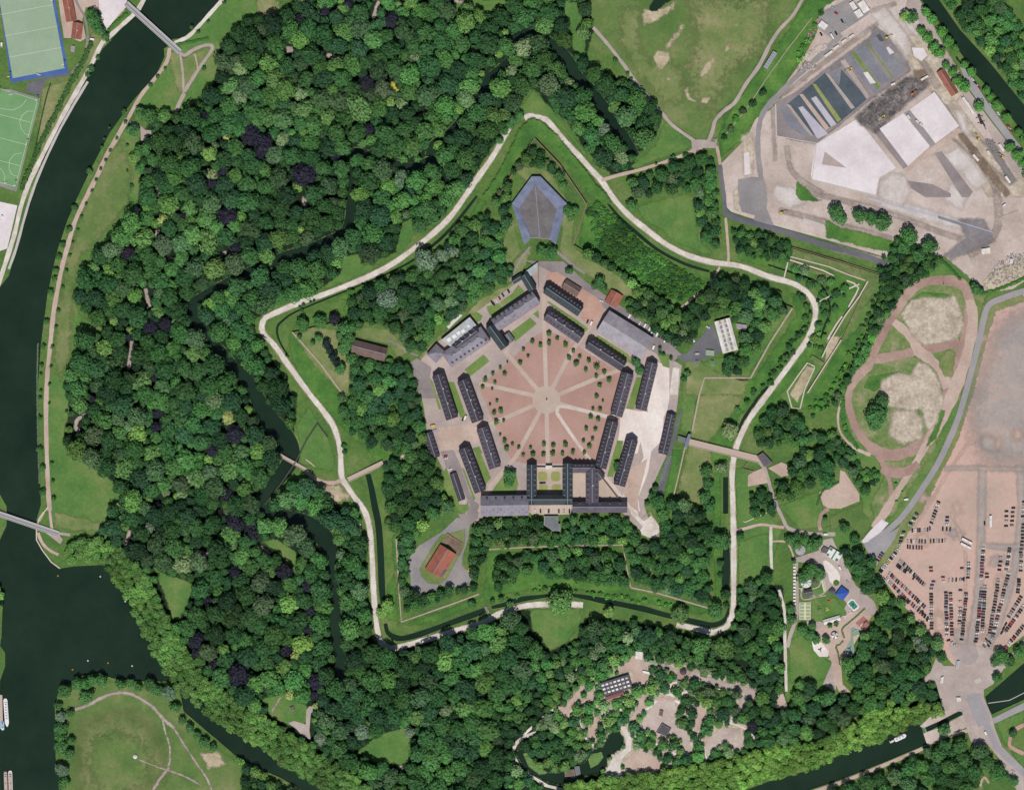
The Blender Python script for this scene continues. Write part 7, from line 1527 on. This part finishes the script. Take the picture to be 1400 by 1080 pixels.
CW = [('black', 30), ('dark grey', 18), ('grey', 8), ('silver', 16), ('white', 17), ('red', 6), ('blue', 3), ('brown', 3)]
CARS = []
crand = random.Random(5)
def car(x, y, ang, col, label, van=False, z=None): CARS.append((x, y, ang, col, label, van, z))
ORDN = ['first', 'second', 'third', 'fourth', 'fifth', 'sixth', 'seventh', 'eighth', 'ninth', 'tenth', '11th', '12th', '13th', '14th', '15th', '16th', '17th', '18th', '19th', '20th', '21st', '22nd', '23rd']
def row(x0, y0, x1, y1, n, ang, where, end='north', cols=None):
    for i in range(n):
        t = i/max(1, n-1); c = cols[i] if cols and i < len(cols) else None
        if c is None:
            u = crand.uniform(0, sum(w for _, w in CW))
            for k, w in CW:
                u -= w
                if u <= 0: c = k; break
        car(x0+(x1-x0)*t+crand.uniform(-.5, .5), y0+(y1-y0)*t+crand.uniform(-.2, .2), ang+crand.uniform(-4, 4), c, f"{c} car in {where}, {ORDN[i]} from {end} end")
B_, Wt, D_, S_, R_, Bl = 'black', 'white', 'dark grey', 'silver', 'red', 'blue'
row(1282.9, 686.4, 1273.6, 714.6, 8, -25, 'the slanted northernmost row', cols=[B_, Wt, S_, B_, B_, D_, S_, B_])
row(1253, 702.2, 1243.2, 718, 6, -25, 'the short upper verge row', cols=[D_, S_, B_, Wt, B_, S_])
row(1235.5, 727, 1230, 744, 5, 0, 'the middle verge row', cols=[B_, Wt, B_, B_, S_])
row(1247.7, 725, 1258, 725, 4, 92, 'the short row left of the blue car', 'west', [B_, Wt, D_, B_])
row(1264, 725.5, 1271.4, 722.5, 3, 92, 'the trio east of the short upper row', 'west', [S_, D_, Bl])
row(1241.4, 740.1, 1264.6, 740.1, 7, 90, 'the upper horizontal row', 'west', [S_, B_, Wt, S_, 'brown', D_, Bl]); row(1272.7, 739.8, 1292, 739, 6, 90, 'the eastern part of the upper horizontal row', 'west', ['brown', B_, S_, 'grey', B_, S_])
row(1240.6, 747.6, 1260.2, 749, 6, 90, 'the lower horizontal row', 'west', [B_, D_, B_, Bl, 'brown', R_])
row(1294.5, 707, 1294.5, 717, 3, 0, 'the small trio above the diagonal coaches', cols=[B_, Bl, Wt]); row(1289, 723, 1299, 723.5, 3, 85, 'the three cars north of the diagonal coaches', 'west', [B_, B_, D_])
row(1376, 699, 1375.6, 719, 4, 0, 'the left cluster east of the upright coach', cols=[B_, B_, S_, B_]); row(1385, 694.4, 1382.7, 718, 5, 0, 'the right cluster east of the upright coach', cols=[B_, Bl, D_, B_, 'grey'])
car(1346, 715.3, 90, B_, 'black car parked alone beside the upright white coach')
row(1399.5, 686, 1398.5, 706, 5, 0, 'the upper column at the right photo edge'); row(1399, 717, 1397, 750, 8, 0, 'the lower column at the right photo edge')
row(1227.5, 751.5, 1203.5, 781.5, 14, -35, 'the long verge row', cols=[Wt, S_, D_, Wt, S_, B_, Wt, 'yellow', S_, Wt, S_, Wt, B_, B_])
row(1206, 756, 1200, 765.4, 4, -30, 'the four on the grey apron', cols=[D_, Bl, R_, B_])
row(1230.5, 766.5, 1264, 800, 15, 58, 'the upper slanting row', 'north', [S_, S_, B_, S_, B_, D_, B_, Wt, B_, 'grey', B_, D_, B_, D_, S_]); row(1226.7, 772.5, 1238, 781.5, 6, 58, 'the short row below the upper slanting one', 'north', [D_, B_, B_, S_, D_, B_]); car(1249, 790, 58, B_, 'black car alone under the middle of the upper slanting row')
row(1216, 784, 1263.5, 829.5, 20, 58, 'the second slanting row', 'north', [S_, B_, None, S_, D_, B_, S_, R_, S_, 'grey', S_, R_, S_, B_, D_, B_]); row(1212, 790.5, 1242, 823, 14, 58, 'the slanting row beside the trees', 'north', [S_, Wt, S_, S_, R_, B_, S_, B_, S_]); row(1244, 823, 1270, 848, 10, 58, 'the lower slanting row beside the trees', 'north'); row(1257, 832, 1268, 847, 4, 70, 'the short row next to the lower trees', 'north')
row(1273, 776, 1273.3, 780.6, 2, 0, 'the pair north of the first column', cols=[D_, R_]); row(1276, 795, 1273, 804.5, 3, 0, 'the trio north of the first column', cols=[D_, Bl, 'grey'])
row(1289.6, 789, 1289.5, 795, 2, 0, 'the pair under the diagonal coaches', cols=[R_, Wt]); row(1297, 793, 1318, 792, 5, 88, 'the spaced mid-park row', 'west', [S_, 'grey', B_, S_, B_])
row(1273, 812, 1273.5, 859, 13, 0, 'the first full column from the west'); row(1293, 810, 1294.5, 868, 16, 0, 'the second full column'); row(1299.5, 811, 1301, 868, 15, 0, 'the third column, close beside the second')
row(1296.6, 875, 1305, 881, 3, 20, 'the loose group under the third column'); row(1315, 776.6, 1312.6, 822, 4, 0, 'the sparse upper fourth column'); row(1312.4, 831, 1312, 853.5, 6, 0, 'the lower fourth column')
row(1324, 769.5, 1323.5, 789.7, 6, 0, 'the upper fifth column', cols=[S_, Wt, Bl, S_, S_, B_]); row(1321, 811, 1315, 874, 18, -4, 'the long fifth column')
row(1344, 749, 1341.5, 791, 11, -3, 'the upper sixth column'); row(1342, 805, 1334, 877, 20, -4, 'the long sixth column'); row(1349, 784.5, 1349, 789, 2, 0, 'the pair right of the upper sixth column', cols=[D_, B_]); row(1347, 801, 1342.7, 863.5, 17, -3, 'the seventh column', cols=[S_, S_, B_, B_, B_, S_, D_, 'turquoise'])
row(1368, 762, 1366.6, 779, 4, -6, 'the four cars high in the eighth column', cols=[S_, B_, B_, B_]); row(1365, 792, 1353, 865, 20, -10, 'the eighth column'); row(1351, 870, 1345, 883, 4, -50, 'the curved foot of the eighth column')
row(1379.7, 750, 1376, 778.5, 9, -5, 'the upper ninth column'); row(1378.6, 783, 1357, 870, 25 if False else 23, -12, 'the long ninth column'); row(1356, 874, 1351, 882, 3, -50, 'the curved foot of the ninth column')
row(1396, 751, 1395.5, 780, 8, -6, 'the upper tenth column'); row(1393, 792, 1391.7, 809.6, 6, -4, 'the short six-car tenth column', cols=[B_, B_, D_, S_, B_, B_])
row(1396, 816, 1379, 843, 9, -35, 'the upper-left eastern diagonal'); row(1400, 828, 1374, 864, 14, -35, 'the right eastern diagonal'); row(1374.6, 853, 1369, 864.6, 3, 60, 'the black trio beside the eastern diagonal', cols=[B_, B_, B_]); row(1399, 856, 1376, 884, 11, -45, 'the kerbside diagonal')
main_n = len(CARS)
CI = CARS[:]
def pc(x, y, ang, col, label, van=False): CARS.append((x, y, ang, col, label, van, None))
for i, (a, b, c) in enumerate(((822, 515, B_), (840, 530, B_), (875, 500, Wt), (905, 470, R_), (942, 435, D_), (1003, 392, B_))): pc(570+a/8, 350+b/8, 30+90, c, f"{c} car in the bays north-west of the long slate range, {ORDN[i]} from the south")
for i, (a, b, v) in enumerate(((965, 662, 1), (1010, 695, 0), (1075, 745, 0), (1135, 765, 1), (1155, 780, 0), (1185, 805, 1), (1215, 830, 1), (1240, 850, 1), (1262, 868, 1), (1295, 880, 0), (1325, 895, 0), (1355, 925, 1))):
    c = [Wt, S_, Wt, Wt, S_, Wt, Wt, S_, Wt, B_, D_, Wt][i]; pc(740+a/8, 350+b/8, 60, c, f"{c} {'van' if v else 'car'} in the slanted row along the north-east drive, {ORDN[i]} from the west", bool(v))
pc(740+325/8, 350+468/8, -30, Wt, 'white van against the green slate barracks on the red yard', True); pc(740+655/8, 350+498/8, -25, Wt, 'white car on the drive below the bright red store'); pc(740+507/8, 350+722/8, 65, D_, 'dark grey car in the south of the red yard'); pc(740+548/8, 350+738/8, 68, Wt, 'white van in the south of the red yard', True); pc(740+1225/8, 350+1008/8, 70, Wt, 'white van at the east end of the corrugated hall', True)
pc(570+530/8, 485+690/8, 65, Wt, 'white lorry at the end of the western lawn strip', True); pc(570+505/8, 485+708/8, 65, B_, 'black car beside the white lorry by the western lawn strip'); pc(570+175/8, 485+782/8, 5, 'yellow', 'yellow van in the western parking row', True); pc(570+195/8, 485+830/8, 20, S_, 'silver car just south of the yellow van')
pc(550+475/8, 610+110/8, 15, R_, 'red car by the dark workshop in the south-west court'); pc(550+478/8, 610+138/8, 15, Wt, 'white car just below the red one in the south-west court'); pc(550+528/8, 610+255/8, 20, Wt, 'white car north of the low slate shed')
for i, (a, c) in enumerate(((173, Wt), (232, B_), (292, Wt), (322, B_), (432, D_), (490, S_), (548, B_))): pc(710+a/8, 610+712/8, 90, c, f"{c} car in the bays under the quadrangle, {ORDN[i]} from the west")
pc(710+240/8, 610+405/8, 0, B_, 'dark car on the quadrangle cross path, western of two'); pc(710+268/8, 610+405/8, 0, 'blue', 'blue car on the quadrangle cross path, eastern of two')
pc(700+1070/4, 270+712/4, -30, Wt, 'white car on the hangar yard'); pc(700+990/4, 270+782/4, -60, Wt, 'white van by the trees west of the hangar', True); pc(700+1010/4, 270+858/4, 0, S_, 'silver van at the south edge of the hangar yard', True)
for i, (a, b, c) in enumerate(((80, 530, B_), (75, 650, Bl), (100, 862, B_))): pc(550+a/8, 700+b/8, 0, c, f"{c} car at the west edge of the bastion car park, {ORDN[i]} from the north")
pc(550+730/8, 700+635/8, 75, 'yellow', 'pale yellow van east of the red tiled powder house', True)
for i, (a, b, r_, c) in enumerate(((355, 45, -30, S_), (372, 75, -30, R_), (405, 118, -60, B_), (425, 140, -60, S_), (355, 165, -60, S_), (372, 185, -60, B_), (290, 190, -60, B_), (1035, 325, -60, B_), (1050, 345, -60, D_), (1120, 440, -45, Wt), (1132, 455, -45, B_), (1143, 468, -45, S_), (1155, 482, -45, R_), (1215, 575, -55, S_), (1258, 622, -55, Wt), (1312, 690, -30, R_), (1322, 705, -30, S_), (1330, 718, -30, R_), (1288, 20, -50, D_), (1365, 48, -50, Wt), (1390, 90, -50, S_))):
    w_ = 'on the grey site yard' if i < 7 else 'beside the eastern canal avenue'
    if 18 <= i: continue
    pc(1050+a/4, b/4, r_, c, f"{c} car parked {w_}, {ORDN[i if i < 7 else i-7]} from the north")
pc(1060+680/10, 715+155/10, 0, Wt, 'white van on the path above the fairground entrance', True); pc(1060+885/10, 715+620/10, -60, Wt, 'white van on the fairground road by the trees', True); pc(1060+985/10, 715+805/10, -60, S_, 'silver car on the fairground road north of the blue tent')
pc(1050+1190/4, 810+770/4, -65, Wt, 'white van driving south of the road bridge', True); pc(1050+1340/4, 810+975/4, -45, S_, 'silver car at the bottom of the curving road'); pc(126, 54.5, -10, Wt, 'white van beside the hedge path near the cottages', True); pc(2.5, 62, 90, Wt, 'white van at the left edge of the blue-rimmed pitch', True); pc(2, 298, 60, Wt, 'white van at the left edge by the quay yard', True); pc(1190+655/13.33, 670+170/13.33, 10, Wt, 'white van on the verge beside the running track', True); pc(838.5+0.2, 567.5, -15, Wt, 'white van by the east parade trees', True)
def place(c, parent=None):
    x, y, a, col, lab, van, z = c
    o = bpy.data.objects.new('van' if van else 'parked_car', VAN if van else CAR); link(o)
    o.location = W((x, y), base_z(x, y)+0.75); o.rotation_euler = (0, 0, R(a)+(math.pi if crand.random() < .5 else 0)); o.color = (*alb(CC[col], 1.0), 1)
    tag(o, lab, 'van' if van else 'car', 'vans parked about the fort and park' if van else 'cars parked in the red car park' if c in CI else 'cars parked about the fort and park')
cl = [c for c in CARS if not c[5]]; ind = cl[:main_n]; extra = cl[main_n:]
keep = ind[:300-len(extra)]; rest = ind[300-len(extra):]
for c in keep+extra+[c for c in CARS if c[5]]: place(c)
if rest:
    m = MB(); mats = []; idx = {}
    for c in rest:
        if c[3] not in idx: idx[c[3]] = len(mats); flat_mat('paint_'+c[3].replace(' ', '_'), CC[c[3]], 0.28, 0.02, spec=0.5); mats.append('paint_'+c[3].replace(' ', '_'))
    n = len(mats); mats += ['glass_dark', 'rubber']
    for c in rest:
        cm = car_mesh(); a = R(c[2]); ca, sa = math.cos(a), math.sin(a); x0, y0, _ = W((c[0], c[1])); k = len(m.v)
        m.v += [(x*ca-y*sa+x0, x*sa+y*ca+y0, z+0.75) for x, y, z in cm.v]; m.f += [tuple(i+k for i in f) for f in cm.f]; m.m += [idx[c[3]] if q == 0 else n+q-1 for q in cm.m]
    tag(m.build('parked_cars', mats), 'remaining parked cars packed into the eastern rows of the red car park', 'cars', kind='stuff')
def coach(x, y, a, label):
    root = thing('coach', label, 'coach', W((x, y), 0.5), R(a), 'white coaches in the red car park')
    m = MB(); m.box(0, 0, 0.4, 12.5, 2.55, 2.9, 0, 0, 0.98); m.build('body', ['container_white'], root)
    m = MB(); m.box(0, 0, 1.7, 11.6, 2.62, 1.0); m.build('window_band', ['glass_dark'], root); m = MB(); m.box(1.5, 0, 3.3, 1.6, 1.2, 0.2); m.build('roof_hatch', ['dormer_pale'], root)
    for sx in (-3.6, 3.8):
        for sy in (-1, 1): m = MB(); m.box(sx, sy*1.2, 0, 1.0, 0.3, 0.9); m.build('wheel', ['rubber'], root)
coach(1354, 712.7, 90, 'white coach standing upright alone in the northern car park'); coach(1321.6, 739.7, -27, 'white coach in the diagonal pair, the northern one'); coach(1319.8, 746.2, -27, 'white coach in the diagonal pair, the southern one')
print('cars', len(CARS))

# ---------- sports gear, masts ----------
for i, (x, y) in enumerate(((-1, 22), (14, 108), (88, 92), (73, 4), (0, 128), (52, 140), (38, 200), (22, 256))):
    root = thing('floodlight', f"tall floodlight mast of the {'blue-rimmed' if i < 4 else 'green'} pitch at its {['left edge', 'lower left corner', 'lower right corner', 'upper right side', 'upper left corner', 'upper right corner', 'right side', 'lower right corner'][i]}", 'floodlight', W((x, y), 0.4), 0, 'floodlight masts of the pitches')
    m = MB(); m.cyl(0, 0, 0, 0.22, 0.14, 14, 8); m.build('mast', ['zinc'], root); m = MB(); m.box(0, 0, 13.6, 2.6, 0.5, 0.9); m.build('lamp_head', ['white_paint'], root)
for x, y, a, l in ((53, 102, 14, 'white goal at the lower end of the blue-rimmed pitch'), (15, 129, -14, 'white goal at the upper end of the green pitch'), (7, 250, -10, 'white goal at the lower end of the green pitch')):
    root = thing('goal', l, 'goal', W((x, y), 0.6), R(-a)); m = MB(); m.bar((-2.5, 0, 0), (-2.5, 0, 2), 0.2); m.bar((2.5, 0, 0), (2.5, 0, 2), 0.2); m.bar((-2.6, 0, 2), (2.6, 0, 2), 0.25); m.build('frame', ['white_paint'], root)
    m = MB(); m.box(0, -0.7, 0, 4.8, 1.2, 1.6, 0, 0, 0.7); m.build('net', ['dormer_pale'], root)
for o in bpy.data.objects:
    if 'label' in o and not 4 <= len(o['label'].replace('-', ' ').split()) <= 16: print('LONG', o.name, o['label'])
